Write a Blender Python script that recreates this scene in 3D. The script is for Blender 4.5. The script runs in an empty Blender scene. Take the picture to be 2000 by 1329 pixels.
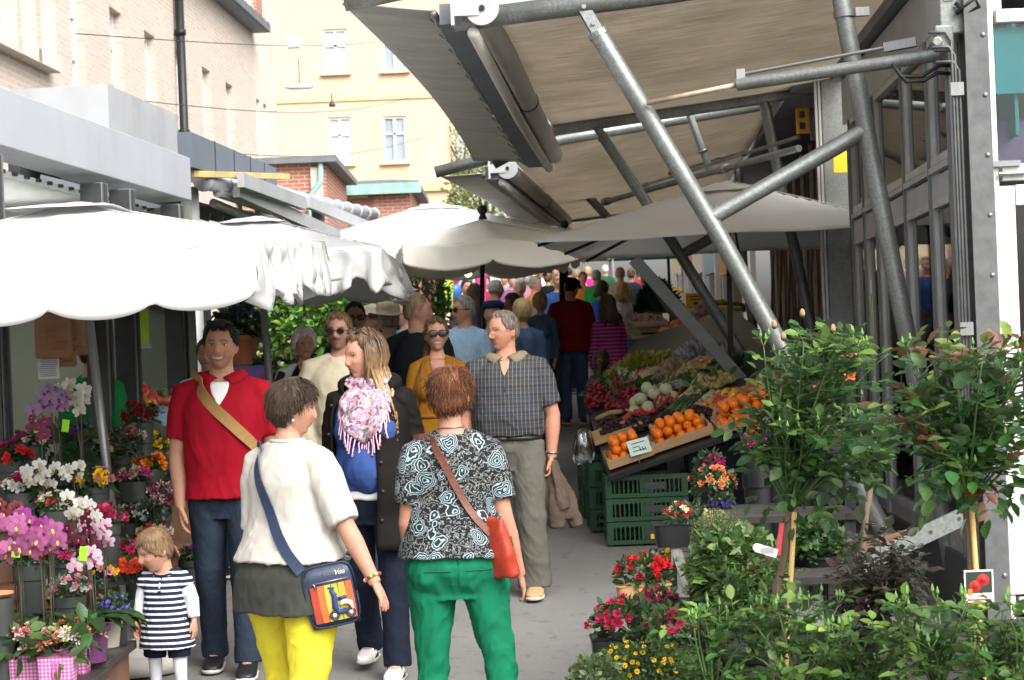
import bpy, bmesh, math, random
import numpy as np
from mathutils import Vector, Matrix, Quaternion, noise as mnoise
random.seed(7); rng = np.random.default_rng(7)
S = bpy.context.scene
COL = S.collection
F, PX, PY, RO, CH, G = 3600.0, 1000.0, 700.0, 0.04, 1.56, 0.057
CR, SR = math.cos(RO), math.sin(RO)
PI = math.pi
def gz(y): return G*(y-10)                       # the street climbs gently away from the camera
def at(px, py, y):
    dx, dy, s = px-PX, PY-py, F/y
    return Vector(((dx*CR+dy*SR)/s, y, CH+(-dx*SR+dy*CR)/s))
def lerp(a, b, t): return a+(b-a)*t
def hexc(r, g, b):                               # sRGB 0-255 -> linear
    f = lambda c: (c/255/12.92) if c/255 <= .04045 else ((c/255+.055)/1.055)**2.4
    return (f(r), f(g), f(b), 1)
# ------------------------------------------------------------------ objects
def tag(o, label=None, cat=None, group=None, kind=None):
    if label: o['label'] = label
    if cat: o['category'] = cat
    if group: o['group'] = group
    if kind: o['kind'] = kind
    return o
def thing(name, label, cat, loc=(0, 0, 0), rz=0, group=None, scale=1):
    o = bpy.data.objects.new(name, None); COL.objects.link(o)
    o.empty_display_size = .1
    o.location = loc; o.rotation_euler = (0, 0, rz); o.scale = (scale,)*3
    return tag(o, label, cat, group)
def copy_tree(o, parent=None):
    c = o.copy(); COL.objects.link(c)
    if parent: c.parent = parent
    for ch in list(o.children): copy_tree(ch, c)
    return c
class MB:
    def __init__(s): s.v = []; s.f = []; s.c = []; s.m = []; s.n = 0; s.st = []
    def add(s, V, Fc, col=None, mi=0):
        o = s.n; s.st.append((len(s.v), len(s.f))); V = [tuple(p) for p in V]; s.v += V; s.n += len(V)
        for f in Fc: s.f.append(tuple(i+o for i in f))
        s.c += [col or (1, 1, 1, 1)]*len(Fc); s.m += [mi]*len(Fc)
        return s
    def quad(s, a, b, c, d, col=None, mi=0): return s.add([a, b, c, d], [(0, 1, 2, 3)], col, mi)
    def box(s, c, size, M=None, col=None, mi=0):
        x, y, z = size[0]/2, size[1]/2, size[2]/2
        V = [Vector((i*x, j*y, k*z)) for i in (-1, 1) for j in (-1, 1) for k in (-1, 1)]
        c = Vector(c); V = [c+(M@p if M else p) for p in V]
        return s.add(V, [(0, 1, 3, 2), (4, 6, 7, 5), (0, 4, 5, 1), (2, 3, 7, 6), (0, 2, 6, 4), (1, 5, 7, 3)], col, mi)
    def beam(s, a, b, w, h, up=(0, 0, 1), col=None, mi=0):      # box from a to b, w across, h along up
        a, b = Vector(a), Vector(b); d = (b-a); L = d.length; d.normalize()
        u = Vector(up); x = d.cross(u)
        if x.length < 1e-4: x = d.cross(Vector((0, 1, 0)))
        x.normalize(); u = x.cross(d)
        M = Matrix((x, d, u)).transposed()
        return s.box((a+b)/2, (w, L, h), M, col, mi)
    def tube(s, pts, r, seg=10, col=None, mi=0, cap=True, flat=1.0, side=None):
        pts = [Vector(p) for p in pts]; n = len(pts)
        if not hasattr(r, '__len__'): r = [r]*n
        V = []; x = None
        for i in range(n):
            d = (pts[min(i+1, n-1)]-pts[max(i-1, 0)])
            if d.length < 1e-7: d = Vector((0, 0, 1))
            d.normalize()
            if x is None:
                x = Vector(side) if side else (Vector((1, 0, 0)) if abs(d.x) < .8 else Vector((0, 1, 0)))
            x = (x-d*x.dot(d))
            if x.length < 1e-5: x = d.orthogonal()
            x.normalize(); y = d.cross(x)
            for k in range(seg):
                a = 2*PI*k/seg
                V.append(pts[i]+x*(math.cos(a)*r[i])+y*(math.sin(a)*r[i]*flat))
        Fc = []
        for i in range(n-1):
            for k in range(seg):
                k2 = (k+1) % seg
                Fc.append((i*seg+k, i*seg+k2, (i+1)*seg+k2, (i+1)*seg+k))
        if cap: Fc += [tuple(range(seg-1, -1, -1)), tuple((n-1)*seg+k for k in range(seg))]
        return s.add(V, Fc, col, mi)
    def loft(s, rings, seg=24, col=None, mi=0, cap=True):       # ring=(center,u,v,exp)
        V = []
        for c, u, v, e in rings:
            c, u, v = Vector(c), Vector(u), Vector(v)
            for k in range(seg):
                a = 2*PI*k/seg; ca, sa = math.cos(a), math.sin(a)
                p = 2/e
                V.append(c+u*math.copysign(abs(ca)**p, ca)+v*math.copysign(abs(sa)**p, sa))
        n = len(rings); Fc = []
        for i in range(n-1):
            for k in range(seg):
                k2 = (k+1) % seg
                Fc.append((i*seg+k, i*seg+k2, (i+1)*seg+k2, (i+1)*seg+k))
        if cap: Fc += [tuple(range(seg-1, -1, -1)), tuple((n-1)*seg+k for k in range(seg))]
        return s.add(V, Fc, col, mi)
    def lathe(s, c, prof, seg=20, col=None, mi=0, M=None):      # prof [(r,z)]
        c = Vector(c); V = []
        for r, z in prof:
            for k in range(seg):
                a = 2*PI*k/seg; p = Vector((r*math.cos(a), r*math.sin(a), z))
                V.append(c+(M@p if M else p))
        n = len(prof); Fc = []
        for i in range(n-1):
            for k in range(seg):
                k2 = (k+1) % seg
                Fc.append((i*seg+k, i*seg+k2, (i+1)*seg+k2, (i+1)*seg+k))
        Fc += [tuple(range(seg-1, -1, -1)), tuple((n-1)*seg+k for k in range(seg))]
        return s.add(V, Fc, col, mi)
    def ball(s, c, r, seg=12, rings=8, col=None, mi=0, M=None):
        if not hasattr(r, '__len__'): r = (r, r, r)
        c = Vector(c); V = []
        for i in range(1, rings):
            t = PI*i/rings
            for k in range(seg):
                a = 2*PI*k/seg
                p = Vector((r[0]*math.sin(t)*math.cos(a), r[1]*math.sin(t)*math.sin(a), r[2]*math.cos(t)))
                V.append(c+(M@p if M else p))
        tp = Vector((0, 0, r[2])); V.append(c+(M@tp if M else tp)); V.append(c-(M@tp if M else tp))
        Fc = []
        for i in range(rings-2):
            for k in range(seg):
                k2 = (k+1) % seg
                Fc.append((i*seg+k, (i+1)*seg+k, (i+1)*seg+k2, i*seg+k2))
        T, B = len(V)-2, len(V)-1
        for k in range(seg):
            k2 = (k+1) % seg
            Fc.append((T, k, k2)); Fc.append((B, (rings-2)*seg+k2, (rings-2)*seg+k))
        return s.add(V, Fc, col, mi)
    def each(s, name, mats, parent=None, smooth=False, k=1, angle=None):
        """one object for every k calls of add"""
        out = []
        for i in range(0, len(s.st), k):
            a = s.st[i]; b = s.st[i+k] if i+k < len(s.st) else (len(s.v), len(s.f)); q = MB()
            q.v = s.v[a[0]:b[0]]; q.f = [tuple(x-a[0] for x in f) for f in s.f[a[1]:b[1]]]; q.c = s.c[a[1]:b[1]]; q.m = s.m[a[1]:b[1]]
            out.append(q.build(name, mats, parent, smooth, 0, angle))
        return out
    def mesh(s, name):
        me = bpy.data.meshes.new(name); me.from_pydata(s.v, [], s.f)
        if s.f:
            lt = np.array([len(f) for f in s.f]); a = np.repeat(np.array(s.c, dtype=np.float32), lt, axis=0)
            at_ = me.attributes.new('Col', 'FLOAT_COLOR', 'CORNER'); at_.data.foreach_set('color', a.ravel())
            me.polygons.foreach_set('material_index', s.m)
        return me
    def build(s, name, mats, parent=None, smooth=False, bevel=0, angle=None):
        me = s.mesh(name)
        if not isinstance(mats, (list, tuple)): mats = [mats]
        for m in mats: me.materials.append(m)
        return link(me, name, parent, smooth, bevel, angle)
def link(me, name, parent=None, smooth=False, bevel=0, angle=None):
    if smooth: me.polygons.foreach_set('use_smooth', [True]*len(me.polygons))
    if smooth and angle: me.set_sharp_from_angle(angle=angle)
    o = bpy.data.objects.new(name, me); COL.objects.link(o)
    if parent: o.parent = parent
    if bevel:
        b = o.modifiers.new('bevel', 'BEVEL'); b.width = bevel; b.segments = 2; b.limit_method = 'ANGLE'
    return o
def npmesh(name, V, faces_arr, colors_per_face, mats, parent=None, smooth=False):
    """V (n,3), faces (m,k) int, colours (m,4)"""
    me = bpy.data.meshes.new(name); m, k = faces_arr.shape
    me.vertices.add(len(V)); me.vertices.foreach_set('co', np.asarray(V, dtype=np.float32).ravel())
    me.loops.add(m*k); me.loops.foreach_set('vertex_index', faces_arr.astype(np.int32).ravel())
    me.polygons.add(m); me.polygons.foreach_set('loop_start', np.arange(0, m*k, k, dtype=np.int32))
    me.update(calc_edges=True)
    at_ = me.attributes.new('Col', 'FLOAT_COLOR', 'CORNER')
    at_.data.foreach_set('color', np.repeat(colors_per_face.astype(np.float32), k, axis=0).ravel())
    for q in (mats if isinstance(mats, (list, tuple)) else [mats]): me.materials.append(q)
    return link(me, name, parent, smooth)
# ------------------------------------------------------------------ materials
class NT:
    def __init__(s, name):
        s.m = bpy.data.materials.new(name); s.m.use_nodes = True
        s.t = s.m.node_tree; s.n = s.t.nodes; s.L = s.t.links
        s.b = s.n['Principled BSDF']; s.out = s.n['Material Output']
    def node(s, t, **kw):
        n = s.n.new(t)
        for k, v in kw.items():
            if hasattr(n, k) and k not in ('Scale',): setattr(n, k, v)
        return n
    def link(s, a, b): s.L.new(a, b)
    def coord(s, scale=(1, 1, 1), rot=(0, 0, 0), out='Object'):
        t = s.n.new('ShaderNodeTexCoord'); m = s.n.new('ShaderNodeMapping')
        m.inputs['Scale'].default_value = scale; m.inputs['Rotation'].default_value = rot
        s.L.new(t.outputs[out], m.inputs[0]); return m.outputs[0]
    def noise(s, vec, scale, detail=4, rough=.55, dist=0):
        n = s.n.new('ShaderNodeTexNoise'); n.inputs['Scale'].default_value = scale
        n.inputs['Detail'].default_value = detail; n.inputs['Roughness'].default_value = rough
        n.inputs['Distortion'].default_value = dist
        if vec: s.L.new(vec, n.inputs['Vector'])
        return n
    def ramp(s, fac, stops, interp='LINEAR'):
        r = s.n.new('ShaderNodeValToRGB'); r.color_ramp.interpolation = interp
        e = r.color_ramp.elements
        while len(e) < len(stops): e.new(.5)
        for q, (p, c) in zip(e, stops):
            q.position = p; q.color = c if len(c) == 4 else (*c, 1)
        s.L.new(fac, r.inputs[0]); return r.outputs[0]
    def mix(s, fac, a, b, mode='MIX'):
        m = s.n.new('ShaderNodeMix'); m.data_type = 'RGBA'; m.blend_type = mode
        for i, x in ((0, fac), (6, a), (7, b)):
            if isinstance(x, (int, float)): m.inputs[i].default_value = x
            elif isinstance(x, tuple): m.inputs[i].default_value = x if len(x) == 4 else (*x, 1)
            else: s.L.new(x, m.inputs[i])
        return m.outputs[2]
    def math(s, op, a, b=0, c=0):
        m = s.n.new('ShaderNodeMath'); m.operation = op
        for i, x in enumerate((a, b, c)):
            if isinstance(x, (int, float)): m.inputs[i].default_value = x
            else: s.L.new(x, m.inputs[i])
        return m.outputs[0]
    def sep(s, vec):
        n = s.n.new('ShaderNodeSeparateXYZ'); s.L.new(vec, n.inputs[0]); return n.outputs
    def bump(s, h, strength=.3, dist=.01):
        b = s.n.new('ShaderNodeBump'); b.inputs['Strength'].default_value = strength
        b.inputs['Distance'].default_value = dist; s.L.new(h, b.inputs['Height'])
        s.L.new(b.outputs[0], s.b.inputs['Normal']); return b
    def vcol(s):
        a = s.n.new('ShaderNodeAttribute'); a.attribute_name = 'Col'; return a.outputs['Color']
    def base(s, c):
        if isinstance(c, tuple): s.b.inputs['Base Color'].default_value = c if len(c) == 4 else (*c, 1)
        else: s.L.new(c, s.b.inputs['Base Color'])
    def set(s, rough=.6, metal=0, spec=.5, **kw):
        s.b.inputs['Roughness'].default_value = rough; s.b.inputs['Metallic'].default_value = metal
        s.b.inputs['Specular IOR Level'].default_value = spec
        return s
    def translucent(s, fac, col):
        tr = s.n.new('ShaderNodeBsdfTranslucent'); mx = s.n.new('ShaderNodeMixShader')
        if isinstance(col, tuple): tr.inputs[0].default_value = col
        else: s.L.new(col, tr.inputs[0])
        mx.inputs[0].default_value = fac
        s.L.new(s.b.outputs[0], mx.inputs[1]); s.L.new(tr.outputs[0], mx.inputs[2])
        s.L.new(mx.outputs[0], s.out.inputs[0])
def mat(name, col, rough=.6, metal=0, var=.15, vs=6, bump=0, bs=60, stretch=(1, 1, 1), spec=.4, transl=0, grime=0):
    t = NT(name); t.set(rough, metal, spec)
    vec = t.coord(stretch)
    n = t.noise(vec, vs, 5)
    c = col if len(col) == 4 else (*col, 1)
    lo = tuple(x*(1-var) for x in c[:3])+(1,); hi = tuple(min(1, x*(1+var)) for x in c[:3])+(1,)
    o = t.ramp(n.outputs[0], [(.3, lo), (.7, hi)])
    if grime:
        g = t.noise(t.coord((1, 1, .35)), 2.3, 6, .65)
        o = t.mix(t.ramp(g.outputs[0], [(.5, (0, 0, 0)), (.75, (grime,)*3)]), o, tuple(x*.35 for x in c[:3]))
    t.base(o)
    if bump:
        t.bump(t.noise(vec, bs, 4).outputs[0], bump, .01)
    if transl: t.translucent(transl, o)
    return t.m
def vmat(name, rough=.55, var=.15, vs=30, transl=0, spec=.4, bump=0, bs=60, under=0):
    t = NT(name); t.set(rough, 0, spec)
    n = t.noise(t.coord(), vs, 4)
    k = t.ramp(n.outputs[0], [(.3, (1-var,)*3), (.7, (1+var if var < .01 else 1.0,)*3)])
    o = t.mix(1.0, t.vcol(), k, 'MULTIPLY')
    if under:                                       # leaves are paler underneath
        g = t.n.new('ShaderNodeNewGeometry'); o = t.mix(t.math('MULTIPLY', g.outputs['Backfacing'], under), o, t.mix(.5, t.mix(1.0, o, (1.7, 1.6, 1.7, 1), 'MULTIPLY'), (.10, .13, .09)))
    t.base(o)
    if bump: t.bump(t.noise(t.coord(), bs, 4).outputs[0], bump, .01)
    if transl: t.translucent(transl, o)
    return t.m
MT = {}
def brick(name, c1, c2, mortar, sx=.25, sz=.075, axis='XZ', msize=.012, dirt=.3):
    t = NT(name); t.set(.9, 0, .2)
    co = t.n.new('ShaderNodeTexCoord'); x, y, z = t.sep(co.outputs['Object'])
    cmb = t.n.new('ShaderNodeCombineXYZ')
    t.link(x if axis == 'XZ' else y, cmb.inputs[0]); t.link(z, cmb.inputs[1])
    b = t.n.new('ShaderNodeTexBrick'); b.inputs['Scale'].default_value = 1
    b.inputs['Brick Width'].default_value = sx; b.inputs['Row Height'].default_value = sz
    b.inputs['Mortar Size'].default_value = msize; b.inputs['Color1'].default_value = c1
    b.inputs['Color2'].default_value = c2; b.inputs['Mortar'].default_value = mortar
    t.link(cmb.outputs[0], b.inputs[0])
    n = t.noise(co.outputs['Object'], 1.2, 6, .65)
    n2 = t.noise(co.outputs['Object'], 9, 4)
    o = t.mix(t.ramp(n.outputs[0], [(.35, (0, 0, 0)), (.75, (dirt,)*3)]), b.outputs[0], tuple(v*.55 for v in mortar[:3]))
    o = t.mix(t.ramp(n2.outputs[0], [(.4, (0, 0, 0)), (.7, (.35,)*3)]), o, c2)
    t.base(o); t.bump(b.outputs[1], -.4, .01)
    return t.m
# ------------------------------------------------------------------ shared materials
def galvanised():
    t = NT('galvanised_steel'); t.set(.42, .65, .5)
    v = t.n.new('ShaderNodeTexVoronoi'); v.inputs['Scale'].default_value = 85; t.link(t.coord(), v.inputs[0])
    n = t.noise(t.coord((1, 1, .5)), 5, 6, .6)
    a = t.ramp(v.outputs['Color'], [(.2, (.19, .205, .20)), (.8, (.27, .285, .275))])
    o = t.mix(t.ramp(n.outputs[0], [(.42, (0, 0, 0)), (.75, (.75,)*3)]), a, (.14, .14, .13))
    t.base(o)
    t.link(t.ramp(n.outputs[0], [(.3, (.36,)*3), (.7, (.58,)*3)]), t.b.inputs['Roughness'])
    return t.m
MT['galv'] = galvanised()
MT['steel'] = mat('brushed_steel_grey', (.24, .245, .245), .42, .8, .12, 20, stretch=(8, 8, 1))
MT['alu'] = mat('grey_aluminium', (.46, .46, .45), .45, .55, .1, 8, grime=.35)
MT['alu_lt'] = mat('pale_aluminium', (.40, .41, .42), .5, .4, .06, 3, grime=.3)
MT['fascia'] = mat('painted_sheet_metal', (.42, .44, .47), .5, .35, .05, 1.5, grime=.2)
MT['dark_frame'] = mat('charcoal_frame', (.045, .048, .05), .5, .2, .2, 8)
MT['post_grey'] = mat('grey_post', (.17, .18, .18), .5, .3, .12, 6, grime=.3)
MT['hpost'] = mat('weathered_steel', (.115, .12, .12), .5, .4, .2, 14, grime=.4)
MT['black'] = mat('black_paint', (.014, .015, .017), .45, .1, .2, 8)
MT['rubber'] = mat('black_cable', (.01, .01, .01), .5)
MT['white_pvc'] = mat('white_frame', (.62, .62, .60), .45, 0, .04, 3, grime=.12)
MT['umb'] = mat('white_umbrella_cloth', (.66, .66, .655), .85, 0, .05, 3, .12, 260, transl=.32, grime=.10)
MT['umb_lifted'] = mat('light_lifted_umbrella_cloth', (.9, .9, .89), .85, 0, .03, 3, .12, 260, transl=.32, grime=.04)  # same white cloth, coloured lighter to make up for light missing on shaded umbrellas
MT['umb_cream'] = mat('cream_umbrella_cloth', (.84, .81, .72), .85, 0, .03, 3, .12, 260, transl=.25, grime=.05)
def canopy_cloth():
    t = NT('canopy_cloth'); t.set(.85, 0, .2)
    n = t.noise(t.coord((.6, 9, .6)), 5, 6, .7); n2 = t.noise(t.coord((1, 1, 1)), 1.5, 5)
    n3 = t.noise(t.coord((.5, 30, .5)), 9, 3, .6)
    o = t.ramp(n.outputs[0], [(.30, (.40, .35, .28)), (.5, (.62, .565, .48)), (.72, (.74, .69, .61))])
    o = t.mix(t.ramp(n2.outputs[0], [(.4, (0, 0, 0)), (.8, (.45,)*3)]), o, (.34, .30, .235))
    o = t.mix(t.ramp(n3.outputs[0], [(.58, (0, 0, 0)), (.72, (.35,)*3)]), o, (.22, .19, .15))
    t.base(o); t.bump(n3.outputs[0], .15, .01); t.translucent(.45, o); return t.m
MT['canopy'] = canopy_cloth()
MT['roller'] = mat('rolled_awning_cloth', (.5, .47, .42), .8, 0, .08, 4, .2, 60, stretch=(1, .3, 1), grime=.25)
def asphalt():
    t = NT('asphalt'); t.set(.9, 0, .25)
    n = t.noise(t.coord(), 160, 3, .7); n2 = t.noise(t.coord((1, .5, 1)), .9, 6, .6); n3 = t.noise(t.coord(), 9, 5, .7)
    o = t.ramp(n.outputs[0], [(.3, (.11, .107, .102)), (.7, (.20, .195, .185))])
    o = t.mix(t.ramp(n2.outputs[0], [(.35, (0, 0, 0)), (.7, (.8,)*3)]), o, (.215, .21, .20))
    o = t.mix(t.ramp(n3.outputs[0], [(.56, (0, 0, 0)), (.70, (.6,)*3)]), o, (.07, .067, .063))
    t.base(o); t.bump(n.outputs[0], .35, .006); return t.m
MT['asphalt'] = asphalt()
MT['glass'] = None
def glass(name, tint, alpha):
    t = NT(name); g = t.n.new('ShaderNodeBsdfGlossy'); g.inputs['Roughness'].default_value = .03
    tr = t.n.new('ShaderNodeBsdfTransparent'); tr.inputs[0].default_value = tint
    fr = t.n.new('ShaderNodeFresnel'); fr.inputs[0].default_value = 1.5
    f = t.math('ADD', fr.outputs[0], alpha)
    mx = t.n.new('ShaderNodeMixShader'); t.link(f, mx.inputs[0]); t.link(tr.outputs[0], mx.inputs[1]); t.link(g.outputs[0], mx.inputs[2])
    t.link(mx.outputs[0], t.out.inputs[0]); t.n.remove(t.b); return t.m
MT['glass'] = glass('window_glass', (.72, .78, .76, 1), .0)
MT['glass_pale'] = glass('pale_window_glass', (.8, .84, .86, 1), .25)
MT['specs'] = glass('spectacle_lens', (.95, .95, .95, 1), -.02)
MT['bag_plastic'] = glass('clear_plastic', (.9, .92, .92, 1), .10)
MT['leaf'] = vmat('leaf', .42, .35, 45, .25, .4, .25, 60, .8)
MT['leafd'] = vmat('matte_leaf', .6, .25, 10, .25, .3)
MT['petal'] = vmat('petal', .6, .12, 60, .3, .25)
MT['stem'] = vmat('stem', .6, .25, 30)
MT['v'] = vmat('painted_goods', .55, .15, 14)
MT['vgloss'] = vmat('glossy_goods', .32, .12, 25, bump=.08, bs=180)
MT['veg'] = vmat('vegetable', .5, .3, 40, bump=.2, bs=60)
MT['bark'] = mat('bark', (.13, .095, .06), .85, 0, .35, 18, .5, 40, stretch=(2, 2, .4))
MT['bamboo'] = mat('bamboo_cane', (.52, .34, .12), .5, 0, .2, 10, stretch=(1, 1, .3))
MT['wood'] = mat('pale_wood', (.46, .29, .13), .65, 0, .25, 9, .15, 40, stretch=(1, 1, 6))
MT['standwood'] = mat('dark_weathered_wood', (.032, .029, .025), .9, 0, .35, 9, .3, 30, stretch=(4, 4, .5))
MT['greywood'] = mat('weathered_wood', (.20, .185, .16), .75, 0, .3, 9, .3, 30, stretch=(4, 4, .5))
MT['darkwood'] = mat('dark_board', (.05, .042, .036), .5, 0, .3, 6, .1, 30)
MT['brownwood'] = mat('brown_shelf', (.16, .08, .045), .6, 0, .3, 5, .1, 30)
MT['terracotta'] = mat('terracotta', (.52, .20, .10), .8, 0, .18, 6, .15, 80, grime=.2)
MT['greenplastic'] = mat('green_crate_plastic', (.016, .065, .027), .42, 0, .2, 3, grime=.4)
MT['whiteplastic'] = mat('white_plastic', (.75, .75, .73), .4, 0, .04)
MT['redplastic'] = mat('red_ribbon', (.62, .06, .08), .5)
MT['yellow'] = mat('yellow_board', (.85, .55, .03), .5, 0, .08)
MT['orangeboard'] = mat('orange_board', (.75, .33, .03), .5, 0, .15, 3)
MT['teal'] = mat('teal_blind', (.01, .33, .36), .5, 0, .06, 2)
MT['paper'] = mat('paper', (.72, .73, .74), .8, 0, .05)
MT['kraft'] = mat('brown_paper', (.33, .19, .10), .8, 0, .15, 8)
MT['greenwall'] = mat('sage_panel', (.185, .205, .155), .6, 0, .05, 2)
MT['concrete'] = mat('concrete', (.36, .34, .31), .9, 0, .2, 5, .3, 60)
MT['ceil'] = mat('white_skylight', (.8, .82, .8), .6, 0, .03, transl=.7)
MT['copper'] = mat('green_copper', (.26, .48, .40), .7, 0, .25, 4, grime=.3)
MT['slate'] = mat('grey_sheet_roof', (.16, .175, .195), .6, .3, .15, 4, grime=.3)
MT['stone'] = mat('pale_stone', (.55, .51, .45), .9, 0, .12, 5, .2, 30)
MT['brick_pale'] = brick('pale_brick', (.54, .465, .40, 1), (.47, .38, .315, 1), (.58, .53, .48, 1), .25, .085, 'YZ', .010, .22)
MT['brick_red'] = brick('red_brick', (.42, .15, .09, 1), (.34, .12, .075, 1), (.42, .36, .32, 1), .25, .085, 'XZ', .014, .35)
MT['plaster'] = mat('roughcast_plaster', (.58, .50, .43), .95, 0, .12, 7, .5, 35, grime=.25)
MT['yellowplaster'] = mat('yellow_plaster', (.60, .465, .325), .9, 0, .05, .8, .1, 20, grime=.06)
MT['warm'] = mat('inside_wall', (.22, .2, .18), .7)
# ------------------------------------------------------------------ people
def ss(a, b, x):
    t = np.clip((x-a)/(b-a), 0, 1); return t*t*(3-2*t)
HA, HB, HC, HZ = .0765, .098, .119, 1.631
def head_surf(phi, z, feat=True, t_extra=0, fem=0):
    """phi: 0 = +x, -pi/2 = front ; z in -1..1  -> (n,3) relative to the head centre"""
    cx, sy = np.cos(phi), np.sin(phi)
    front = (sy < 0)
    az = np.abs(z)
    h = np.where(z > 0, (1-az**2.25).clip(0)**(1/2.25), np.where(front, (1-az**3.2).clip(0)**(1/3.0), (1-az**2.4).clip(0)**(1/2.4)))
    t = ss(-.05, -1.0, z)
    x = HA*h*cx*(1-(.36+.06*fem)*t)
    y = HB*h*sy*np.where(front, 1-.13*t-.10*ss(.3, 1, z), 1.04-.42*ss(-.15, -.95, z))
    Z = HC*z
    X = x/HA
    if feat:
        fm = front*1.0
        A = np.interp(z, [-.40, -.33, -.26, -.12, .06, .2], [0, .016, .024, .017, .007, 0])*(1-.18*fem)
        sg = np.interp(z, [-.4, -.25, .1], [.23, .19, .13])
        y = y-fm*A*np.exp(-(X/sg)**2)
        y = y-fm*.008*np.exp(-((np.abs(X)-.19)/.09)**2-((z+.29)/.06)**2)
        y = y+fm*.013*np.exp(-((np.abs(X)-.41)/.20)**2-((z-.03)/.11)**2)
        y = y-fm*.005*(1-.5*fem)*np.exp(-((z-.19)/.07)**2-((np.abs(X)-.38)/.3)**2)
        y = y-fm*.007*np.exp(-((z+.50)/.10)**2-(X/.34)**2)
        y = y+fm*.006*np.exp(-((z+.50)/.022)**2-(X/.30)**2)
        y = y-fm*.010*np.exp(-((z+.86)/.13)**2-(X/.30)**2)
        y = y+fm*.005*np.exp(-((z+.67)/.06)**2-(X/.3)**2)
        y = y-fm*.006*np.exp(-((z+.2)/.16)**2-((np.abs(X)-.55)/.2)**2)
    P = np.stack([x, y, Z], -1)
    if np.any(t_extra):
        n = np.stack([x/HA**2, y/HB**2, Z/HC**2], -1); n /= np.linalg.norm(n, axis=-1, keepdims=True)+1e-9
        P = P+n*np.asarray(t_extra)[..., None]
    return P
def grid_mesh(mb, fn, nu=56, nv=44, col=None, mi=0):
    zz = np.cos(np.linspace(.06, PI-.06, nv)); ph = np.linspace(0, 2*PI, nu, endpoint=False)
    PH, ZZ = np.meshgrid(ph, zz)
    P = fn(PH.ravel(), ZZ.ravel())
    Fc = [(i*nu+(k+1) % nu, i*nu+k, (i+1)*nu+k, (i+1)*nu+(k+1) % nu) for i in range(nv-1) for k in range(nu)]
    Fc += [tuple(range(nu)), tuple((nv-1)*nu+k for k in range(nu-1, -1, -1))]
    mb.add(P, Fc, col, mi)
def wob(P, freq, seed=0, n=7):
    r = np.random.default_rng(seed); o = np.zeros(len(P))
    for i in range(n):
        k = r.normal(size=3)*freq*(1+.5*i/n); k2 = r.normal(size=3)*freq*.6
        o += np.sin(P@k+r.uniform(0, 6)+1.6*np.sin(P@k2+r.uniform(0, 6)))
    return o/n
def remesh(mb, voxel, it=2):
    me = mb.mesh('tmp'); o = bpy.data.objects.new('tmp', me); COL.objects.link(o)
    bm = bmesh.new(); bm.from_mesh(me); bmesh.ops.recalc_face_normals(bm, faces=bm.faces); bm.to_mesh(me); bm.free()
    m = o.modifiers.new('r', 'REMESH'); m.mode = 'VOXEL'; m.voxel_size = voxel
    if it: s = o.modifiers.new('s', 'SMOOTH'); s.factor = .5; s.iterations = it
    dg = bpy.context.evaluated_depsgraph_get(); ev = o.evaluated_get(dg)
    out = bpy.data.meshes.new_from_object(ev); bpy.data.objects.remove(o); bpy.data.meshes.remove(me)
    return out
def mverts(me):
    a = np.empty(len(me.vertices)*3, np.float32); me.vertices.foreach_get('co', a); return a.reshape(-1, 3)
def mnorms(me):
    a = np.empty(len(me.vertices)*3, np.float32); me.vertex_normals.foreach_get('vector', a); return a.reshape(-1, 3)
def setv(me, P): me.vertices.foreach_set('co', P.astype(np.float32).ravel()); me.update()
def pcol(me, C):
    a = me.attributes.new('Col', 'FLOAT_COLOR', 'POINT'); a.data.foreach_set('color', C.astype(np.float32).ravel())
def wrinkle(me, amp, freq=26, seed=1, anis=(1, 1, .55), wt=None):
    P = mverts(me); N = mnorms(me)
    d = wob(P*np.array(anis), freq, seed)
    d2 = wob((P+np.stack([P[:, 2]*.35, P[:, 2]*-.2, P[:, 0]*.3], 1))*np.array(anis), freq*.7, seed+31)
    d = .7*d+.9*(np.exp(-(d2/.16)**2)-.45)
    w = 1 if wt is None else wt(P)
    setv(me, P+N*(d*amp*w)[:, None])
TZ = np.array([.80, .86, .93, 1.00, 1.08, 1.16, 1.24, 1.32, 1.39, 1.44, 1.48, 1.52])
TOR = {'m': ([.12, .155, .170, .163, .155, .157, .166, .174, .164, .112, .070, .056], [.08, .108, .122, .115, .110, .114, .121, .122, .106, .084, .064, .056]),
       'f': ([.12, .168, .184, .170, .147, .142, .149, .154, .142, .095, .058, .047], [.085, .118, .127, .116, .102, .10, .108, .110, .096, .072, .055, .047])}
TY = [.01, .018, .018, .008, 0, -.002, 0, .004, .010, .014, .018, .016]
class Body:
    def __init__(s, sex='m', hip=1, waist=1, chest=1, zs=1, hs=1, armlen=1):
        s.sex, s.hip, s.waist, s.chest, s.zs, s.hs, s.al = sex, hip, waist, chest, zs, hs, armlen
    def ring(s, z, inf=0):
        z0 = z/s.zs
        rx = np.interp(z0, TZ, TOR[s.sex][0]); ry = np.interp(z0, TZ, TOR[s.sex][1])
        g = np.interp(z0, [.86, .96, 1.1, 1.25, 1.40, 1.5], [s.hip, s.hip, s.waist, s.chest, (s.chest+1)/2, 1])
        return rx*g+inf, ry*(g*1.3-.3 if g > 1 else g)+inf, float(np.interp(z0, TZ, TY))
    def rings(s, zlist, inf=0, e=2.35):
        R = []
        for z in zlist:
            i = inf(z/s.zs) if callable(inf) else inf
            rx, ry, yo = s.ring(z, i); R.append(((0, yo, z), (rx, 0, 0), (0, ry, 0), e))
        return R
    def surf(s, z, ang, inf=0):                   # ang 0 = front, +90 = +x
        rx, ry, yo = s.ring(z, inf); a = math.radians(ang)
        return Vector((rx*math.sin(a), yo-ry*math.cos(a), z))
def norm(v): return Vector(v).normalized()
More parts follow.
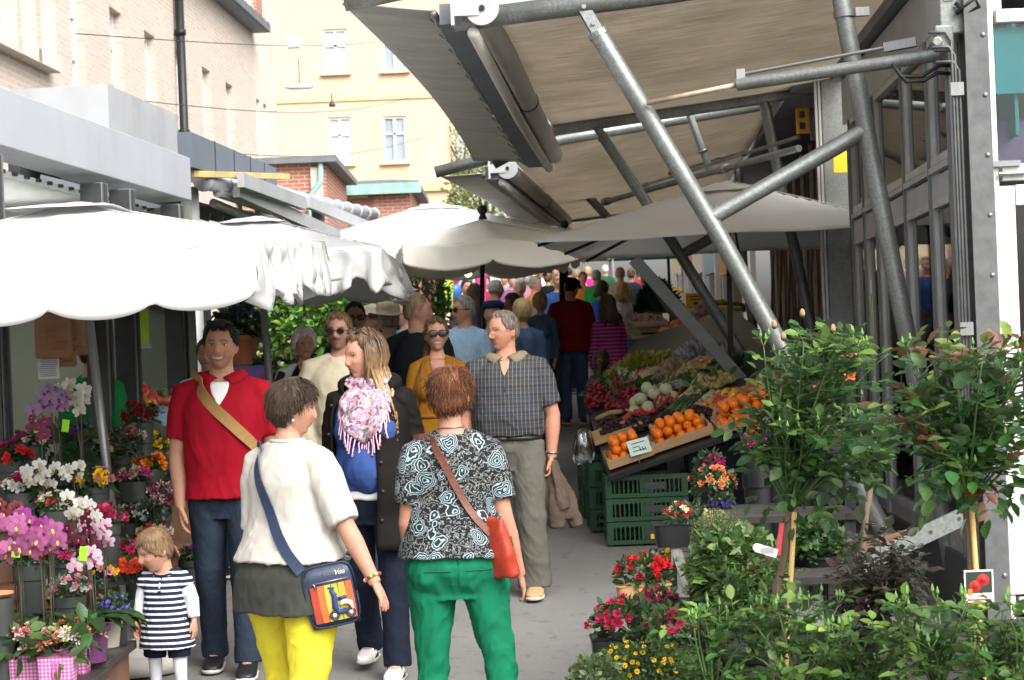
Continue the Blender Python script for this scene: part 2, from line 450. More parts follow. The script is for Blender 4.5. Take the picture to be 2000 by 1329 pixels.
def hand(mb, w, d, side, palm, k=1.0, curl=.5, thumb=1):
    """w wrist, d fingers' direction, side = towards the thumb, palm = palm facing direction"""
    d = norm(d); palm = Vector(palm); palm = (palm-d*palm.dot(d)).normalized(); side = Vector(side); side = (side-d*side.dot(d)-palm*side.dot(palm)).normalized()
    L = .088*k
    mb.loft([(w-d*.015*k, side*.024*k, palm*.019*k, 2), (w+d*.02*k, side*.030*k, palm*.017*k, 2.2), (w+d*.055*k, side*.040*k, palm*.016*k, 2.6), (w+d*L, side*.039*k, palm*.012*k, 2.6), (w+d*(L+.006*k), side*.034*k, palm*.007*k, 2.4)], 14)
    for i, (o, ln) in enumerate(((.031, .066), (.0105, .075), (-.0105, .070), (-.031, .055))):
        p = w+d*(L-.006*k)+side*o*k; dd = (d+side*o*3.2).normalized(); pts = [p]; c = 0
        for seg, fr in enumerate((.45, .3, .25)):
            c += curl*(.55+.12*i*.5)*(1 if seg else .6)
            dv = dd*math.cos(c)+palm*math.sin(c); p = p+dv*ln*fr*k; pts.append(p)
        mb.tube(pts, [.0095*k, .009*k, .0083*k, .0062*k], 8)
    b = w+d*.022*k+side*.026*k
    t1 = b+(side*.55+d*.75+palm*.3)*.034*k; t2 = t1+(d*.9+side*.25+palm*.25)*.030*k; t3 = t2+(d*.95+palm*.3)*.022*k
    mb.tube([b-(side*.4)*.03*k, b, t1, t2, t3], [.014*k, .014*k, .0115*k, .010*k, .007*k], 8)
FIN = .0052
def skin_color(P, H, tone, opt):
    """P verts (canonical), H = inverse head matrix"""
    M = np.array(H); q = P@M[:3, :3].T+M[:3, 3]
    X, Y, Z = q[:, 0]/HA, q[:, 1]/HB, q[:, 2]/HC
    C = np.tile(np.array(tone[:3]), (len(P), 1)); n = wob(P, 25, 3)
    C *= (1+.07*n+.06*wob(P, 90, 9))[:, None]; C[:, 1:] *= (1-.07*wob(P, 40, 5))[:, None]
    fr = ss(-.1, -.45, Y)*(np.abs(Z) < 1.15)
    def put(w, col, a=1.0):
        nonlocal C; w = (w*a)[:, None]; C = C*(1-w)+np.array(col[:3])*w
    red = np.array(tone[:3])*np.array([1.06, .72, .66])
    put(fr*(np.exp(-((np.abs(X)-.5)/.22)**2-((Z+.22)/.18)**2)), red, .55)
    put(fr*np.exp(-(X/.2)**2-((Z+.28)/.1)**2), red, .5)
    put(ss(.93, 1.05, np.abs(X))*(np.abs(Z) < .5), red, .5)
    if opt.get('stubble'):
        st = fr*ss(-.33, -.5, Z)*(Z > -1.3)*(1-np.exp(-((Z+.5)/.10)**2-(X/.3)**2))*ss(1.2, .9, np.abs(X))
        put(st, np.array(tone[:3])*np.array([.5, .5, .52]), opt['stubble'])
    bc = opt.get('brow', (.03, .02, .012))
    put(fr*np.exp(-((Z-.175-.05*(1-((np.abs(X)-.4)/.25)**2))/.032)**4)*ss(.12, .2, np.abs(X))*ss(.72, .6, np.abs(X)), bc, opt.get('browa', .85))
    put(fr*np.exp(-((Z-.085)/.022)**2)*ss(.2, .26, np.abs(X))*ss(.64, .56, np.abs(X)), np.array(tone[:3])*.25, .8)
    put(fr*np.exp(-((Z-.03)/.09)**2-((np.abs(X)-.41)/.2)**2), np.array(tone[:3])*.6, .35)
    if opt.get('smile'):
        mz = Z+.53-.30*X**2; w = ss(.44, .36, np.abs(X))
        put(fr*np.exp(-(mz/.09)**4)*w, (.25, .075, .06), .75)
        put(fr*np.exp(-((mz-.008)/.040)**4)*ss(.36, .28, np.abs(X)), (.62, .58, .52), .95)
        put(fr*np.exp(-((np.abs(X)-.47+.2*(Z+.5))/.05)**2-((Z+.42)/.14)**2), np.array(tone[:3])*.55, .5)
    else:
        lip = opt.get('lip', (.40, .14, .12))
        put(fr*np.exp(-((Z+.50)/.075)**4)*ss(.36, .26, np.abs(X)), lip, .6)
        put(fr*np.exp(-((Z+.50)/.022)**2)*ss(.36, .28, np.abs(X)), (.12, .03, .03), .7)
    if opt.get('moustache'):
        put(fr*np.exp(-((Z+.40)/.055)**4)*ss(.42, .32, np.abs(X)), opt['moustache'], .85)
    if opt.get('beard'):
        put(fr*ss(-.5, -.62, Z)*ss(.62, .5, np.abs(X))*(Z > -1.25), opt['beard'], .75)
    put(fr*np.exp(-((np.abs(X)-.10)/.04)**2-((Z+.345)/.02)**2), (.08, .02, .02), .5)
    return np.concatenate([C, np.ones((len(P), 1))], 1)
def skin_mat():
    t = NT('skin'); t.set(.6, 0, .25)
    n = t.noise(t.coord(), 90, 4)
    o = t.mix(1, t.vcol(), t.ramp(n.outputs[0], [(.3, (.88, .86, .85)), (.7, (1, 1, 1))]), 'MULTIPLY'); t.base(o)
    t.b.inputs['Subsurface Weight'].default_value = .12; t.b.inputs['Subsurface Radius'].default_value = (.012, .005, .003)
    t.bump(n.outputs[0], .08, .004); return t.m
MT['skin'] = skin_mat()
def hair_mat(name, c1, c2, rough=.45):
    t = NT(name); t.set(rough, 0, .22)
    n = t.noise(t.coord((1, 1, .12)), 130, 3, .6); n2 = t.noise(t.coord((1, 1, .4)), 14, 3)
    o = t.ramp(n.outputs[0], [(.32, tuple(x*.45 for x in c1)), (.5, c1), (.68, c2)])
    o = t.mix(t.ramp(n2.outputs[0], [(.4, (0, 0, 0)), (.7, (.55,)*3)]), o, c2); t.base(o)
    t.bump(n.outputs[0], .5, .004); return t.m
HAIR = {k: hair_mat('hair_'+k, *v) for k, v in dict(
    black=((.014, .011, .010), (.035, .028, .024)), darkbrown=((.035, .022, .014), (.075, .048, .030)), brown=((.085, .048, .026), (.19, .115, .06)),
    auburn=((.085, .030, .014), (.22, .085, .04)), lightbrown=((.13, .075, .04), (.30, .19, .105)), blonde=((.36, .24, .11), (.62, .46, .25)),
    white=((.70, .67, .62), (.88, .86, .82)), grey=((.20, .19, .18), (.42, .41, .39)), ash=((.10, .08, .06), (.24, .2, .16)), tan=((.2, .14, .075), (.4, .29, .17))).items()}
def cloth(name, col, var=.1, rough=.85, bs=420, bump=.15, folds=0):
    t = NT(name); t.set(rough, 0, .1)
    n = t.noise(t.coord(), 7, 5); c = col[:3]
    o = t.ramp(n.outputs[0], [(.3, tuple(x*(1-var) for x in c)), (.7, tuple(min(1, x*(1+var)) for x in c))])
    t.base(o)
    t.bump(t.noise(t.coord(), bs, 2).outputs[0], bump, .003); return t.m
def denim(name, c, fade):
    t = NT(name); t.set(.85, 0, .2)
    n = t.noise(t.coord((1, 1, .4)), 7, 5); n2 = t.noise(t.coord((1, 1, .25)), 260, 2)
    o = t.ramp(n.outputs[0], [(.35, c), (.7, fade)])
    o = t.mix(t.ramp(n2.outputs[0], [(.45, (0, 0, 0)), (.7, (.35,)*3)]), o, tuple(x*1.8 for x in fade[:3])); t.base(o)
    t.bump(n2.outputs[0], .15, .003); return t.m
ARMDEF = {1: ((.16, .02, -1), (.06, -.16, -1)), -1: ((-.16, .02, -1), (-.06, -.16, -1))}
from mathutils.bvhtree import BVHTree
class Person:
    """all shapes are laid out in a 1.75 m canonical frame facing -Y and scaled by the root"""
    def __init__(s, label, px, ptop, H, yaw=0, group='shoppers walking through the market', sex='m', Y=None, vox=.009, pose=None, hy=0, hp=0, hr=0, skin=(.50, .27, .19), lean=(0, 0), cat='person', pbody=None, **bk):
        s.vox, s.sex = vox, sex
        if Y is None:
            hor = PY-(px-PX)*RO; Y = (CH-H+10*G)/(G-(hor-ptop)/F)
        s.Y = Y; foot = gz(Y); top = at(px, ptop, Y)
        s.k = H/1.75
        s.root = thing('person', label, cat, (top.x, Y, foot), math.radians(yaw), group, s.k)
        s.B = Body(sex, **bk); b = s.B; zs = b.zs
        pose = pose or {}
        sw = (.172 if sex == 'm' else .150)*(.5+.5*b.chest)
        s.sh = {q: Vector((q*sw, .012, 1.395*zs)) for q in (1, -1)}
        s.arm = {}
        for q in (1, -1):
            u, f = pose.get('L' if q > 0 else 'R', ARMDEF[q])[:2]
            e = s.sh[q]+norm(u)*.30*zs*b.al; w = e+norm(f)*.255*zs*b.al
            s.arm[q] = (e, w, norm(f))
        s.hopt = {q: pose.get('L' if q > 0 else 'R', (0, 0))[2:] for q in (1, -1)}
        s.leg = {}
        for q in (1, -1):
            sw_, kn, ab = pose.get('legL' if q > 0 else 'legR', (0, 2, 2))
            hipj = Vector((q*.092*b.hip, .012, .91*zs)); a = math.radians(sw_); a2 = math.radians(sw_-kn); ab = math.radians(ab)*q
            kneep = hipj+Vector((math.sin(ab), -math.sin(a), -math.cos(a)))*.42*zs
            ank = kneep+Vector((math.sin(ab)*.6, -math.sin(a2), -math.cos(a2)))*.41*zs
            s.leg[q] = (hipj, kneep, ank)
        # keep the lower foot on the ground
        low = min(s.leg[q][2].z for q in (1, -1))-.085*zs
        s.drop = low; s.root.location.z = foot-low*s.k
        s.piv = Vector((0, .012, 1.515*zs)); hs = b.hs
        Rm = Matrix.Rotation(math.radians(hy), 4, 'Z')@Matrix.Rotation(math.radians(hp), 4, 'X')@Matrix.Rotation(math.radians(hr), 4, 'Y')
        s.HM = Matrix.Translation(s.piv)@Rm@Matrix.Diagonal((hs, hs, hs, 1))@Matrix.Translation(Vector((0, -.012, HZ-1.515)))
        s.skin = tuple(x*.9 for x in skin); s.bv = []
    def out(s, z, ang, off=.004):
        """point on the clothes at height z and angle ang, off outside"""
        q = s.B.surf(z, ang); c = Vector((0, s.B.ring(z)[2], z)); n = (s.B.surf(z, ang, .03)-q).normalized(); best = q
        o = q+n*.45
        for b in s.bv:
            h = b.ray_cast(o, -n, .46)[0]
            if h is not None and (h-q).dot(n) > (best-q).dot(n): best = h
        return best+n*off, n
    def hx(s, P): M = np.array(s.HM); return P@M[:3, :3].T+M[:3, 3]
    def body(s, opt=None, eyes=True):
        b, zs = s.B, s.B.zs; m = MB(); f = 1 if s.sex == 'f' else 0; opt = opt or {}
        m.loft(b.rings(TZ*zs), 28)
        grid_mesh(m, lambda ph, z: s.hx(head_surf(ph, z, True, 0, f)), 72 if s.vox < .007 else 40, 64 if s.vox < .007 else 32)
        for q in (1, -1):
            c = s.HM@Vector((q*.0735, .012, -.010)); R = s.HM.to_3x3()@Matrix.Rotation(math.radians(-22*q), 3, 'Z')
            m.ball(c, (.011, .021, .031), 10, 8, None, 0, R)
        nr = (.056 if s.sex == 'm' else .046)*(b.hs*.55+.45)
        nk = s.HM@Vector((0, .018, -.075))
        m.tube([(0, .022, 1.40*zs), (0, .018, 1.47*zs), nk, s.HM@Vector((0, .015, .0))], [nr*1.3, nr*1.05, nr, nr], 16)
        fat = (.5*b.waist+.5); kk = (1 if s.sex == 'm' else .86)*fat
        for q in (1, -1):
            e, w, fd = s.arm[q]; sh = s.sh[q]
            m.tube([Vector((q*.035, .016, 1.462*zs)), Vector((q*.10, .014, 1.428*zs)), sh, lerp(sh, e, .35), lerp(sh, e, .8), e, lerp(e, w, .3), lerp(e, w, .75), w+fd*.01], [.036*kk, .050*kk, .056*kk, .050*kk, .043*kk, .040*kk, .042*kk, .031*kk, .0265*kk], 16)
            o = s.hopt[q]; curl = o[0] if len(o) else .55
            side = o[1] if len(o) > 1 else (0, -1, .0); palm = o[2] if len(o) > 2 else (-q, 0, 0)
            hand(m, w, fd if len(o) < 4 else norm(o[3]), side, palm, (1 if s.sex == 'm' else .9)*(.5+.5*b.hs), curl)
            h, kn, an = s.leg[q]; lk = kk*.5+.5
            m.tube([h+Vector((0, 0, .05)), lerp(h, kn, .25), lerp(h, kn, .7), kn, lerp(kn, an, .3), lerp(kn, an, .8), an, an-Vector((0, 0, .05))], [.09*lk, .085*lk, .063*lk, .056*lk, .058*lk, .040*lk, .037*lk, .04*lk], 16)
            m.loft([(an+Vector((0, .04, -.03)), (.028, 0, 0), (0, 0, .03), 2.3), (an+Vector((0, -.02, -.03)), (.036, 0, 0), (0, 0, .045), 2.3), (an+Vector((0, -.12, -.055)), (.042, 0, 0), (0, 0, .024), 2.3), (an+Vector((0, -.17, -.062)), (.03, 0, 0), (0, 0, .014), 2.3)], 12)
        if s.sex == 'f' and b.zs == 1:
            for q in (1, -1): m.ball((q*.075, -.085, 1.255), (.07, .06, .07), 12, 8)
        me = remesh(m, s.vox, 2)
        pcol(me, skin_color(mverts(me), s.HM.inverted(), s.skin, opt)); me.materials.append(MT['skin'])
        link(me, 'body', s.root, True)
        if eyes:
            for q in (1, -1):
                mb = MB(); y = head_surf(np.array([-PI/2+q*.43]), np.array([.035]), True, 0, f)[0]
                c = s.HM@Vector((q*.0315, y[1]+.0015, .0035)); R = s.HM.to_3x3()@Matrix.Rotation(q*.25, 3, 'Z')
                ex = opt.get('gaze', 0)
                mb.ball(c, (.0145, .006, .0058 if not opt.get('smile') else .0048), 12, 8, (.52, .49, .46, 1), 0, R)
                c2 = c+R@Vector((ex, -.0032, .0003)); mb.ball(c2, (.0058, .0035, .0052), 10, 6, (.03, .02, .014, 1), 0, R)
                mb.build('eye', MT['vgloss'], s.root, True)
        return me
    def hair(s, kind, thr, thick, noise=.004, strands=200, name='hair', len_=.035, seed=1, flow='down', lift=.15):
        """thr: hairline heights at [front, temple, side, behind ear, nape]"""
        def fn(ph, z):
            a = np.abs(((ph+PI/2+PI) % (2*PI))-PI)
            th = np.interp(a, [0, .75, 1.25, 1.65, 2.1, PI], thr)
            th = th+.05*np.sin(ph*9+seed)+.03*np.sin(ph*23)
            k = ss(-.06, .16, z-th)
            P0 = head_surf(ph, z, False)
            t = thick*(.55+.45*ss(-.3, .8, z)) if not callable(thick) else thick(a, z)
            nn = wob(P0*np.array([1, 1, .35]), 60, seed)*noise+wob(P0, 22, seed+4)*noise
            return s.hx(head_surf(ph, z, False, k*(t+nn)-(1-k)*.014))
        m = MB(); grid_mesh(m, fn, 96 if strands else 48, 64 if strands else 32)
        r = random.Random(seed)
        for _ in range(int(strands*2.6)):
            ph = r.uniform(0, 2*PI); a = abs(((ph+PI/2+PI) % (2*PI))-PI)
            th = float(np.interp(a, [0, .75, 1.25, 1.65, 2.1, PI], thr)); z = r.uniform(th+.02, .98)
            if z <= th: continue
            p = np.array([ph]); base = Vector(fn(p, np.array([z]))[0])
            L = len_*r.uniform(.6, 1.3); pts = [base]; rad = [.0019]
            n = Vector(head_surf(p, np.array([z]), False)[0]).normalized(); n = s.HM.to_3x3()@n; n.normalize()
            dn = Vector((0, 0, -1)) if flow == 'down' else (s.HM.to_3x3()@Vector((0, 1, -.3)) if flow == 'back' else s.HM.to_3x3()@Vector((.7, -.5, -.2)))
            tng = (dn-n*dn.dot(n)); tng = tng.normalized() if tng.length > .05 else Vector((r.uniform(-1, 1), r.uniform(-1, 1), 0)).normalized()
            tng = (tng+Vector((r.uniform(-.4, .4), r.uniform(-.4, .4), r.uniform(-.2, .2)))).normalized()
            q = base-n*.003
            for i in range(3):
                q = q+(tng*(1)+n*(lift*(1-i*.4)-.12*i))*L/3; pts.append(q); rad.append(.0019*(1-.28*(i+1)))
            m.tube(pts, rad, 4)
        return m.build(name, HAIR[kind], s.root, True)
    def torso_garment(s, name, material, zlo, inf=.012, sleeve=.55, ease=.014, zhi=1.475, flare=0, wr=.0035, extra=None, hemcurve=0, sleeve2=None, fr=26, vox=None):
        """sleeve: fraction of the whole arm; 0.5 is the elbow"""
        b, zs = s.B, s.B.zs; m = MB()
        zl = [zlo+(zhi-zlo)*i/12 for i in range(13)]
        def iz(z): return inf+flare*max(0, min(1, (1.15-z)/(1.15-zlo+1e-6)))**1.2
        R = []
        for z in zl:
            rx, ry, yo = b.ring(max(z, .93)*zs, iz(z)); R.append(((0, yo, z*zs), (rx, 0, 0), (0, ry, 0), 2.3))
        m.loft(R, 32)
        fat = (.5*b.waist+.5); kk = (1 if s.sex == 'm' else .86)*fat
        for q in (1, -1):
            e, w, fd = s.arm[q]; sh = s.sh[q]; sl = sleeve if sleeve2 is None or q > 0 else sleeve2
            if sl <= 0: continue
            def pt(t): return lerp(sh, e, t/.5) if t <= .5 else lerp(e, w, (t-.5)/.5)
            n = max(3, int(sl*10)); ts = [sl*i/n for i in range(n+1)]
            rr = [(np.interp(t, [0, .25, .5, .75, 1], [.058, .049, .042, .038, .030])*kk+ease*(1 if t > 0 else .6)) for t in ts]
            m.tube([Vector((q*.04, .016, 1.455*zs)), Vector((q*.10, .014, 1.425*zs))]+[pt(t) for t in ts], [.030*kk+inf, .046*kk+ease*.6]+rr, 16)
        if s.sex == 'f' and zs == 1 and zlo < 1.2:
            for q in (1, -1): m.ball((q*.075, -.088, 1.25), (.075+inf, .062+inf, .075+inf), 12, 8)
        if extra: extra(m)
        me = remesh(m, vox or max(.008, s.vox), 5)
        P = mverts(me); k = ss(zlo*zs+.09, zlo*zs, P[:, 2])
        P[:, 2] += k*.012*wob(P*np.array([1, 1, .0]), 16, 3); setv(me, P)
        wrinkle(me, wr, fr, int(abs(s.root.location.x*100))+3, wt=lambda P: .5+.5*ss(1.35*zs, 1.1*zs, P[:, 2]))
        if wr > .002: wrinkle(me, wr*.45, fr*2.4, 5)
        me.materials.append(material); s.bv.append(BVHTree.FromPolygons([v.co for v in me.vertices], [tuple(q.vertices) for q in me.polygons]))
        return link(me, name, s.root, True)
    def trousers(s, material, radii=(.098, .085, .075, .082), zlen=1.0, wr=.0035, top=1.02, name='trousers', hipinf=.012, fr=24, bum=0):
        b, zs = s.B, s.B.zs; m = MB()
        m.loft(b.rings([z*zs for z in (.775, .80, .84, .88, .92, .96, .99, top)], hipinf), 28)
        if bum:
            for q in (1, -1): m.ball((q*.085*b.hip, .065, .90), (.10*b.hip, .085+bum, .10), 12, 8)
        for q in (1, -1):
            h, kn, an = s.leg[q]; r = radii
            path = [h+Vector((0, 0, .04)), lerp(h, kn, .3), lerp(h, kn, .7), kn, lerp(kn, an, .35), lerp(kn, an, .75), an+Vector((0, 0, -.02))]
            rr = [r[0]*b.hip, r[0]*b.hip*.97, lerp(r[0]*b.hip, r[1], .7), r[1], lerp(r[1], r[2], .5), lerp(r[2], r[3], .5), r[3]]
            if zlen < 1:
                n = int(round(zlen*6))+1; path = path[:max(n, 2)]; rr = rr[:max(n, 2)]
            m.tube(path, rr, 20)
        me = remesh(m, max(.008, s.vox), 3)
        wrinkle(me, wr, fr, 11, (1, 1, .7), lambda P: .35+.65*np.clip(np.exp(-((P[:, 2]-.5*zs)/.1)**2)+np.exp(-((P[:, 2]-.12*zs)/.12)**2)+np.exp(-((P[:, 2]-.85*zs)/.08)**2), 0, 1.3))
        if wr > .002: wrinkle(me, wr*.4, fr*2.3, 12, (1, 1, .5))
        me.materials.append(material); s.bv.append(BVHTree.FromPolygons([v.co for v in me.vertices], [tuple(q.vertices) for q in me.polygons]))
        return link(me, name, s.root, True)
    def shoes(s, upper, sole, toe=(0, -1, 0), k=1.0, stripes=None):
        for q in (1, -1):
            an = s.leg[q][2]; m = MB(); z0 = an.z-.085*s.B.zs; sc = k*(1 if s.sex == 'm' else .9)
            P = lambda y, x, w, h, zc: (Vector((an.x+x, an.y+y*sc, z0+zc)), (w*sc, 0, 0), (0, 0, h), 2.6)
            m.loft([P(.075, 0, .028, .03, .045), P(.06, 0, .038, .045, .055), P(.0, 0, .042, .05, .058), P(-.06, 0, .046, .034, .042), P(-.13, 0, .050, .024, .033), P(-.175, 0, .043, .018, .028), P(-.20, 0, .022, .010, .024)], 16, None, 0)
            m.loft([P(.085, 0, .028, .011, .011), P(.06, 0, .042, .012, .012), P(-.06, 0, .048, .012, .012), P(-.13, 0, .054, .012, .012), P(-.185, 0, .044, .012, .013), P(-.212, 0, .02, .009, .014)], 16, None, 1)
            if stripes:
                for j in range(3):
                    for sx in (1, -1):
                        y = -.02-.03*j
                        m.beam((an.x+sx*.047*sc, an.y+y*sc-.02, z0+.022), (an.x+sx*.036*sc, an.y+y*sc+.012, z0+.072), .005, .012, (0, 1, 0), None, 2)
            else:
                for j in range(4): m.tube([(an.x-.02, an.y-(.05+.018*j)*sc, z0+.079-.009*j), (an.x+.02, an.y-(.05+.018*j)*sc, z0+.079-.009*j)], .003, 5, None, 1)
            m.build('shoe', [upper, sole, stripes or sole], s.root, True)
    def vpatch(s, name, material, ztop, zbot, half, off=.003, pw=1.0):
        return s.sheet(name, material, lambda u, v: s.out(lerp(ztop, zbot, v), (u*2-1)*half*(1-v**pw)+.001, off)[0], 10, 10, .003)
    def sheet(s, name, material, fn, nu, nv, thick=.006, smooth=True):
        V = [fn(i/nu, j/nv) for j in range(nv+1) for i in range(nu+1)]
        m = MB(); m.add(V, [(j*(nu+1)+i, j*(nu+1)+i+1, (j+1)*(nu+1)+i+1, (j+1)*(nu+1)+i) for j in range(nv) for i in range(nu)])
        o = m.build(name, material, s.root, smooth)
        md = o.modifiers.new('thick', 'SOLIDIFY'); md.thickness = thick; md.offset = 0
        return o
    def glasses(s, dark=True, up=False, name='sunglasses', big=1.0):
        m = MB(); T = s.HM if not up else s.HM@Matrix.Translation((0, .030, .052))@Matrix.Rotation(math.radians(-48), 4, 'X')
        R3 = T.to_3x3()
        for q in (1, -1):
            c = Vector((q*.034, -.104, .002)); ring = []
            for i in range(17):
                a = 2*PI*i/16; ring.append(T@(c+Vector((math.copysign(abs(math.cos(a))**.7, math.cos(a))*.027*big, abs(math.cos(a))*.002*q*0+abs(q*.034+math.cos(a)*.02)*.12-.004, math.copysign(abs(math.sin(a))**.7, math.sin(a))*.020*big))))
            m.tube(ring, .0028 if dark else .0014, 5, None, 0)
            cc = T@(c+Vector((0, .0005, 0)))
            if dark: m.ball(cc, (.026*big, .002, .0195*big), 12, 6, None, 1, R3)
            m.tube([T@Vector((q*.06, -.095, .006)), T@Vector((q*.080, -.05, .006)), T@Vector((q*.081, .012, .004)), T@Vector((q*.080, .035, -.018))], .0028 if dark else .0016, 5, None, 0)
        m.tube([T@Vector((-.010, -.108, .006)), T@Vector((.010, -.108, .006))], .0025, 5, None, 0)
        m.build(name, [MT['black'] if dark else MT['steel'], MT['lens'] if dark else MT['specs']], s.root, True)
    def strap(s, mb, path, w, th, mi=0):
        """path of (z, angle, inflate) on the torso"""
        n = len(path); P = []; O = []
        for i in range(n):
            for t in range(5 if i < n-1 else 1):
                u = t/5; k = min(i+1, n-1); q, o = s.out(lerp(path[i][0], path[k][0], u), lerp(path[i][1], path[k][1], u), lerp(path[i][2], path[k][2], u)); P.append(q); O.append(o)
        for _ in range(2): P = [P[0]]+[(P[i-1]+P[i]*2+P[i+1])/4+O[i]*.001 for i in range(1, len(P)-1)]+[P[-1]]
        V = []
        for i, p in enumerate(P):
            d = (P[min(i+1, len(P)-1)]-P[max(i-1, 0)]).normalized(); sd = d.cross(O[i]).normalized()
            for a, o in ((-1, 0), (1, 0), (1, 1), (-1, 1)): V.append(p+sd*(a*w/2)+O[i]*(o*th))
        Fc = []
        for i in range(len(P)-1):
            for k in range(4): Fc.append((i*4+k, i*4+(k+1) % 4, i*4+4+(k+1) % 4, i*4+4+k))
        Fc += [(3, 2, 1, 0), tuple((len(P)-1)*4+k for k in range(4))]
        mb.add(V, Fc, None, mi)
    def bagroot(s, label, name='shoulder_bag', cat='bag'):
        r = thing(name, label, cat, s.root.location, s.root.rotation_euler.z, None, s.k); return r
def lensm():
    t = NT('dark_lens'); t.set(.25, 0, .3); t.base((.012, .007, .006)); return t.m
MT['lens'] = lensm()
MT['sole'] = mat('pale_sole', (.5, .47, .42), .7); MT['solew'] = mat('white_leather', (.7, .7, .68), .5, 0, .06)
# ------------------------------------------------------------------ the people in front
def L(yaw, v):                                   # world direction -> a person's own frame
    a = math.radians(-yaw); c, s = math.cos(a), math.sin(a)
    return (v[0]*c-v[1]*s, v[0]*s+v[1]*c, v[2])
SHORT = [.62, .52, -.02, -.22, -.55, -.62]
SKIN1 = (.46, .235, .155); SKIN2 = (.52, .29, .20); SKIN3 = (.40, .20, .125)
JEAN = denim('dark_denim', (.007, .011, .021, 1), (.020, .031, .05, 1)); JEANB = denim('blue_denim', (.028, .055, .115, 1), (.075, .125, .22, 1))
JEANN = denim('navy_denim', (.004, .006, .014, 1), (.009, .013, .027, 1)); JEANL = denim('light_denim', (.22, .36, .52, 1), (.38, .52, .66, 1))
MT['skinp'] = mat('neck_skin', (.40, .20, .14), .5, 0, .08, 40)
MT['gseam'] = mat('green_thread', (.004, .085, .042), .8)
GP = 'people walking in front'
def collar(p, name, m, z=1.475, r=.066, open_=26, zf=1.385, zb=1.445):
    def fn(u, v):
        k = abs(u*2-1); a = 180+(u*2-1)*(180-open_*(.35+.65*v)); A = math.radians(a)
        n = Vector((r*math.sin(A)*1.05, .020-r*math.cos(A), 1.507-.035*k**3))
        o = p.out(lerp(zb, zf, k**4), a, .010)[0]
        d_ = o-n; o = n+d_*min(1, .066/d_.length); q = lerp(n, o, v); q.z += .012*math.sin(v*PI); q += Vector((math.sin(A), -math.cos(A), 0))*.010*math.sin(v*PI)
        return q
    return p.sheet(name, m, fn, 36, 6, .006)
# ---- the man in the red polo shirt
p = Person('smiling dark-haired man in a red polo shirt and dark jeans', 428, 626, 1.84, 2, GP, 'm', Y=9.62, vox=.0055, chest=1.12, waist=1.16, hip=1.0, hy=-4, hr=2, skin=(.45, .24, .16),
           pose={'R': ((-.17, .0, -1), (.04, -.12, -1), .7, (0, -1, 0), (1, .2, 0)), 'L': ((.22, .05, -1), (.05, -.1, -1)), 'legL': (12, 6, 0), 'legR': (-6, 8, 1)})
p.body({'smile': 1, 'stubble': .35, 'brow': (.02, .015, .012)})
p.hair('black', [.60, .62, .02, -.10, -.5, -.58], .015, .003, 320, len_=.020, seed=3, lift=.06)
red = cloth('red_pique', (.24, .004, .013), .12, .8, 300, .3)
p.torso_garment('polo_shirt', red, .875, .016, .37, .020, 1.455, .020, .0045)
collar(p, 'collar', red)
p.vpatch('undershirt', MT['solew'], 1.452, 1.335, 22)
m = MB()
for z in (1.33, 1.29): m.ball(p.out(z, 3, .001)[0], .006, 8, 5)
m.each('button', red, p.root, True)
p.trousers(JEAN, (.100, .078, .064, .070), 1, .004)
p.shoes(MT['black'], MT['sole'], k=1.05)
r = p.bagroot('tan webbing strap worn across the red polo shirt', 'bag_strap', 'bag strap')
m = MB(); p.strap(m, [(1.475, -75, .006), (1.455, -50, .006), (1.40, -26, .006), (1.31, -2, .006), (1.2, 28, .006), (1.09, 62, .006), (1.0, 95, .006)], .056, .006)
p.strap(m, [(1.475, -75, .006), (1.47, -120, .006), (1.40, -160, .006), (1.2, 150, .006), (1.0, 95, .006)], .056, .006)
m.build('webbing', cloth('tan_webbing', (.26, .155, .06), .15, .8, 200, .4), r)
m = MB(); m.loft([(Vector((.205, .04, .80)), (.05, 0, 0), (0, .14, 0), 4), (Vector((.215, .04, .82)), (.055, 0, 0), (0, .15, 0), 4), (Vector((.215, .04, 1.02)), (.05, 0, 0), (0, .15, 0), 4), (Vector((.205, .04, 1.035)), (.04, 0, 0), (0, .14, 0), 4)], 20)
m.build('pouch', cloth('tan_canvas', (.22, .13, .055), .15), r, True)
# ---- the toddler
t = NT('navy_white_stripes'); t.set(.85, 0, .2); z = t.sep(t.coord())[2]
wv = t.math('SINE', t.math('MULTIPLY', z, 2*PI/.058)); t.base(t.ramp(wv, [(.32, (.012, .018, .045)), (.40, (.72, .72, .72))], 'LINEAR'))
STRIPE = t.m
p = Person('toddler in a navy and white striped tunic over white sleeves', 317, 1034, .85, -12, GP, 'm', Y=9.08, vox=.0085, zs=.88, hs=1.78, waist=1.28, chest=1.12, hip=1.22, hy=-46, hp=20, skin=(.56, .30, .21), armlen=.92,
           pose={'R': ((-.35, .05, -1), (-.08, -.42, -1), .6, (0, -1, .2), (1, 0, 0)), 'L': ((.42, .12, -1), (.10, -.1, -1), .6, (0, -1, 0), (-1, 0, 0)), 'legL': (4, 4, 4), 'legR': (-2, 8, 5)})
p.body({'brow': (.2, .12, .07), 'browa': .5, 'lip': (.5, .18, .16)})
p.hair('lightbrown', [.50, .35, -.28, -.30, -.6, -.68], .016, .004, 300, len_=.04, seed=5, lift=.02)
m = MB()
for i in range(14):
    a = random.uniform(-.6, .6); b0 = p.HM@Vector((.03+a*.03, .095, -.03+random.uniform(-.02, .02))); pts = [b0]
    for j in range(4): pts.append(pts[-1]+p.HM.to_3x3()@Vector((random.uniform(-.005, .014), .006-.004*j, -.012)))
    m.tube(pts, [.007, .009, .008, .006, .003], 5)
m.build('ponytail', HAIR['lightbrown'], p.root, True)
p.torso_garment('undershirt', cloth('white_jersey', (.70, .72, .76), .04), 1.05, .010, .93, .024, 1.445, 0, .005, vox=.010)
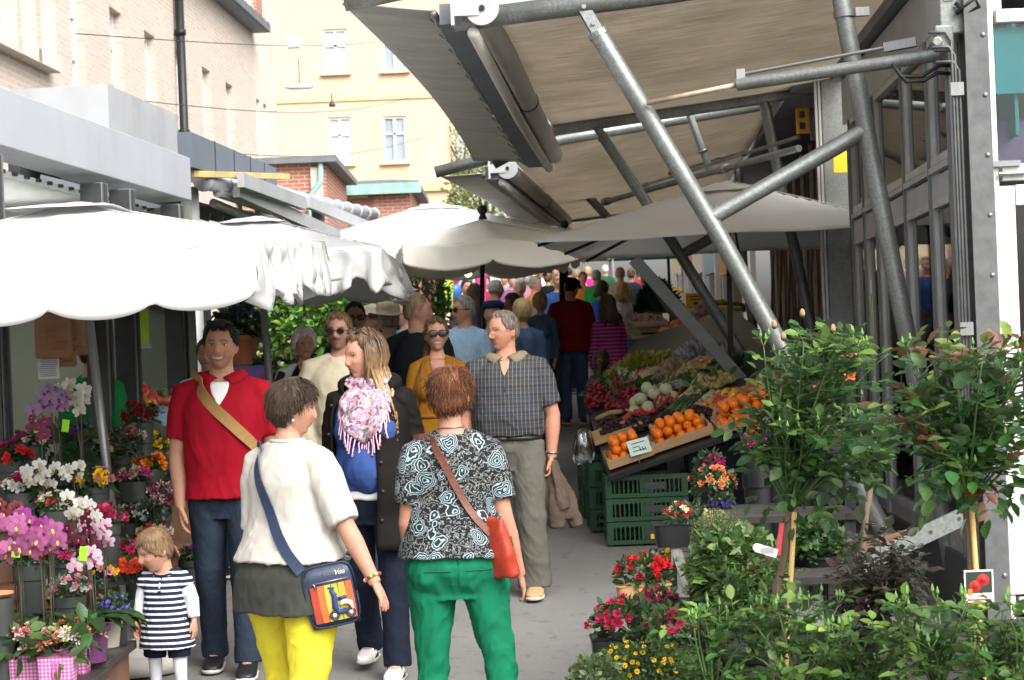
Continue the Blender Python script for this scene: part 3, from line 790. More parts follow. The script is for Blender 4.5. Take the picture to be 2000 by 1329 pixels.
p.torso_garment('tunic', STRIPE, .60, .022, .20, .040, 1.43, .058, .006, vox=.010)
m = MB()
m.beam(p.out(1.255, 2)[0], p.out(1.09, 2)[0], .035, .008, (0, -1, 0))
def nl(u): return p.B.surf(1.262+.03*math.sin(u)**2, math.degrees(u), .020)
m.tube([nl(a) for a in np.linspace(-PI*.95, PI*.95, 24)], .012, 6)
m.build('neck_trim', cloth('navy_jersey', (.012, .018, .045)), p.root, True)
m = MB()
for z in (1.23, 1.19, 1.15): m.ball(p.out(z, 2, .001)[0], .009, 8, 5)
m.each('button', MT['solew'], p.root, True)
p.trousers(cloth('navy_knit', (.012, .014, .03)), (.112, .112, .10, .1), .5, .006, .9, 'shorts', .016)
p.trousers(cloth('white_tights', (.66, .68, .74), .03), (.085, .074, .060, .052), 1, .003, .85, 'tights', .006)
p.shoes(MT['solew'], MT['sole'], k=.95)
# ---- the woman in the white sweater, seen from behind
YW = 148
p = Person('woman seen from behind in a white sweater over yellow trousers', 562, 752, 1.66, YW, GP, 'f', Y=7.41, vox=.0055, hip=1.24, waist=1.32, chest=1.12, hs=.95, hy=-44, hp=6, skin=(.50, .26, .18),
           pose={'R': (L(YW, (.42, -.30, -1)), L(YW, (.50, -.25, -1)), .45, L(YW, (0, 1, -.2)), L(YW, (-1, .3, -.3))), 'L': (L(YW, (-.10, .05, -1)), L(YW, (.05, -.02, -1)), .45, L(YW, (-.3, 1, 0)), L(YW, (.6, -.6, 0))), 'legL': (8, 5, 1), 'legR': (-10, 5, 0)})
p.body({'brow': (.05, .03, .02)})
p.hair('darkbrown', [.55, .42, -.02, -.30, -.78, -.80], .026, .005, 520, len_=.038, seed=8, lift=.05)
wh = cloth('white_knit', (.44, .415, .37), .05, .9, 260, .3)
p.torso_garment('tunic', cloth('olive_grey_jersey', (.042, .044, .037), .12, .8), .775, .014, 0, .01, 1.03, .030, .005)
p.torso_garment('sweater', wh, .985, .024, .47, .027, 1.485, .026, .0055)
m = MB(); m.tube([p.B.surf(1.49, a, .012) for a in range(0, 361, 20)], .010, 6); m.build('neckband', wh, p.root, True)
p.trousers(cloth('yellow_cotton', (.66, .56, .04), .08, .75), (.102, .084, .078, .090), 1, .012, bum=.02)
p.shoes(MT['solew'], MT['sole'])
p.glasses(True, True)
m = MB(); m.ball(p.HM@Vector((-.077, .004, -.05)), .0065, 10, 6); m.build('earring', MT['solew'], p.root, True)
e, w, fd = p.arm[-1]; m = MB(); c = w-fd*.02; u = norm(fd.orthogonal()); v = fd.cross(u)
BC = [(.75, .5, .02, 1), (.05, .04, .03, 1), (.6, .05, .03, 1), (.7, .65, .5, 1), (.1, .2, .08, 1)]
for i in range(18): a = 2*PI*i/18; m.ball(c+(u*math.cos(a)+v*math.sin(a))*.034, .0075, 8, 5, BC[i % 5])
m.build('bracelet', MT['vgloss'], p.root, True)
e, w, fd = p.arm[1]; u = norm(fd.orthogonal()); v = fd.cross(u); m = MB()
m.tube([w-fd*.02+(u*math.cos(a)+v*math.sin(a))*.030 for a in np.linspace(0, 2*PI, 15)], .007, 6, (.65, .5, .15, 1)); m.ball(w-fd*.02-u*.033, (.014, .014, .014), 10, 6, (.7, .68, .6, 1)); m.build('wristwatch', MT['vgloss'], p.root, True)
r = p.bagroot('navy shoulder bag with a scooter picture on its orange and yellow pocket', 'shoulder_bag', 'bag')
nv = mat('navy_leatherette', (.018, .030, .065), .4, 0, .15, 8, .15, 90)
m = MB(); p.strap(m, [(1.47, 105, .006), (1.46, 135, .006), (1.40, 155, .006), (1.28, 172, .006), (1.15, 188, .006), (1.04, 204, .006), (.955, 220, .006)], .046, .006)
p.strap(m, [(1.47, 105, .006), (1.44, 60, .006), (1.3, 20, .006), (1.1, -30, .006), (.98, -80, .006), (.92, -118, .006)], .046, .006)
m.build('strap', nv, r)
bw = math.radians(-YW)                            # the bag hangs at her right hip, its front turned to the camera
bc = Vector(L(YW, (.165, -.185, 0))); bc.z = .855
BM = Matrix.Translation(bc)@Matrix.Rotation(bw+math.radians(10), 4, 'Z')@Matrix.Rotation(math.radians(-9), 4, 'Y')@Matrix.Scale(.84, 4)
def bx(mb, x0, x1, z0, z1, y0, y1, e=5, col=None, mi=0, n=5):
    rg = []
    for i in range(n+1):
        t = i/n; k = 1-.10*abs(2*t-1)**4
        rg.append((BM@Vector(((x0+x1)/2, (y0+y1)/2, lerp(z0, z1, t))), BM.to_3x3()@Vector(((x1-x0)/2*k, 0, 0)), BM.to_3x3()@Vector((0, (y1-y0)/2*k, 0)), e))
    mb.loft(rg, 28, col, mi)
m = MB(); bx(m, -.130, .130, -.155, .150, -.055, .055, 5); m.build('body', nv, r, True)
m = MB()
for y in (-.047, .047): m.tube([BM@Vector((.126*math.copysign(abs(math.cos(a))**.4, math.cos(a)), y, .152*math.copysign(abs(math.sin(a))**.4, math.sin(a)))) for a in np.linspace(0, 2*PI, 33)], .005, 6)
m.build('piping', mat('navy_piping', (.008, .013, .03), .5), r, True)
m = MB(); cols = [hexc(150, 50, 30), hexc(205, 95, 40), hexc(200, 165, 70), hexc(150, 160, 60), hexc(190, 150, 50), hexc(200, 85, 50)]
for i, c in enumerate(cols):
    x0 = -.100+i*.0345; bx(m, x0, x0+.0345, -.125, .055, -.066, -.053, 16, c, 0, 3)
m.build('pocket', MT['v'], r)
def q3(x, z, y=-.069): return BM@Vector((x, y, z))
m = MB(); navy, cr = hexc(40, 55, 105), hexc(205, 205, 190)
m.tube([q3(.0, .030), q3(.012, .0), q3(.006, -.06), q3(.02, -.085), q3(.06, -.085)], [.008, .011, .013, .012, .012], 8, navy)
m.tube([q3(.03, -.05), q3(.055, -.035), q3(.085, -.05), q3(.092, -.085)], [.012, .019, .020, .012], 10, cr, 0, True, .4)
m.tube([q3(.028, -.022), q3(.07, -.018)], .008, 8, navy)
m.tube([q3(-.012, .040), q3(.018, .034)], .004, 6, navy)
for x in (-.003, .078):
    m.tube([q3(x+math.cos(a)*.019, -.098+math.sin(a)*.019) for a in np.linspace(0, 2*PI, 17)], .0055, 6, hexc(60, 60, 60)); m.ball(q3(x, -.098), .010, 8, 5, cr)
m.build('scooter_picture', MT['v'], r, True)
m = MB(); m.tube([q3(-.075, .070, -.060), q3(.095, .070, -.060)], .004, 6); m.tube([q3(-.080, .072, -.066), q3(-.072, .062, -.066), q3(-.074, .045, -.068)], .004, 6); m.build('zip', MT['steel'], r, True)
fc = bpy.data.curves.new('monogram', 'FONT'); fc.body = 'Voa'; fc.size = .034; fc.extrude = .001; fc.shear = .4
fo = bpy.data.objects.new('monogram', fc); COL.objects.link(fo); dg = bpy.context.evaluated_depsgraph_get()
me = bpy.data.meshes.new_from_object(fo.evaluated_get(dg)); bpy.data.objects.remove(fo)
T = BM@Matrix.Translation((.03, -.0575, .095))@Matrix.Rotation(PI/2, 4, 'X'); me.transform(T); me.materials.append(MT['solew']); link(me, 'monogram', r)
m = MB()
for sx in (-1, 1):
    m.tube([BM@Vector((sx*.118+math.cos(a)*.018, .0, .165+math.sin(a)*.018)) for a in np.linspace(0, 2*PI, 13)], .004, 6)
m.each('ring', MT['steel'], r, True)
# ---- the woman with the scarf
p = Person('long-haired woman in a dark open coat, blue top and pink scarf', 716, 650, 1.76, -8, GP, 'f', Y=9.385, vox=.0055, hip=1.02, waist=1.15, chest=1.08, hy=-48, hp=6, skin=(.54, .29, .20),
           pose={'L': ((.30, .10, -1), (-.10, -.30, -1)), 'R': ((-.18, .10, -1), (.02, -.30, -1)), 'legL': (8, 5, 1), 'legR': (-12, 14, 1)})
p.body({'brow': (.13, .08, .05), 'browa': .7, 'lip': (.50, .16, .15)})
p.hair('brown', [.66, .60, .15, -.25, -.9, -.95], .020, .003, 0, seed=9)
m = MB(); rr = random.Random(4)
for i in range(210):
    ph = rr.uniform(-.62*PI+PI/2, .62*PI+PI/2)+0; zt = rr.uniform(.2, .98); pts = []; rad = []
    out = rr.uniform(.016, .030)
    for j in range(4):
        z = lerp(zt, -.45, j/3); q = head_surf(np.array([ph]), np.array([z]), False, np.array([out]))[0]; pts.append(p.HM@Vector(q))
    end = Vector((pts[-1].x*1.2+rr.uniform(-.03, .03), pts[-1].y*1.0+.03+rr.uniform(-.02, .03), 0)); ln = rr.uniform(.24, .40)
    fr = pts[-1].x > .03 and rr.random() < .6
    for j in range(1, 5):
        t = j/4; z = pts[3].z-ln*t; q = Vector((lerp(pts[3].x, end.x, t)+.004*math.sin(t*7+i), lerp(pts[3].y, end.y, t)+.005*math.cos(t*6+i*1.7), z))
        if fr: q.x = lerp(q.x, .15+rr.uniform(-.03, .02), t); q.y = lerp(q.y, -.12, t)
        elif z < 1.5:
            sf = p.B.surf(min(z, 1.5), 0); rx, ry, yo = p.B.ring(min(max(z, 1.2), 1.5), .05)
            if (q.x/rx)**2+((q.y-yo)/ry)**2 < 1: q.y = max(q.y, yo+ry*math.sqrt(max(0, 1-min(1, (q.x/rx)**2))))
        pts.append(q)
    m.tube(pts, [.004, .0065, .008, .009, .010, .010, .008, .003], 5)
t = NT('hair_long'); t.set(.4, 0, .5); n = t.noise(t.coord((1, 1, .1)), 110, 3, .6); zc = t.sep(t.coord())[2]
g = t.ramp(t.math('MULTIPLY_ADD', zc, -2.6, 4.6), [(.2, (.075, .042, .024)), (.8, (.42, .25, .11))])
t.base(t.mix(t.ramp(n.outputs[0], [(.35, (.75,)*3), (.6, (0, 0, 0))]), g, (.04, .022, .012))); t.bump(n.outputs[0], .4, .004)
m.build('long_hair', t.m, p.root, True)
bl = cloth('blue_jersey', (.030, .062, .19), .12, .8)
def bump_(m): m.ball((0, -.105, 1.06), (.115, .085, .125), 16, 10)
p.torso_garment('underskirt', cloth('pale_jersey', (.62, .62, .63), .05), .905, .014, 0, 0, 1.1, .01, .003, extra=bump_)
p.torso_garment('top', bl, .95, .020, .3, .012, 1.455, .012, .004, extra=lambda m: m.ball((0, -.107, 1.06), (.125, .09, .13), 16, 10))
p.trousers(JEANN, (.098, .076, .066, .072), 1, .005)
p.shoes(MT['solew'], MT['sole'], k=1.05, stripes=MT['black'])
p.glasses(True, True)
ct = cloth('dark_brown_canvas', (.008, .0065, .0055), .25, .7, 150, .3)
def coat(u, v):
    z = lerp(1.50, .655, v); a = lerp(12+8*(1-v), 306-6*(1-v), u); edge = abs(u*2-1)
    i = .040+.05*v**1.5+.010*math.sin(a*.12+v*3)*v
    q = p.B.surf(max(z, .84), a, i); q.z = z
    if edge > .8: q.y -= .02*(edge-.8)*5*v; 
    return q
o = p.sheet('coat', ct, coat, 48, 26, .014)
m = MB()
for q in (1, -1):
    e, w, fd = p.arm[q]; sh = p.sh[q]
    m.tube([Vector((q*.07, .012, 1.43)), sh+Vector((0, 0, .012)), lerp(sh, e, .5), e, lerp(e, w, .5), w], [.058, .074, .070, .064, .060, .054], 18)
me = remesh(m, .009, 3); wrinkle(me, .010, 22, 9); wrinkle(me, .004, 60, 3); me.materials.append(ct); link(me, 'sleeves', p.root, True)
m = MB()
for u in (0, 1):
    for j in range(5):
        v = .14+.17*j; q = coat(u, v); q2 = coat(.06 if u == 0 else .94, v); c = lerp(q, q2, .35); n = Vector((c.x, c.y*1.6, 0)).normalized(); m.ball(c+n*.012, .011, 8, 5)
m.each('button', MT['black'], p.root, True)
def hood(u, v):
    a = lerp(50, 310, u); k = abs(u*2-1); rr_ = .080+.030*math.sin(v*PI)+.03*v; z = 1.545-.085*v+.02*math.sin(v*PI)-.05*k**2
    return Vector((rr_*math.sin(math.radians(a))*1.25, .025-rr_*math.cos(math.radians(a)), z))
p.sheet('coat_collar', ct, hood, 30, 8, .016)
m = MB(); q = coat(.0, .62)
for u, sgn in ((.12, 1), (.88, -1)):
    q = coat(u, .66); n = Vector((q.x, q.y, 0)).normalized(); t_ = Vector((-n.y, n.x, 0)); m.box(q+n*.012, (.14, .016, .055), Matrix((t_, n, (0, 0, 1))).transposed())
m.each('pocket_flap', ct, p.root)
t = NT('scarf_print'); t.set(.8, 0, .2); v = t.n.new('ShaderNodeTexVoronoi'); v.inputs['Scale'].default_value = 75; nz = t.noise(t.coord(), 14, 3); t.link(t.mix(.06, t.coord(), nz.outputs[1]), v.inputs[0])
hs_ = t.ramp(t.sep(v.outputs['Color'])[0], [(0, (.40, .19, .27)), (.28, (.50, .42, .45)), (.50, (.15, .08, .11)), (.60, (.15, .21, .23)), (.70, (.45, .27, .34)), (.88, (.13, .12, .19)), (.95, (.36, .26, .17))], 'CONSTANT'); t.base(hs_); SCARF = t.m
pk = cloth('pink_yarn', (.66, .38, .46), .12)
def scarf(u, v):
    a = (u*2-1)*52; k = 1-abs(u*2-1)**1.4
    ztop = 1.515-.01*k; zbot = 1.46-.275*k
    z = lerp(ztop, zbot, v); i = .022+.035*math.sin(v*PI)*(.6+.4*k)+.009*math.sin(u*26+v*5)+.006*math.sin(v*18+u*9)
    q, n = p.out(min(z, 1.46), a, i*.8+.012*(1-v)); q.z = z
    return q
r = p.bagroot('pink and turquoise patterned scarf with tassels round her neck', 'scarf', 'scarf')
o = p.sheet('cloth', SCARF, scarf, 48, 18, .006); o.parent = r
def scarf2(u, v):
    a = 180+(u*2-1)*175; z = 1.535-.06*v; rr_ = .078+.030*math.sin(v*PI)+.006*math.sin(u*40)
    return Vector((rr_*math.sin(math.radians(a))*1.1, .02-rr_*math.cos(math.radians(a)), z-.02*math.cos(math.radians(a))))
o = p.sheet('neck_wrap', SCARF, scarf2, 50, 8, .008); o.parent = r
m = MB()
for i in range(25):
    u = .10+.8*i/24; q = scarf(u, 1); n = Vector((q.x, q.y, 0)).normalized(); pts = [q]; ln = .085
    for j in range(5): pts.append(pts[-1]+Vector((random.uniform(-.004, .004), -.0015, -ln/5))+n*.001)
    m.tube(pts, [.003, .004, .003, .0045, .003, .006], 5)
m.each('tassel', pk, r, True)
# ---- the woman in the paisley blouse, seen from behind
t = NT('paisley_print'); t.set(.8, 0, .25)
co = t.coord(); wz = t.noise(co, 7, 3, .6); vec = t.mix(.10, co, wz.outputs[1])
v = t.n.new('ShaderNodeTexVoronoi'); v.inputs['Scale'].default_value = 11.5; v.inputs['Randomness'].default_value = .85; t.link(vec, v.inputs[0])
d = v.outputs['Distance']
rings_ = t.math('SINE', t.math('MULTIPLY', d, 68))
core = t.ramp(d, [(0, (1, 1, 1)), (.40, (1, 1, 1)), (.43, (0, 0, 0))])
pais = t.ramp(rings_, [(.25, (.015, .02, .025)), (.45, (.13, .22, .25)), (.8, (.34, .43, .45))])
wn = t.n.new('ShaderNodeTexWave'); wn.wave_type = 'RINGS'; wn.inputs['Scale'].default_value = 9; wn.inputs['Distortion'].default_value = 16; wn.inputs['Detail'].default_value = 2.5; wn.inputs['Detail Scale'].default_value = 4.0; t.link(co, wn.inputs[0])
bg_ = t.ramp(wn.outputs[0], [(.70, (.008, .008, .010)), (.84, (.30, .33, .33)), (.91, (.42, .44, .42)), (.95, (.02, .02, .02))])
t.base(t.mix(core, bg_, pais)); PAIS = t.m
p = Person('auburn-haired woman seen from behind in a black and pale blue paisley blouse', 876, 731, 1.66, 184, GP, 'f', Y=7.51, vox=.0055, hip=1.12, waist=1.22, chest=1.03, hy=-10, hp=4, skin=(.50, .26, .175),
           pose={'L': (L(184, (-.17, .0, -1)), L(184, (.12, .35, -1)), .6, L(184, (0, 1, 0)), L(184, (1, 0, 0))), 'R': (L(184, (.22, -.05, -1)), L(184, (.22, .25, -1)), .6, L(184, (0, 1, 0)), L(184, (-1, 0, 0))), 'legL': (2, 2, 2), 'legR': (-6, 4, 9)})
p.body({})
p.hair('auburn', [.45, .35, -.02, -.30, -.60, -.66], .022, .008, 760, len_=.042, seed=12, lift=.07)
p.torso_garment('blouse', PAIS, .955, .022, .36, .028, 1.475, .030, .005)
p.trousers(cloth('green_cotton', (.008, .155, .078), .10, .75), (.096, .070, .064, .076), 1, .012, bum=.022, hipinf=.022)
p.shoes(MT['black'], MT['sole'])
m = MB(); m.tube([p.B.surf(1.505, a, .006) for a in range(0, 361, 20)], .003, 5); m.build('necklace', MT['steel'], p.root, True)
r = p.bagroot('small red-orange leather handbag on a brown strap', 'handbag', 'bag')
br = mat('brown_leather', (.13, .045, .028), .45, 0, .2, 12, .15, 80)
m = MB(); p.strap(m, [(1.47, 112, .006), (1.455, 140, .006), (1.38, 164, .006), (1.26, 182, .006), (1.14, 200, .006), (1.05, 218, .006)], .030, .006)
p.strap(m, [(1.47, 112, .006), (1.45, 60, .006), (1.3, 10, .006), (1.1, -60, .006), (1.0, -110, .006)], .030, .006)
m.build('strap', br, r)
bc = Vector(L(184, (.165, -.095, 0))); bc.z = .99
BM = Matrix.Translation(bc)@Matrix.Rotation(math.radians(-184-52), 4, 'Z')@Matrix.Rotation(math.radians(8), 4, 'X')
m = MB(); R3 = BM.to_3x3(); rg = []
for z, w_, d_ in ((-.125, .115, .03), (-.115, .13, .042), (-.03, .125, .045), (.07, .105, .036), (.125, .085, .016), (.13, .083, .012)): rg.append((BM@Vector((0, 0, z)), R3@Vector((w_, 0, 0)), R3@Vector((0, d_, 0)), 3))
m.loft(rg, 24); me = remesh(m, .008, 2); wrinkle(me, .006, 30, 8); me.materials.append(mat('red_orange_leather', (.33, .032, .012), .42, 0, .15, 9, .2, 90)); link(me, 'body', r, True)
m = MB()
for sx in (-.075, .07): m.tube([BM@Vector((sx+math.cos(a)*.013, 0, .135+math.sin(a)*.016)) for a in np.linspace(0, 2*PI, 13)], .0035, 6)
m.each('ring', MT['steel'], r, True)
m = MB(); m.beam(p.B.surf(1.47, 112, .035), p.B.surf(1.46, 128, .035), .036, .01, (0, 0, 1)); m.build('buckle', MT['steel'], r)
for a in (158, 204):
    m = MB(); m.tube([p.out(.905, a+d_, .0015)[0] for d_ in (-15, -8, 0, 8, 15)], .0028, 5); m.build('pocket_welt', MT['gseam'], p.root)
m = MB(); m.tube([p.out(z, 181, .001)[0] for z in (.97, .93, .89, .85)], .002, 5); m.build('seam', MT['gseam'], p.root)
# ---- the man in the plaid polo shirt
t = NT('grey_plaid'); t.set(.85, 0, .2); co = t.coord(); x, y, z = t.sep(co)
def stripe(c, per, w, off=0): return t.math('LESS_THAN', t.math('FRACT', t.math('ADD', t.math('DIVIDE', c, per), off+10)), w)
o = t.mix(stripe(z, .052, .34), (.028, .029, .036), (.048, .044, .040)); o = t.mix(stripe(z, .052, .16, .45), o, (.03, .04, .07))
o = t.mix(stripe(z, .026, .10), o, (.075, .07, .062)); o = t.mix(t.math('MULTIPLY', stripe(x, .024, .12), .55), o, (.24, .24, .21)); t.base(o); t.bump(t.noise(co, 320, 2).outputs[0], .2, .003); PLAID = t.m
p = Person('moustached man with glasses in a grey plaid polo shirt', 985, 615, 1.765, -6, GP, 'm', Y=11.43, vox=.006, hip=1.08, waist=1.32, chest=1.16, hy=-44, hp=2, skin=(.48, .225, .15),
           pose={'L': ((.30, .02, -1), (-.06, -.10, -1), 1.0, (-.2, -1, .0), (-1, 0, .1)), 'R': ((-.28, .0, -1), (.02, -.15, -1)), 'legL': (6, 8, 3), 'legR': (-4, 6, 3)})
p.body({'moustache': (.16, .09, .055), 'brow': (.10, .06, .04), 'lip': (.42, .17, .14)})
p.hair('ash', [.72, .66, .06, -.10, -.5, -.55], .013, .003, 300, len_=.026, seed=15, lift=.05, flow='back')
p.torso_garment('polo_shirt', PLAID, .985, .018, .40, .026, 1.455, .012, .005, extra=lambda m: m.ball((0, -.07, 1.12), (.15, .11, .16), 16, 10))
collar(p, 'collar', cloth('khaki_rib', (.18, .15, .10)), r=.070)
p.vpatch('neck_opening', MT['skinp'], 1.455, 1.355, 14)
m = MB(); m.tube([p.out(1.36-.025*i, 0, .001)[0] for i in range(5)], .004, 6)
for z in (1.34, 1.29): m.ball(p.out(z, 2, .001)[0], .006, 8, 5)
m.build('placket', MT['dark_frame'], p.root, True)
p.trousers(cloth('grey_twill', (.10, .095, .08), .12, .85), (.110, .098, .090, .096), 1, .008)
m = MB(); m.tube([p.out(.975, a, .002)[0] for a in range(0, 361, 12)], .014, 6, None, 0, True); m.build('belt', MT['black'], p.root, True)
p.shoes(mat('tan_suede', (.40, .25, .13), .8, 0, .15, 12), MT['sole'], k=1.1)
p.glasses(False, False, 'spectacles', .85)
e, w, fd = p.arm[1]; m = MB(); u = norm(fd.orthogonal()); v_ = fd.cross(u); m.tube([w-fd*.02+(u*math.cos(a)+v_*math.sin(a))*.033 for a in np.linspace(0, 2*PI, 15)], .009, 6); m.build('wristwatch', MT['steel'], p.root, True)
jk = thing('jacket', 'rolled brown jacket hanging from the hand of the plaid-shirted man', 'jacket', p.root.location, p.root.rotation_euler.z, None, p.k)
m = MB(); hc = w+fd*.075
for i, (dx, dy, ln, rr_) in enumerate(((-.035, 0, .33, .040), (.015, -.02, .36, .045), (.06, .01, .31, .042), (.095, .03, .36, .035), (.0, .04, .30, .04), (.05, -.03, .25, .04))):
    m.tube([hc+Vector((dx*.2, dy*.4, .05)), hc+Vector((dx*.35, dy*.6, -.02)), hc+Vector((dx*.9, dy, -ln*.35)), hc+Vector((dx*1.15, dy*1.1, -ln*.7)), hc+Vector((dx*1.5, dy*1.2, -ln))], [.022, .032, rr_, rr_*1.25, rr_*1.1], 12)
me = remesh(m, .008, 2); wrinkle(me, .012, 22, 2, (1, 1, .3)); wrinkle(me, .004, 55, 4); me.materials.append(cloth('brown_jacket_cloth', (.075, .055, .042), .15)); link(me, 'cloth', jk, True)
# ------------------------------------------------------------------ the crowd behind
GC = 'market crowd further up the street'
STY = {'short': ([.64, .58, .0, -.12, -.5, -.58], .014), 'bald': ([.93, .80, .10, -.1, -.5, -.55], .010), 'bob': ([.55, .40, -.45, -.7, -.85, -.88], .03), 'fem': ([.55, .45, -.1, -.35, -.75, -.8], .026), 'buzz': ([.66, .58, 0, -.12, -.5, -.58], .008)}
def bgp(label, px, top, H, yaw, hair, sty, topc, botc, sex='m', vox=.014, sleeve=.93, hemz=.90, hy=0, hp=0, skin=SKIN2, Y=None, group=GC, opt=None, coat=.016, inf=.016, pose=None, long=0, strands=0, **bk):
    rr = random.Random(int(px*7+top)); 
    pose = pose or {'legL': (rr.uniform(-6, 14), 6, 2), 'legR': (rr.uniform(-14, 6), 6, 2), 'L': ((.18, rr.uniform(-.2, .15), -1), (.0, rr.uniform(-.5, -.1), -1)), 'R': ((-.18, rr.uniform(-.2, .15), -1), (0, rr.uniform(-.5, -.1), -1))}
    p = Person(label, px, top+4, H, yaw, group, sex, Y=Y, vox=vox, hy=hy, hp=hp, skin=skin, pose=pose, **bk)
    p.body(opt or {}, eyes=vox < .012)
    if sty: th, tk = STY[sty]; p.hair(hair, th, tk, .004, strands, seed=int(px), len_=.025, lift=.06)
    if long:
        m = MB()
        for i in range(60):
            ph = rr.uniform(-.45*PI+PI/2, .45*PI+PI/2); pts = [p.HM@Vector(head_surf(np.array([ph]), np.array([z]), False, np.array([.02]))[0]) for z in (.8, .3, -.2)]
            for j in range(1, 4): q = pts[2].copy(); q.z -= long*j/3*rr.uniform(.8, 1.1); q.y += .012*j+.01*rr.uniform(-1, 1); q.x = q.x*(1+.10*j)+rr.uniform(-.01, .01); pts.append(q)
            m.tube(pts, [.008, .012, .014, .015, .014, .005], 5)
        m.build('long_hair', HAIR[hair], p.root, True)
    if topc: p.torso_garment('jacket' if sleeve > .8 else 'shirt', topc if not isinstance(topc, tuple) else cloth('cloth', topc, .15), hemz, inf, sleeve, coat, 1.475, .012, .006, vox=max(vox, .011))
    if botc: p.trousers(botc if not isinstance(botc, tuple) else cloth('cloth', botc, .15), (.100, .082, .070, .076), 1, .005)
    p.shoes(MT['black'], MT['sole'])
    return p
# mustard cardigan and sunglasses
p = bgp('smiling woman in big sunglasses and a mustard cardigan', 851, 622, 1.70, 4, 'brown', 'short', None, JEANN, 'f', .007, skin=SKIN2, Y=12.7, opt={'smile': 1, 'brow': (.08, .05, .03), 'lip': (.5, .15, .13)}, hy=4, hp=-4, group=GP, strands=200)
mu = cloth('mustard_knit', (.27, .115, .012), .12, .9, 200, .3)
p.torso_garment('cardigan', mu, .80, .020, .93, .018, 1.465, .02, .005)
p.vpatch('neckline', MT['skinp'], 1.462, 1.30, 34, .003, .8)
p.glasses(True, False, 'sunglasses', 1.15)
m = MB(); b0 = p.HM@Vector((-.03, .10, -.02)); m.tube([b0, b0+Vector((-.02, .02, -.05)), b0+Vector((-.045, -.01, -.13)), b0+Vector((-.05, -.03, -.20))], [.02, .028, .022, .008], 8); m.build('ponytail', HAIR['brown'], p.root, True)
m = MB(); m.tube([p.out(1.06, a, .004)[0] for a in range(0, 361, 15)], .016, 6); m.build('belt', mu, p.root, True)
m = MB(); m.tube([p.out(1.46-.10*(1-abs(t)), t*32, .005)[0] for t in np.linspace(-1, 1, 13)], .003, 5); m.build('necklace', MT['steel'], p.root, True)
r = p.bagroot('thin brown bag strap over the shoulder of the mustard cardigan', 'bag_strap', 'bag strap'); m = MB(); p.strap(m, [(1.455, -62, .004), (1.40, -48, .004), (1.25, -50, .004), (1.1, -62, .004), (.95, -80, .004)], .02, .006); m.build('webbing', MT['brownwood'], r)
# beige sweater, moustache
p = bgp('dark-haired man with a moustache in a beige sweater', 662, 616, 1.79, 8, 'brown', 'short', cloth('beige_knit', (.36, .32, .235), .1, .9, 240, .3), JEAN, 'm', .007, Y=11.9, skin=(.30, .155, .11), opt={'moustache': (.06, .035, .025), 'stubble': .3, 'brow': (.04, .025, .018)}, hy=-16, hemz=.88, coat=.024, inf=.022, chest=1.15, waist=1.2, group=GP, strands=160)
p.glasses(True, False, 'spectacles', .8)
# elderly woman
t = NT('red_white_black_print'); t.set(.8, 0, .2); bt = t.n.new('ShaderNodeTexVoronoi'); bt.distance = 'MANHATTAN'; bt.inputs['Scale'].default_value = 16; t.link(t.coord((1, 1, .45), (0, .6, .3)), bt.inputs[0])
t.base(t.ramp(t.sep(bt.outputs['Color'])[0], [(0, (.02, .02, .025)), (.25, (.6, .6, .6)), (.50, (.52, .03, .04)), (.68, (.30, .33, .36)), (.82, (.62, .62, .62))], 'CONSTANT'))
p = bgp('white-haired elderly woman with glasses in a red, white and black patterned jacket', 592, 631, 1.64, 6, 'white', 'fem', t.m, JEANN, 'f', .0075, Y=13.4, opt={'brow': (.4, .35, .3), 'browa': .4}, hy=10, chest=1.2, waist=1.25, hemz=.8, group=GP, strands=200)
p.vpatch('black_top', cloth('black_top', (.008, .008, .010)), 1.462, 1.10, 40, .003, 1.5); p.vpatch('neckline', MT['skinp'], 1.47, 1.385, 32, .006)
p.glasses(False, False, 'spectacles', .85)
# behind: dark caps, hats, jackets
p = bgp('man in a black cap and sunglasses behind the beige sweater', 692, 600, 1.80, 10, 'black', 'buzz', (.03, .03, .035), JEAN, 'm', .010, Y=14.0, skin=SKIN3)
p.glasses(True, False)
def hat(p, m1, brim=True, crown=.07):
    m = MB(); M = p.HM
    prof = [(.098, .055), (.100, .09), (.092, .055+crown), (.06, .075+crown), (.0, .078+crown)]
    V = []
    def ringp(r, z, k=1.22): return [(M@Vector((r*math.cos(a)*.95, r*math.sin(a)*k, z+(.015*math.cos(2*a) if r > .11 else 0)))) for a in np.linspace(0, 2*PI, 25)[:-1]]
    R = [ringp(r, z) for r, z in ([(.165, .045), (.15, .052)] if brim else [])+prof[:-1]+[(.002, .078+crown)]]
    for q in R: V += q
    n = len(R); m.add(V, [(i*24+k, i*24+(k+1) % 24, (i+1)*24+(k+1) % 24, (i+1)*24+k) for i in range(n-1) for k in range(24)])
    if not brim:
        m.add([M@Vector(q) for q in [(-.07, -.095, .058), (.07, -.095, .058), (.05, -.17, .045), (-.05, -.17, .045), (0, -.18, .045)]], [(0, 1, 2, 4, 3)])
    o = m.build('hat', m1, p.root, True); o.modifiers.new('t', 'SOLIDIFY').thickness = .004
BE = cloth('hat_felt', (.33, .27, .19), .15)
p = bgp('person in a wide beige hat and dark jacket seen from behind', 760, 622, 1.76, 165, 'grey', 'short', (.022, .027, .035), JEAN, 'm', .011, Y=14.4, hy=30); hat(p, BE)
p = bgp('person in a pale brown cap beside the black cap', 728, 628, 1.74, 20, 'grey', 'short', (.10, .09, .08), JEAN, 'm', .011, Y=15.2); hat(p, cloth('cap_tan', (.27, .23, .18), .12), True, .05)
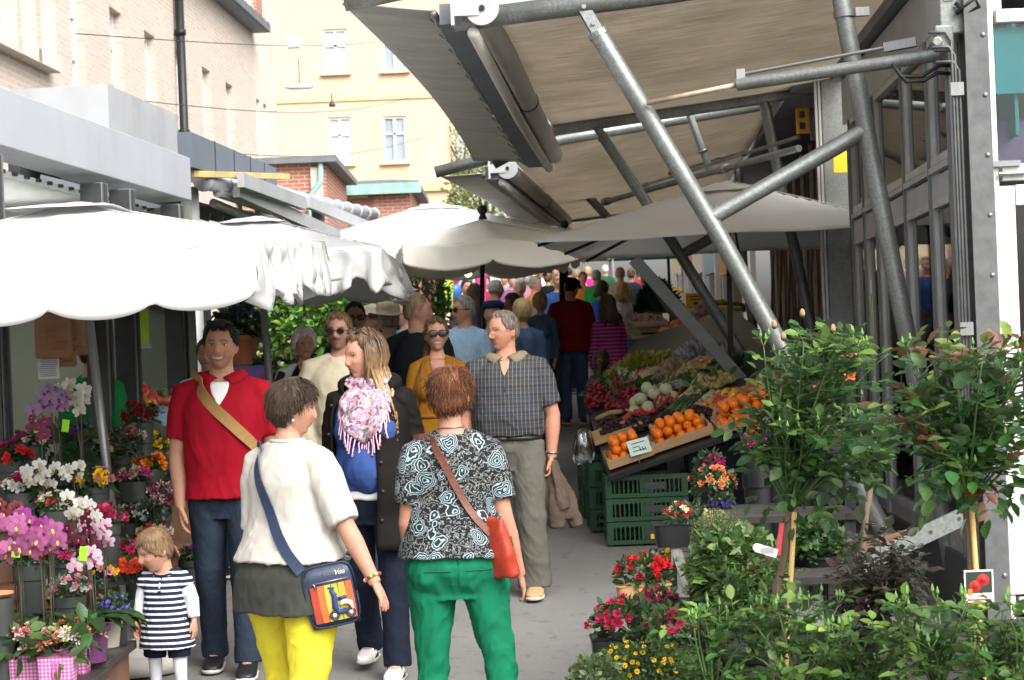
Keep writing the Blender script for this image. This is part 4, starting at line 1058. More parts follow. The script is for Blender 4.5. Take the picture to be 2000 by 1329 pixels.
p = bgp('balding light-brown-haired man in a black jacket looking left', 812, 579, 1.84, 178, 'tan', 'bald', (.012, .014, .017), (.02, .022, .03), 'm', .0085, Y=14.0, hy=-82, opt={'brow': (.2, .12, .07)}, hemz=.75, group=GP, strands=160, coat=.026, inf=.03)
p = bgp('man in a teal shirt half hidden by the black jacket', 792, 598, 1.76, -30, 'brown', 'short', (.06, .24, .24), JEAN, 'm', .011, Y=16.5, hy=-30)
p = bgp('grey-haired man with sunglasses in a light denim jacket', 905, 588, 1.77, -25, 'grey', 'short', JEANL, JEANB, 'm', .0095, Y=16.0, hy=-30, hemz=.88, coat=.024, inf=.024, group=GP, strands=120)
p.glasses(True, False)
p = bgp('grey-haired man in a pale blue shirt seen from behind by the shrubs', 766, 559, 1.76, 178, 'grey', 'short', (.26, .38, .46), JEAN, 'm', .012, Y=23.5)
p = bgp('person in a navy hooded top and blue jeans jacket with back turned', 962, 596, 1.70, 170, 'black', None, JEANB, JEAN, 'm', .011, Y=16.6, coat=.024, inf=.026); hat(p, cloth('navy_hood', (.012, .022, .07)), False, .05)
p = bgp('blonde woman in a denim jacket seen from behind', 1020, 590, 1.68, 172, 'blonde', 'fem', JEANB, JEANN, 'f', .010, Y=17.4, hemz=.9, coat=.022, inf=.022, strands=240)
# the red sweater man at the stall
p = bgp('man in a dark cap, red sweater and blue jeans with his back to us', 1112, 549, 1.79, 186, 'black', 'buzz', cloth('dark_red_knit', (.20, .006, .015), .12, .85, 200, .3), JEANB, 'm', .010, Y=22.6, hemz=.87, coat=.030, inf=.032, chest=1.15, waist=1.15, hy=-40, hp=14, group=GP); hat(p, cloth('cap_black', (.012, .014, .022)), False, .05)
t = NT('magenta_stripes'); t.set(.85, 0, .2); z = t.sep(t.coord())[2]; t.base(t.ramp(t.math('FRACT', t.math('DIVIDE', z, .045)), [(.45, (.30, .025, .14)), (.55, (.05, .012, .05))])); MAG = t.m
p = bgp('woman with long dark hair in a magenta striped top at the stall', 1186, 588, 1.62, 200, 'darkbrown', 'bob', MAG, (.02, .018, .02), 'f', .010, Y=20.3, hemz=.85, long=.22, hy=-20, hp=10, group=GP)
p = bgp('boy in a blue and orange shirt beside the striped woman', 1203, 632, 1.38, 205, 'black', 'short', cloth('blue_orange_shirt', (.06, .20, .42), .3), (.02, .02, .03), 'm', .010, Y=20.9, sleeve=.40, hemz=.85, hs=1.12, group=GP)
p = bgp('small girl with a dark ponytail tied with a red band', 1172, 668, 1.18, 190, 'darkbrown', 'fem', (.06, .07, .06), (.03, .03, .05), 'f', .010, Y=17.8, zs=.92, hs=1.28, hy=-25, group=GP)
m = MB(); b0 = p.HM@Vector((0, .10, .01)); m.tube([b0, b0+Vector((0, .05, -.04)), b0+Vector((0, .04, -.20)), b0+Vector((0, .03, -.30))], [.03, .04, .035, .01], 8); m.build('ponytail', HAIR['darkbrown'], p.root, True)
m = MB(); m.tube([b0+Vector((math.cos(a)*.035, .02+math.sin(a)*.02, math.sin(a)*.03)) for a in np.linspace(0, 2*PI, 12)], .012, 6); m.build('hair_band', MT['redplastic'], p.root, True)
p = bgp('blonde woman in a white cardigan holding a brown bag at the stall', 1214, 549, 1.66, 172, 'blonde', 'bob', cloth('white_cardigan', (.55, .52, .56), .06), (.06, .03, .03), 'f', .011, Y=25.0, hemz=.86, long=.1, group=GP)
r = p.bagroot('dark red-brown bag hanging from the white cardigan woman', 'shopping_bag', 'bag'); m = MB(); m.loft([(Vector((-.28, 0, .45)), (.13, 0, 0), (0, .09, 0), 4), (Vector((-.28, 0, .5)), (.16, 0, 0), (0, .1, 0), 4), (Vector((-.28, 0, .82)), (.14, 0, 0), (0, .06, 0), 4)], 16); m.build('body', mat('bag_brown', (.10, .025, .018), .5), r, True)
m = MB(); m.tube([Vector((-.38, 0, .82)), Vector((-.34, 0, .98)), Vector((-.24, 0, .98)), Vector((-.18, 0, .82))], .01, 6); m.build('handle', mat('bag_brown2', (.10, .025, .018), .5), r, True)
bgp('dark-haired woman in a blue top beyond the striped woman', 1176, 556, 1.66, 150, 'black', 'bob', (.02, .06, .30), JEAN, 'f', .014, Y=27, long=.08)
bgp('bald man in a beige coat beyond the white cardigan', 1211, 523, 1.80, 176, 'tan', 'bald', (.32, .28, .22), (.1, .09, .08), 'm', .014, Y=32, hemz=.6, inf=.04)
bgp('grey-haired man in a green jacket in the crowd', 1165, 533, 1.76, 150, 'grey', 'short', (.02, .22, .05), (.05, .05, .05), 'm', .015, Y=33)
bgp('white-haired old man in a cream jacket facing us', 1014, 546, 1.74, -10, 'white', 'fem', (.55, .50, .42), (.2, .18, .15), 'm', .012, Y=26, opt={'brow': (.5, .5, .5)}, hy=10)
bgp('short grey-haired man with an orange-trimmed jacket looking right', 968, 551, 1.78, 120, 'grey', 'buzz', (.03, .035, .06), (.03, .03, .04), 'm', .012, Y=24.5, hy=-20)
bgp('brown-haired woman looking left in the crowd', 1000, 572, 1.62, -70, 'lightbrown', 'bob', (.20, .12, .12), JEAN, 'f', .012, Y=22.5)
bgp('bald man with grey sides in a lilac shirt', 925, 560, 1.76, -95, 'grey', 'bald', (.32, .26, .38), JEAN, 'm', .012, Y=23.5)
bgp('dark-haired man in a brown jacket in the crowd', 1046, 541, 1.76, 60, 'grey', 'short', (.40, .17, .03), JEAN, 'm', .014, Y=28)
bgp('blonde woman with glasses in a denim jacket facing us', 1054, 571, 1.62, -20, 'blonde', 'bob', JEANB, JEANN, 'f', .012, Y=22.2, opt={'brow': (.3, .2, .1)})
bgp('fair young man in a blue shirt behind the red sweater', 1091, 541, 1.80, 8, 'tan', 'short', (.03, .07, .22), JEAN, 'm', .013, Y=27.5)
bgp('dark-haired man at the stall far left of the poles', 911, 549, 1.76, 20, 'black', 'short', (.06, .04, .05), (.03, .03, .04), 'm', .014, Y=27)
bgp('man in a blue jacket standing at the far stall', 1262, 538, 1.78, 210, 'black', 'buzz', JEANB, JEAN, 'm', .014, Y=27)
far = [(1028, 531, 'pink fleece', (.52, .22, .32), 'grey', 'short'), (1070, 528, 'black sleeveless top', (.01, .01, .012), 'brown', 'fem'), (1126, 519, 'white shirt', (.6, .6, .6), 'tan', 'short'), (1148, 522, 'hot pink top', (.62, .03, .25), 'blonde', 'bob'), (1098, 527, 'tan jacket', (.3, .2, .12), 'auburn', 'fem'), (1000, 534, 'violet jacket', (.2, .08, .2), 'darkbrown', 'short'), (985, 537, 'grey pullover', (.2, .2, .21), 'grey', 'short'), (1040, 524, 'yellow shirt', (.55, .4, .06), 'blonde', 'fem'), (1110, 522, 'pale blue shirt', (.35, .45, .55), 'black', 'short'), (1182, 528, 'dark green coat', (.03, .09, .05), 'white', 'short'), (948, 541, 'maroon jacket', (.2, .03, .05), 'black', 'short'), (1232, 524, 'navy jacket', (.02, .03, .07), 'brown', 'short'), (1250, 528, 'red top', (.45, .03, .04), 'darkbrown', 'bob'), (1085, 536, 'olive coat', (.12, .12, .06), 'ash', 'short'), (1056, 534, 'white blouse', (.55, .55, .52), 'auburn', 'bob'), (1138, 536, 'orange vest', (.55, .2, .04), 'brown', 'short')]
rf = random.Random(5)
for i, (x, top, w, c, hc, st) in enumerate(far):
    bgp('distant shopper in a '+w+' deep in the crowd', x, top, 1.72, rf.choice([0, 10, -20, 170, 190, 150]), hc, st, c, JEAN, rf.choice('mf'), .02, Y=34+(i % 5)*3.2)
# ------------------------------------------------------------------ ground
m = MB(); m.add([(-60, -30, gz(-30)), (60, -30, gz(-30)), (60, 45, gz(45)), (-60, 45, gz(45))], [(0, 1, 2, 3)])
m.add([(-60, 45, gz(45)), (60, 45, gz(45)), (60, 90, gz(66)), (-60, 90, gz(66)), (60, 300, gz(66)), (-60, 300, gz(66))], [(0, 1, 2, 3), (3, 2, 4, 5)])
tag(m.build('ground', MT['asphalt']), kind='structure')
# ------------------------------------------------------------------ buildings at the back and on the left
def holed(mb, u0, u1, z0, z1, holes, d, pt, col=None, mi=0, rmi=None):
    """wall face in (u,z) with rectangular holes and reveals d deep; pt(u,z,depth) -> point"""
    us = sorted({u0, u1, *[h[0] for h in holes], *[h[1] for h in holes]}); zs = sorted({z0, z1, *[h[2] for h in holes], *[h[3] for h in holes]})
    for a, b in zip(us, us[1:]):
        for c, e in zip(zs, zs[1:]):
            if any(h[0] <= a+1e-6 and h[1] >= b-1e-6 and h[2] <= c+1e-6 and h[3] >= e-1e-6 for h in holes): continue
            mb.quad(pt(a, c, 0), pt(b, c, 0), pt(b, e, 0), pt(a, e, 0), col, mi)
    r = mi if rmi is None else rmi
    for a, b, c, e in [h[:4] for h in holes]:
        for p, q in (((a, c), (b, c)), ((b, c), (b, e)), ((b, e), (a, e)), ((a, e), (a, c))):
            mb.quad(pt(*p, 0), pt(*p, d), pt(*q, d), pt(*q, 0), col, r)
def mull_window(parent, pt, a, b, c, e, d, fm, gm, bars=(1, 1), t=.06, sill=None):
    f = MB(); w = (pt(a, c, d)-pt(a, c, 0)); 
    def bar(p, q, tt): f.beam(pt(*p, d-.03), pt(*q, d-.03), tt, .06, (pt(a, c, 0)-pt(a, c, 1)))
    for p, q in (((a, c+t/2), (b, c+t/2)), ((a, e-t/2), (b, e-t/2)), ((a+t/2, c+t), (a+t/2, e-t)), ((b-t/2, c+t), (b-t/2, e-t))): bar(p, q, t)
    for i in range(bars[0]): x = lerp(a, b, (i+1)/(bars[0]+1)); bar((x, c+t), (x, e-t), t*1.3)
    for i in range(bars[1]): z = lerp(c, e, .62 if bars[1] == 1 else (i+1)/(bars[1]+1)); bar((a+t, z), (b-t, z), t*.8)
    fo = f.build('window', fm, parent)
    g = MB(); g.quad(pt(a, c, d+.01), pt(b, c, d+.01), pt(b, e, d+.01), pt(a, e, d+.01)); g.build('pane', gm, fo)
    if sill:
        s = MB(); s.beam(pt(a-.12, c-.05, -.06), pt(b+.12, c-.05, -.06), .22, .10, (0, 0, 1)); s.build('sill', sill, fo)
WG = mat('curtained_pane', (.62, .66, .68), .12, 0, .08, 1.2, spec=.8); WD = mat('dark_pane', (.05, .06, .065), .08, 0, .2, 1, spec=.8)
WB = mat('bluish_pane', (.30, .36, .40), .1, 0, .15, 1, spec=.8)
# yellow apartment house closing the view
Yb = 72; c0 = at(520, 300, Yb); c1 = at(872, 300, Yb); g0 = gz(60)
b = thing('apartment_building', 'pale yellow plastered apartment house closing the end of the street', 'building', (c0.x, Yb, g0))
def ypt(u, z, d): return Vector((u-c0.x, d, z-g0))
hol = []
for cx, cy, w, h in ((655, 100, 47, 86), (770, 96, 47, 86), (664, 275, 46, 92), (771, 272, 46, 90), (645, -80, 47, 86), (762, -82, 47, 86), (672, 452, 46, 92), (780, 450, 46, 90)):
    q = at(cx, cy, Yb); k = F/Yb; hol.append((q.x-w/k/2, q.x+w/k/2, q.z-h/k/2, q.z+h/k/2))
m = MB(); holed(m, c0.x-2, c1.x, g0, 20, hol, .12, ypt); m.quad(ypt(c1.x, g0, 0), ypt(c1.x, g0, 12), ypt(c1.x, 20, 12), ypt(c1.x, 20, 0)); m.quad(ypt(c0.x-2, 20, 0), ypt(c1.x, 20, 0), ypt(c1.x, 20, 12), ypt(c0.x-2, 20, 12))
m.build('wall', MT['yellowplaster'], b)
m = MB(); zc = at(760, 368, Yb).z; m.box(ypt((c0.x+c1.x)/2, zc, -.08), (c1.x-c0.x+.2, .16, .35)); zc = at(760, 190, Yb).z; m.box(ypt((c0.x+c1.x)/2, zc, -.03), (c1.x-c0.x, .06, .18)); m.build('string_course', mat('pale_yellow_trim', (.72, .52, .27), .9, 0, .06), b)
for i, h in enumerate(hol): mull_window(b, ypt, *h, .12, MT['white_pvc'], [WG, WB, WG, WB, WG, WG, WG, WB][i], (1, 1), .09, MT['yellowplaster'])
# paler house behind it
q0, q1 = at(830, 300, 95), at(1010, 300, 95)
b = thing('apartment_building', 'pale grey house glimpsed to the right of the yellow one', 'building', (q0.x, 95, g0))
m = MB(); m.box((q1.x/2-q0.x/2, 4, 5), (q1.x-q0.x, 8, 12)); m.build('wall', mat('pale_grey_plaster', (.42, .43, .43), .9, 0, .08, .5), b)
for i in range(3):
    m = MB(); m.box((2.2+1.6*i, -.03, 8.3), (.9, .1, 1.6)); m.build('window', WB, b)
# brick hall on the left: its long front runs away up the street
A0, B0 = Vector((-6.95, 22)), Vector((-5.52, 46)); dd = (B0-A0); LEN = dd.length; dd.normalize(); ang = math.atan2(dd.y, dd.x)
def fac(px):                                      # distance along the front seen at pixel column px
    t = (px-1000)/F; k = dd.x/dd.y; Y = (A0.x-k*A0.y)/(t-k+.000001); Y = max(5, min(80, Y)); return (Y-A0.y)/dd.y, Y
bh = thing('brick_hall', 'long pale brick market hall with tall slit windows on the left', 'building', (A0.x, A0.y, 0), ang-PI/2)
def hpt(u, z, d): return Vector((-d, u, z))
def hz(px, py, Y): return at(px, py, Y).z
u518, Y518 = fac(519); u557, Y557 = fac(562); zeave = hz(519, 64, Y518)
hol = []; red_hol = []
for px, t, bt in ((184, -60, 192), (258, 18, 226), (323, 64, 250), (381, 102, 278), (431, 133, 300), (475, 163, 318)):
    u, Y = fac(px-6); hol.append((u-.35, u+.40, hz(px, bt, Y), min(zeave-.3, hz(px, t, Y))))
for px in (16, 55, 95):
    u, Y = fac(px); red_hol.append((u-.28, u+.28, hz(px, 72+.55*px*.9, Y)+.1, hz(px, -120, Y)))
m = MB(); holed(m, -14, u518, 0, zeave, hol+red_hol, .28, hpt)
m.quad(hpt(u518, 0, 0), hpt(u518, 0, .3), hpt(u518, zeave, .3), hpt(u518, zeave, 0))
m.build('wall', MT['brick_pale'], bh)
m = MB(); hol2 = []
for px in (509, 520): pass
uu, YY = fac(532); h2 = [(uu-.6, uu-.15, hz(532, 322, YY), hz(532, 198, YY)), (uu+.25, uu+.7, hz(532, 322, YY), hz(532, 198, YY))]
holed(m, u518, u557, 0, 20, h2, .2, lambda u, z, d: hpt(u, z, d+.02)); m.quad(hpt(u557, 0, .02), hpt(u557, 0, 9), hpt(u557, 20, 9), hpt(u557, 20, .02)); m.quad(hpt(u518, zeave, .02), hpt(u518, zeave, 9), hpt(u518, 20, 9), hpt(u518, 20, .02)); m.build('end_block', MT['plaster'], bh)
rb = brick('red_infill', (.50, .19, .08, 1), (.42, .25, .10, 1), (.5, .42, .34, 1), .3, .09, 'YZ', .016, .2)
for h in red_hol:
    m = MB(); m.quad(hpt(h[0], h[2], .25), hpt(h[1], h[2], .25), hpt(h[1], h[3], .25), hpt(h[0], h[3], .25)); f = m.build('window', rb, bh)
    m = MB(); m.box(hpt((h[0]+h[1])/2, h[2]-.10, -.06), (.30, h[1]-h[0]+.5, .2)); m.build('sill', MT['stone'], f)
    m = MB(); m.box(hpt(h[1]+.14, (h[2]+h[3])/2, -.05), (.2, .20, h[3]-h[2])); m.build('mullion', MT['stone'], f)
for h in hol: mull_window(bh, hpt, *h, .2, MT['white_pvc'], WG, (1, 2), .09, MT['stone'])
for h in h2: mull_window(bh, lambda u, z, d: hpt(u, z, d), *h, .16, MT['white_pvc'], WG, (0, 2), .1)
m = MB(); m.beam(hpt(u518+.1, zeave+.10, -.30), hpt(-14, zeave+.10, -.30), .22, .18); m.beam(hpt(u518, zeave+.02, -.1), hpt(-14, zeave+.02, -.1), .5, .05)
for i in range(40): u = u518-.5*i-.2; m.tube([hpt(u, zeave+.02, -.36), hpt(u, zeave+.2, -.42)], .02, 5)
m.build('gutter', MT['slate'], bh)
m = MB(); m.add([hpt(-14, zeave+.15, -.3), hpt(u518, zeave+.15, -.3), hpt(u518, zeave+3, 5), hpt(-14, zeave+3, 5)], [(0, 1, 2, 3)]); m.build('roof', MT['slate'], bh)
u, Y = fac(366); m = MB(); m.tube([hpt(u, zeave-.1, -.12), hpt(u, 1, -.12)], .085, 10)
for z in (4.2, 6.1, 8.0): m.tube([hpt(u, z-.05, -.12), hpt(u, z+.05, -.12)], .11, 10)
m.build('downpipe', MT['black'], bh, True)
m = MB(); m.box(hpt(u518+.6, zeave+1.2, -.02), (.1, .7, 1.6)); m.build('window', MT['brick_red'], bh)
# overhead wires and lamps
for i, (y0, y1, yb) in enumerate(((66, 68, 72), (183, 182, 182), (268, 268, 268))):
    a = at(148, y0, fac(148)[1]-.2); bq = at(830, y1, 71.7); n = 14; pts = []
    for j in range(n+1): t = j/n; p_ = a.lerp(bq, t); p_.z -= .5*math.sin(t*PI)*(1 if i else .6); pts.append(p_)
    m = MB(); m.tube(pts, .009, 5); tag(m.build('overhead_wire', MT['rubber']), ('highest', 'middle', 'lowest')[i]+' thin wire strung from the brick hall to the yellow house', 'wire', 'wires over the street')
for i, (x, y, Yl, lab) in enumerate(((430, 74, 42, 'small dark bell lamp hanging from the highest wire'), (648, 190, 62, 'small dark bell lamp hanging from the middle wire'))):
    q = at(x, y, Yl); t_ = thing('wire_lamp', lab, 'lamp', q, 0, 'lamps on the wires'); m = MB(); m.lathe((0, 0, -.32), [(.12, 0), (.10, .08), (.03, .18), (.015, .45)], 12); m.build('shade', MT['dark_frame'], t_, True)
q = at(585, 170, 58); t_ = thing('street_lamp', 'white oblong street lamp hanging before the yellow house', 'lamp', q); m = MB(); m.loft([(Vector((x, 0, z)), (0, r, 0), (0, 0, r*.5), 3) for x, r, z in ((-.45, .06, 0), (-.3, .16, .0), (.3, .16, 0), (.5, .05, .02))], 12); m.build('housing', MT['whiteplastic'], t_, True); m = MB(); m.tube([(0, 0, .05), (0, 0, .9)], .015, 5); m.build('cord', MT['rubber'], t_)
q = at(564, 85, fac(561)[1]); t_ = thing('wall_lamp', 'white box lamp fixed to the corner of the brick hall', 'lamp', q); m = MB(); m.box((.12, -.1, 0), (.3, .25, .28)); m.build('housing', MT['whiteplastic'], t_, bevel=.02)
# two little brick sheds
def shed(label, x0, x1, ytop, Y, depth, roofm, over=.25):
    a, c = at(x0, ytop, Y), at(x1, ytop, Y); zb = gz(Y); h = (a.z+c.z)/2-zb
    t_ = thing('brick_shed', label, 'shed', (a.x, Y, zb)); w = c.x-a.x
    m = MB(); m.box((w/2, depth/2, h/2), (w, depth, h)); m.build('wall', MT['brick_red'], t_)
    m = MB(); m.box((w/2, depth/2, h+.06), (w+2*over, depth+2*over, .12)); m.add([(-over, -over, h+.125), (w+over, -over, h+.125), (w+over, depth+over, h+.125), (-over, depth+over, h+.125), (w*.3, depth/2, h+.45), (w*.7, depth/2, h+.45)], [(0, 1, 5, 4), (1, 2, 5), (2, 3, 4, 5), (3, 0, 4)]); rf = m.build('roof', roofm, t_)
    return t_, w, h
t_, w, h = shed('low red brick shed with a dark flat roof beside the brick hall', 470, 636, 322, 40, 5, MT['slate'])
m = MB(); m.tube([(w-.1, -.12, h), (w-.1, -.16, h-.4), (w-.35, -.12, h-.7), (w-.35, -.12, 0)], .06, 8); m.build('downpipe', MT['copper'], t_, True)
m = MB(); m.box((w-.2, -.03, h-1.2), (.25, .1, 2.2)); m.build('pilaster', MT['stone'], t_)
t_, w, h = shed('red brick shed with green copper eaves in front of the yellow house', 648, 800, 368, 46, 5, MT['slate'])
m = MB(); m.box((w/2, -.28, h-.05), (w+.6, .08, .26)); m.build('eaves', MT['copper'], t_)
m = MB(); m.box((w*.34, -.02, h-.9), (.75, .08, 1.3)); m.build('panel', mat('rusty_panel', (.20, .09, .06), .8, 0, .3, 4), t_)
m = MB(); m.box((w*.2, -.015, h-.2), (1.0, .06, .35)); m.build('stucco_patch', MT['plaster'], t_)
# ---- the flower kiosk on the left
KA, KB = Vector((-2.73, 10)), Vector((-2.34, 13.75)); kd = (KB-KA).normalized(); kang = math.atan2(kd.y, kd.x)-PI/2
k = thing('flower_kiosk', 'grey metal flower kiosk with a broad fascia at the left edge', 'kiosk', (KA.x, KA.y, 0), kang)
KL = (KB-KA).length
m = MB(); m.box((-.15, KL/2-.9, 2.99), (.30, KL+1.8, .32)); m.build('fascia', MT['fascia'], k, bevel=.006)
m = MB(); m.box((-.75, 3.0, 3.33), (1.3, 1.6, .30)); m.build('roof', MT['alu_lt'], k)
m = MB(); m.box((-1.7, KL/2-.6, 2.78), (2.7, KL+1.2, .04)); m.build('ceiling', MT['ceil'], k)
m = MB()
for i in range(26): m.box((-.36, -.9+.2*i, 2.79), (.06, .05, .02))
m.each('louvre', MT['dark_frame'], k)
m = MB(); m.box((-2.9, KL/2-.4, 1.45), (.06, KL+1.0, 2.9)); m.build('back_wall', MT['greenwall'], k)
m = MB(); m.box((-2.86, KL/2-.4, 2.45), (.03, KL+1.0, .75)); m.build('back_window', MT['glass_pale'], k)
m = MB(); m.box((-1.45, KL+.14, 1.4), (2.8, .05, 2.8)); m.build('end_wall', MT['greenwall'], k)
def kline(px):                                     # distance along the kiosk front at pixel column px (around y=700)
    t = (px-1000)/F; kk = kd.x/kd.y; Y = (KA.x-kk*KA.y)/(t-kk); return (Y-KA.y)/kd.y
for px, back, w in ((14, 0, .13), (219, 0, .13), (272, -1.1, .11), (367, 0, .12)):
    u = kline(px) if not back else kline(px)-.0
    if back: q = at(px, 700, 12.2); v = Vector((q.x-KA.x, q.y-KA.y)); u = v.dot(kd); back = v.x*kd.y-v.y*kd.x
    zb = gz(KA.y+u)-.02
    m = MB(); m.box((back-.07, u, (2.78+zb)/2), (.14, w, 2.78-zb)); po = m.build('post', MT['post_grey'], k, bevel=.005)
    m = MB(); m.box((back+.004, u-.02, (2.78+zb)/2), (.02, .035, 2.76-zb)); m.build('groove', MT['dark_frame'], po)
    m = MB(); m.box((back-.07, u-w/2-.012, (2.78+zb)/2), (.13, .02, 2.76-zb)); m.build('dark_side', MT['dark_frame'], po)
m = MB(); m.box((-1.9, KL/2-.2, gz(11)+.40), (.7, KL-.2, .06)); m.box((-1.9, KL/2-.2, gz(11)+.2), (.6, KL-.4, .36)); m.build('counter', MT['brownwood'], k)
# paper bags and price list
for i, (x, y, w, h, rz) in enumerate(((105, 655, 70, 90, .1), (140, 640, 60, 80, -.2), (120, 690, 60, 55, .4), (162, 650, 40, 90, .15))):
    q = at(x, y, 11.2+.12*i); t_ = thing('paper_bag', 'brown paper bag hanging in the kiosk, '+('leftmost and creased', 'second from the left', 'lowest, tilted', 'rightmost and narrow')[i], 'paper bag', (q.x, q.y, q.z-h/640), rz, 'paper bags in the kiosk')
    W_, H_ = w/320/2, h/320; m = MB(); m.loft([(Vector((0, 0, z)), (W_*s, .03, 0), (0, d, 0), 5) for z, s, d in ((0, .9, .05), (.02, 1, .06), (H_*.6, 1, .05), (H_, .95, .012))], 16); o = m.build('body', MT['kraft'], t_, True)
    m = MB(); m.tube([(-W_*.4, 0, H_), (-W_*.3, 0, H_+.07), (W_*.3, 0, H_+.07), (W_*.4, 0, H_)], .006, 5); m.build('handle', MT['kraft'], t_, True)
    m = MB()
    for j in range(5): m.box((random.uniform(-.5, .5)*W_, -.06, H_*(.2+.13*j)), (W_*.7, .003, .012), None, (.45, .1, .05, 1))
    m.build('print', MT['v'], t_)
q = at(95, 715, 11.3); t_ = thing('price_list', 'white price list sheet on the kiosk back wall', 'notice', q); m = MB(); m.box((0, 0, 0), (.13, .008, .16)); m.build('sheet', MT['paper'], t_); m = MB()
for i in range(12): m.box((random.uniform(-.01, .01), -.006, .065-.0115*i), (.10, .003, .004))
m.build('lines', mat('grey_ink', (.2, .21, .25), .8), t_)
q = at(268, 640, 12.6); t_ = thing('green_sign', 'yellow-green sign hanging inside the kiosk between the posts', 'sign', q); m = MB(); m.box((0, 0, .05), (.16, .01, .34)); m.build('board', mat('lime_board', (.35, .52, .03), .5), t_); m = MB(); m.box((0, 0, -.13), (.19, .012, .03)); m.build('rail', MT['alu_lt'], t_)
bgp('flower seller in a green fleece inside the kiosk', 180, 612, 1.70, 150, 'darkbrown', 'short', cloth('green_fleece', (.01, .16, .05), .15), JEAN, 'm', .010, Y=11.9, coat=.028, inf=.03, group='people inside the kiosk')
bgp('shopper inside the kiosk reaching out an arm in a light blue sleeve', 404, 640, 1.62, 0, 'brown', 'short', JEANL, JEAN, 'm', .009, Y=12.6, group='people inside the kiosk', sleeve=.80, pose={'R': ((-.75, -.25, -1.0), (-.42, -.35, .85), .8, (0, 0, 1), (-.3, -.9, 0)), 'L': ((.1, 0, -1), (0, -.2, -1))})
# ---- the covered stalls behind it
P0, P1 = at(385, 348, 15), at(722, 414, 24)
s_ = thing('covered_stall', 'dark covered stall with a metal gutter roof behind the flower kiosk', 'stall', (P0.x, P0.y, 0))
def sp(v): return Vector(v)-Vector((P0.x, P0.y, 0))
m = MB(); a, b_ = sp(P0), sp(P1); up_ = Vector((-1.6, .3, .55)); m.add([a, b_, b_+up_, a+up_, a+Vector((0, 0, -.05)), b_+Vector((0, 0, -.05)), b_+up_+Vector((0, 0, -.05)), a+up_+Vector((0, 0, -.05))], [(0, 1, 2, 3), (7, 6, 5, 4), (0, 4, 5, 1), (1, 5, 6, 2), (3, 7, 4, 0)]); m.build('roof', MT['alu_lt'], s_)
m = MB(); m.tube([a+Vector((.05, 0, -.03)), b_+Vector((.05, 0, -.03))], .07, 10); 
for i in range(14): q = a.lerp(b_, i/13); m.tube([q+Vector((.05, -.02, -.03)), q+Vector((.05, .02, -.03))], .085, 10)
m.build('gutter', MT['fascia'], s_, True)
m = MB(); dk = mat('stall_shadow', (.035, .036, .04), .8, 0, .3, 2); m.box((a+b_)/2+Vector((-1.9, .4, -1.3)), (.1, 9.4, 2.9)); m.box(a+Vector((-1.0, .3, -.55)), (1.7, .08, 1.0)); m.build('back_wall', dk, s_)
for t in (.02, .33, .66, .98):
    q = a.lerp(b_, t); g = gz(P0.y+q.y); m = MB(); m.tube([q+Vector((-.12, .05, -.06)), Vector((q.x-.12, q.y+.05, g))], .075, 12); m.build('post', MT['alu_lt'], s_, True)
for j, (p, q, Y1, Y2) in enumerate((((470, 352), (592, 398), 15.4, 17.5), ((462, 372), (660, 462), 15.6, 19), ((600, 395), (735, 450), 19, 23))):
    A_, B_ = sp(at(*p, Y1)), sp(at(*q, Y2)); m = MB(); m.beam(A_, B_, .06, .12, (0, 0, 1)); m.tube([A_+Vector((-.2, 0, -.1)), B_+Vector((-.2, 0, -.1))], .04, 8); m.build('awning_arm', MT['alu_lt'], s_)
m = MB()
for i in range(16): q = a.lerp(b_, i/15)+Vector((-.3-.02*i, .1, -.25)); m.beam(q, q+Vector((-1.0, 0, .3)), .05, .08)
for i in range(9): q = a.lerp(b_, .15+i/11)+Vector((-.9, .3, -.45)); m.box(q, (.5, .05, random.uniform(.2, .4)))
m.each('rafter', MT['slate'], s_)
q0, q1 = at(360, 293, 14.2), at(530, 352, 21)
t_ = thing('metal_parapet', 'blue-grey sheet metal parapet above the covered stall', 'parapet', (q0.x, q0.y, q0.z)); m = MB(); m.beam((0, 0, 0), q1-q0, .12, .27); m.build('panel', mat('blue_grey_sheet', (.12, .145, .18), .5, .3, .06, 2), t_)
m = MB()
for i in range(1, 5): m.beam((q1-q0)*(i/5)+Vector((.064, 0, -.14)), (q1-q0)*(i/5)+Vector((.064, 0, .14)), .012, .01, (1, 0, 0))
m.each('seam', MT['dark_frame'], t_)
q0, q1 = at(372, 340, 14.5), at(560, 345, 17); t_ = thing('yellow_batten', 'weathered yellow batten lying on the stall roof edge', 'batten', q0); m = MB(); m.beam((0, 0, 0), q1-q0, .06, .05); m.build('batten', mat('yellow_wood', (.5, .38, .16), .7, 0, .3, 4), t_)
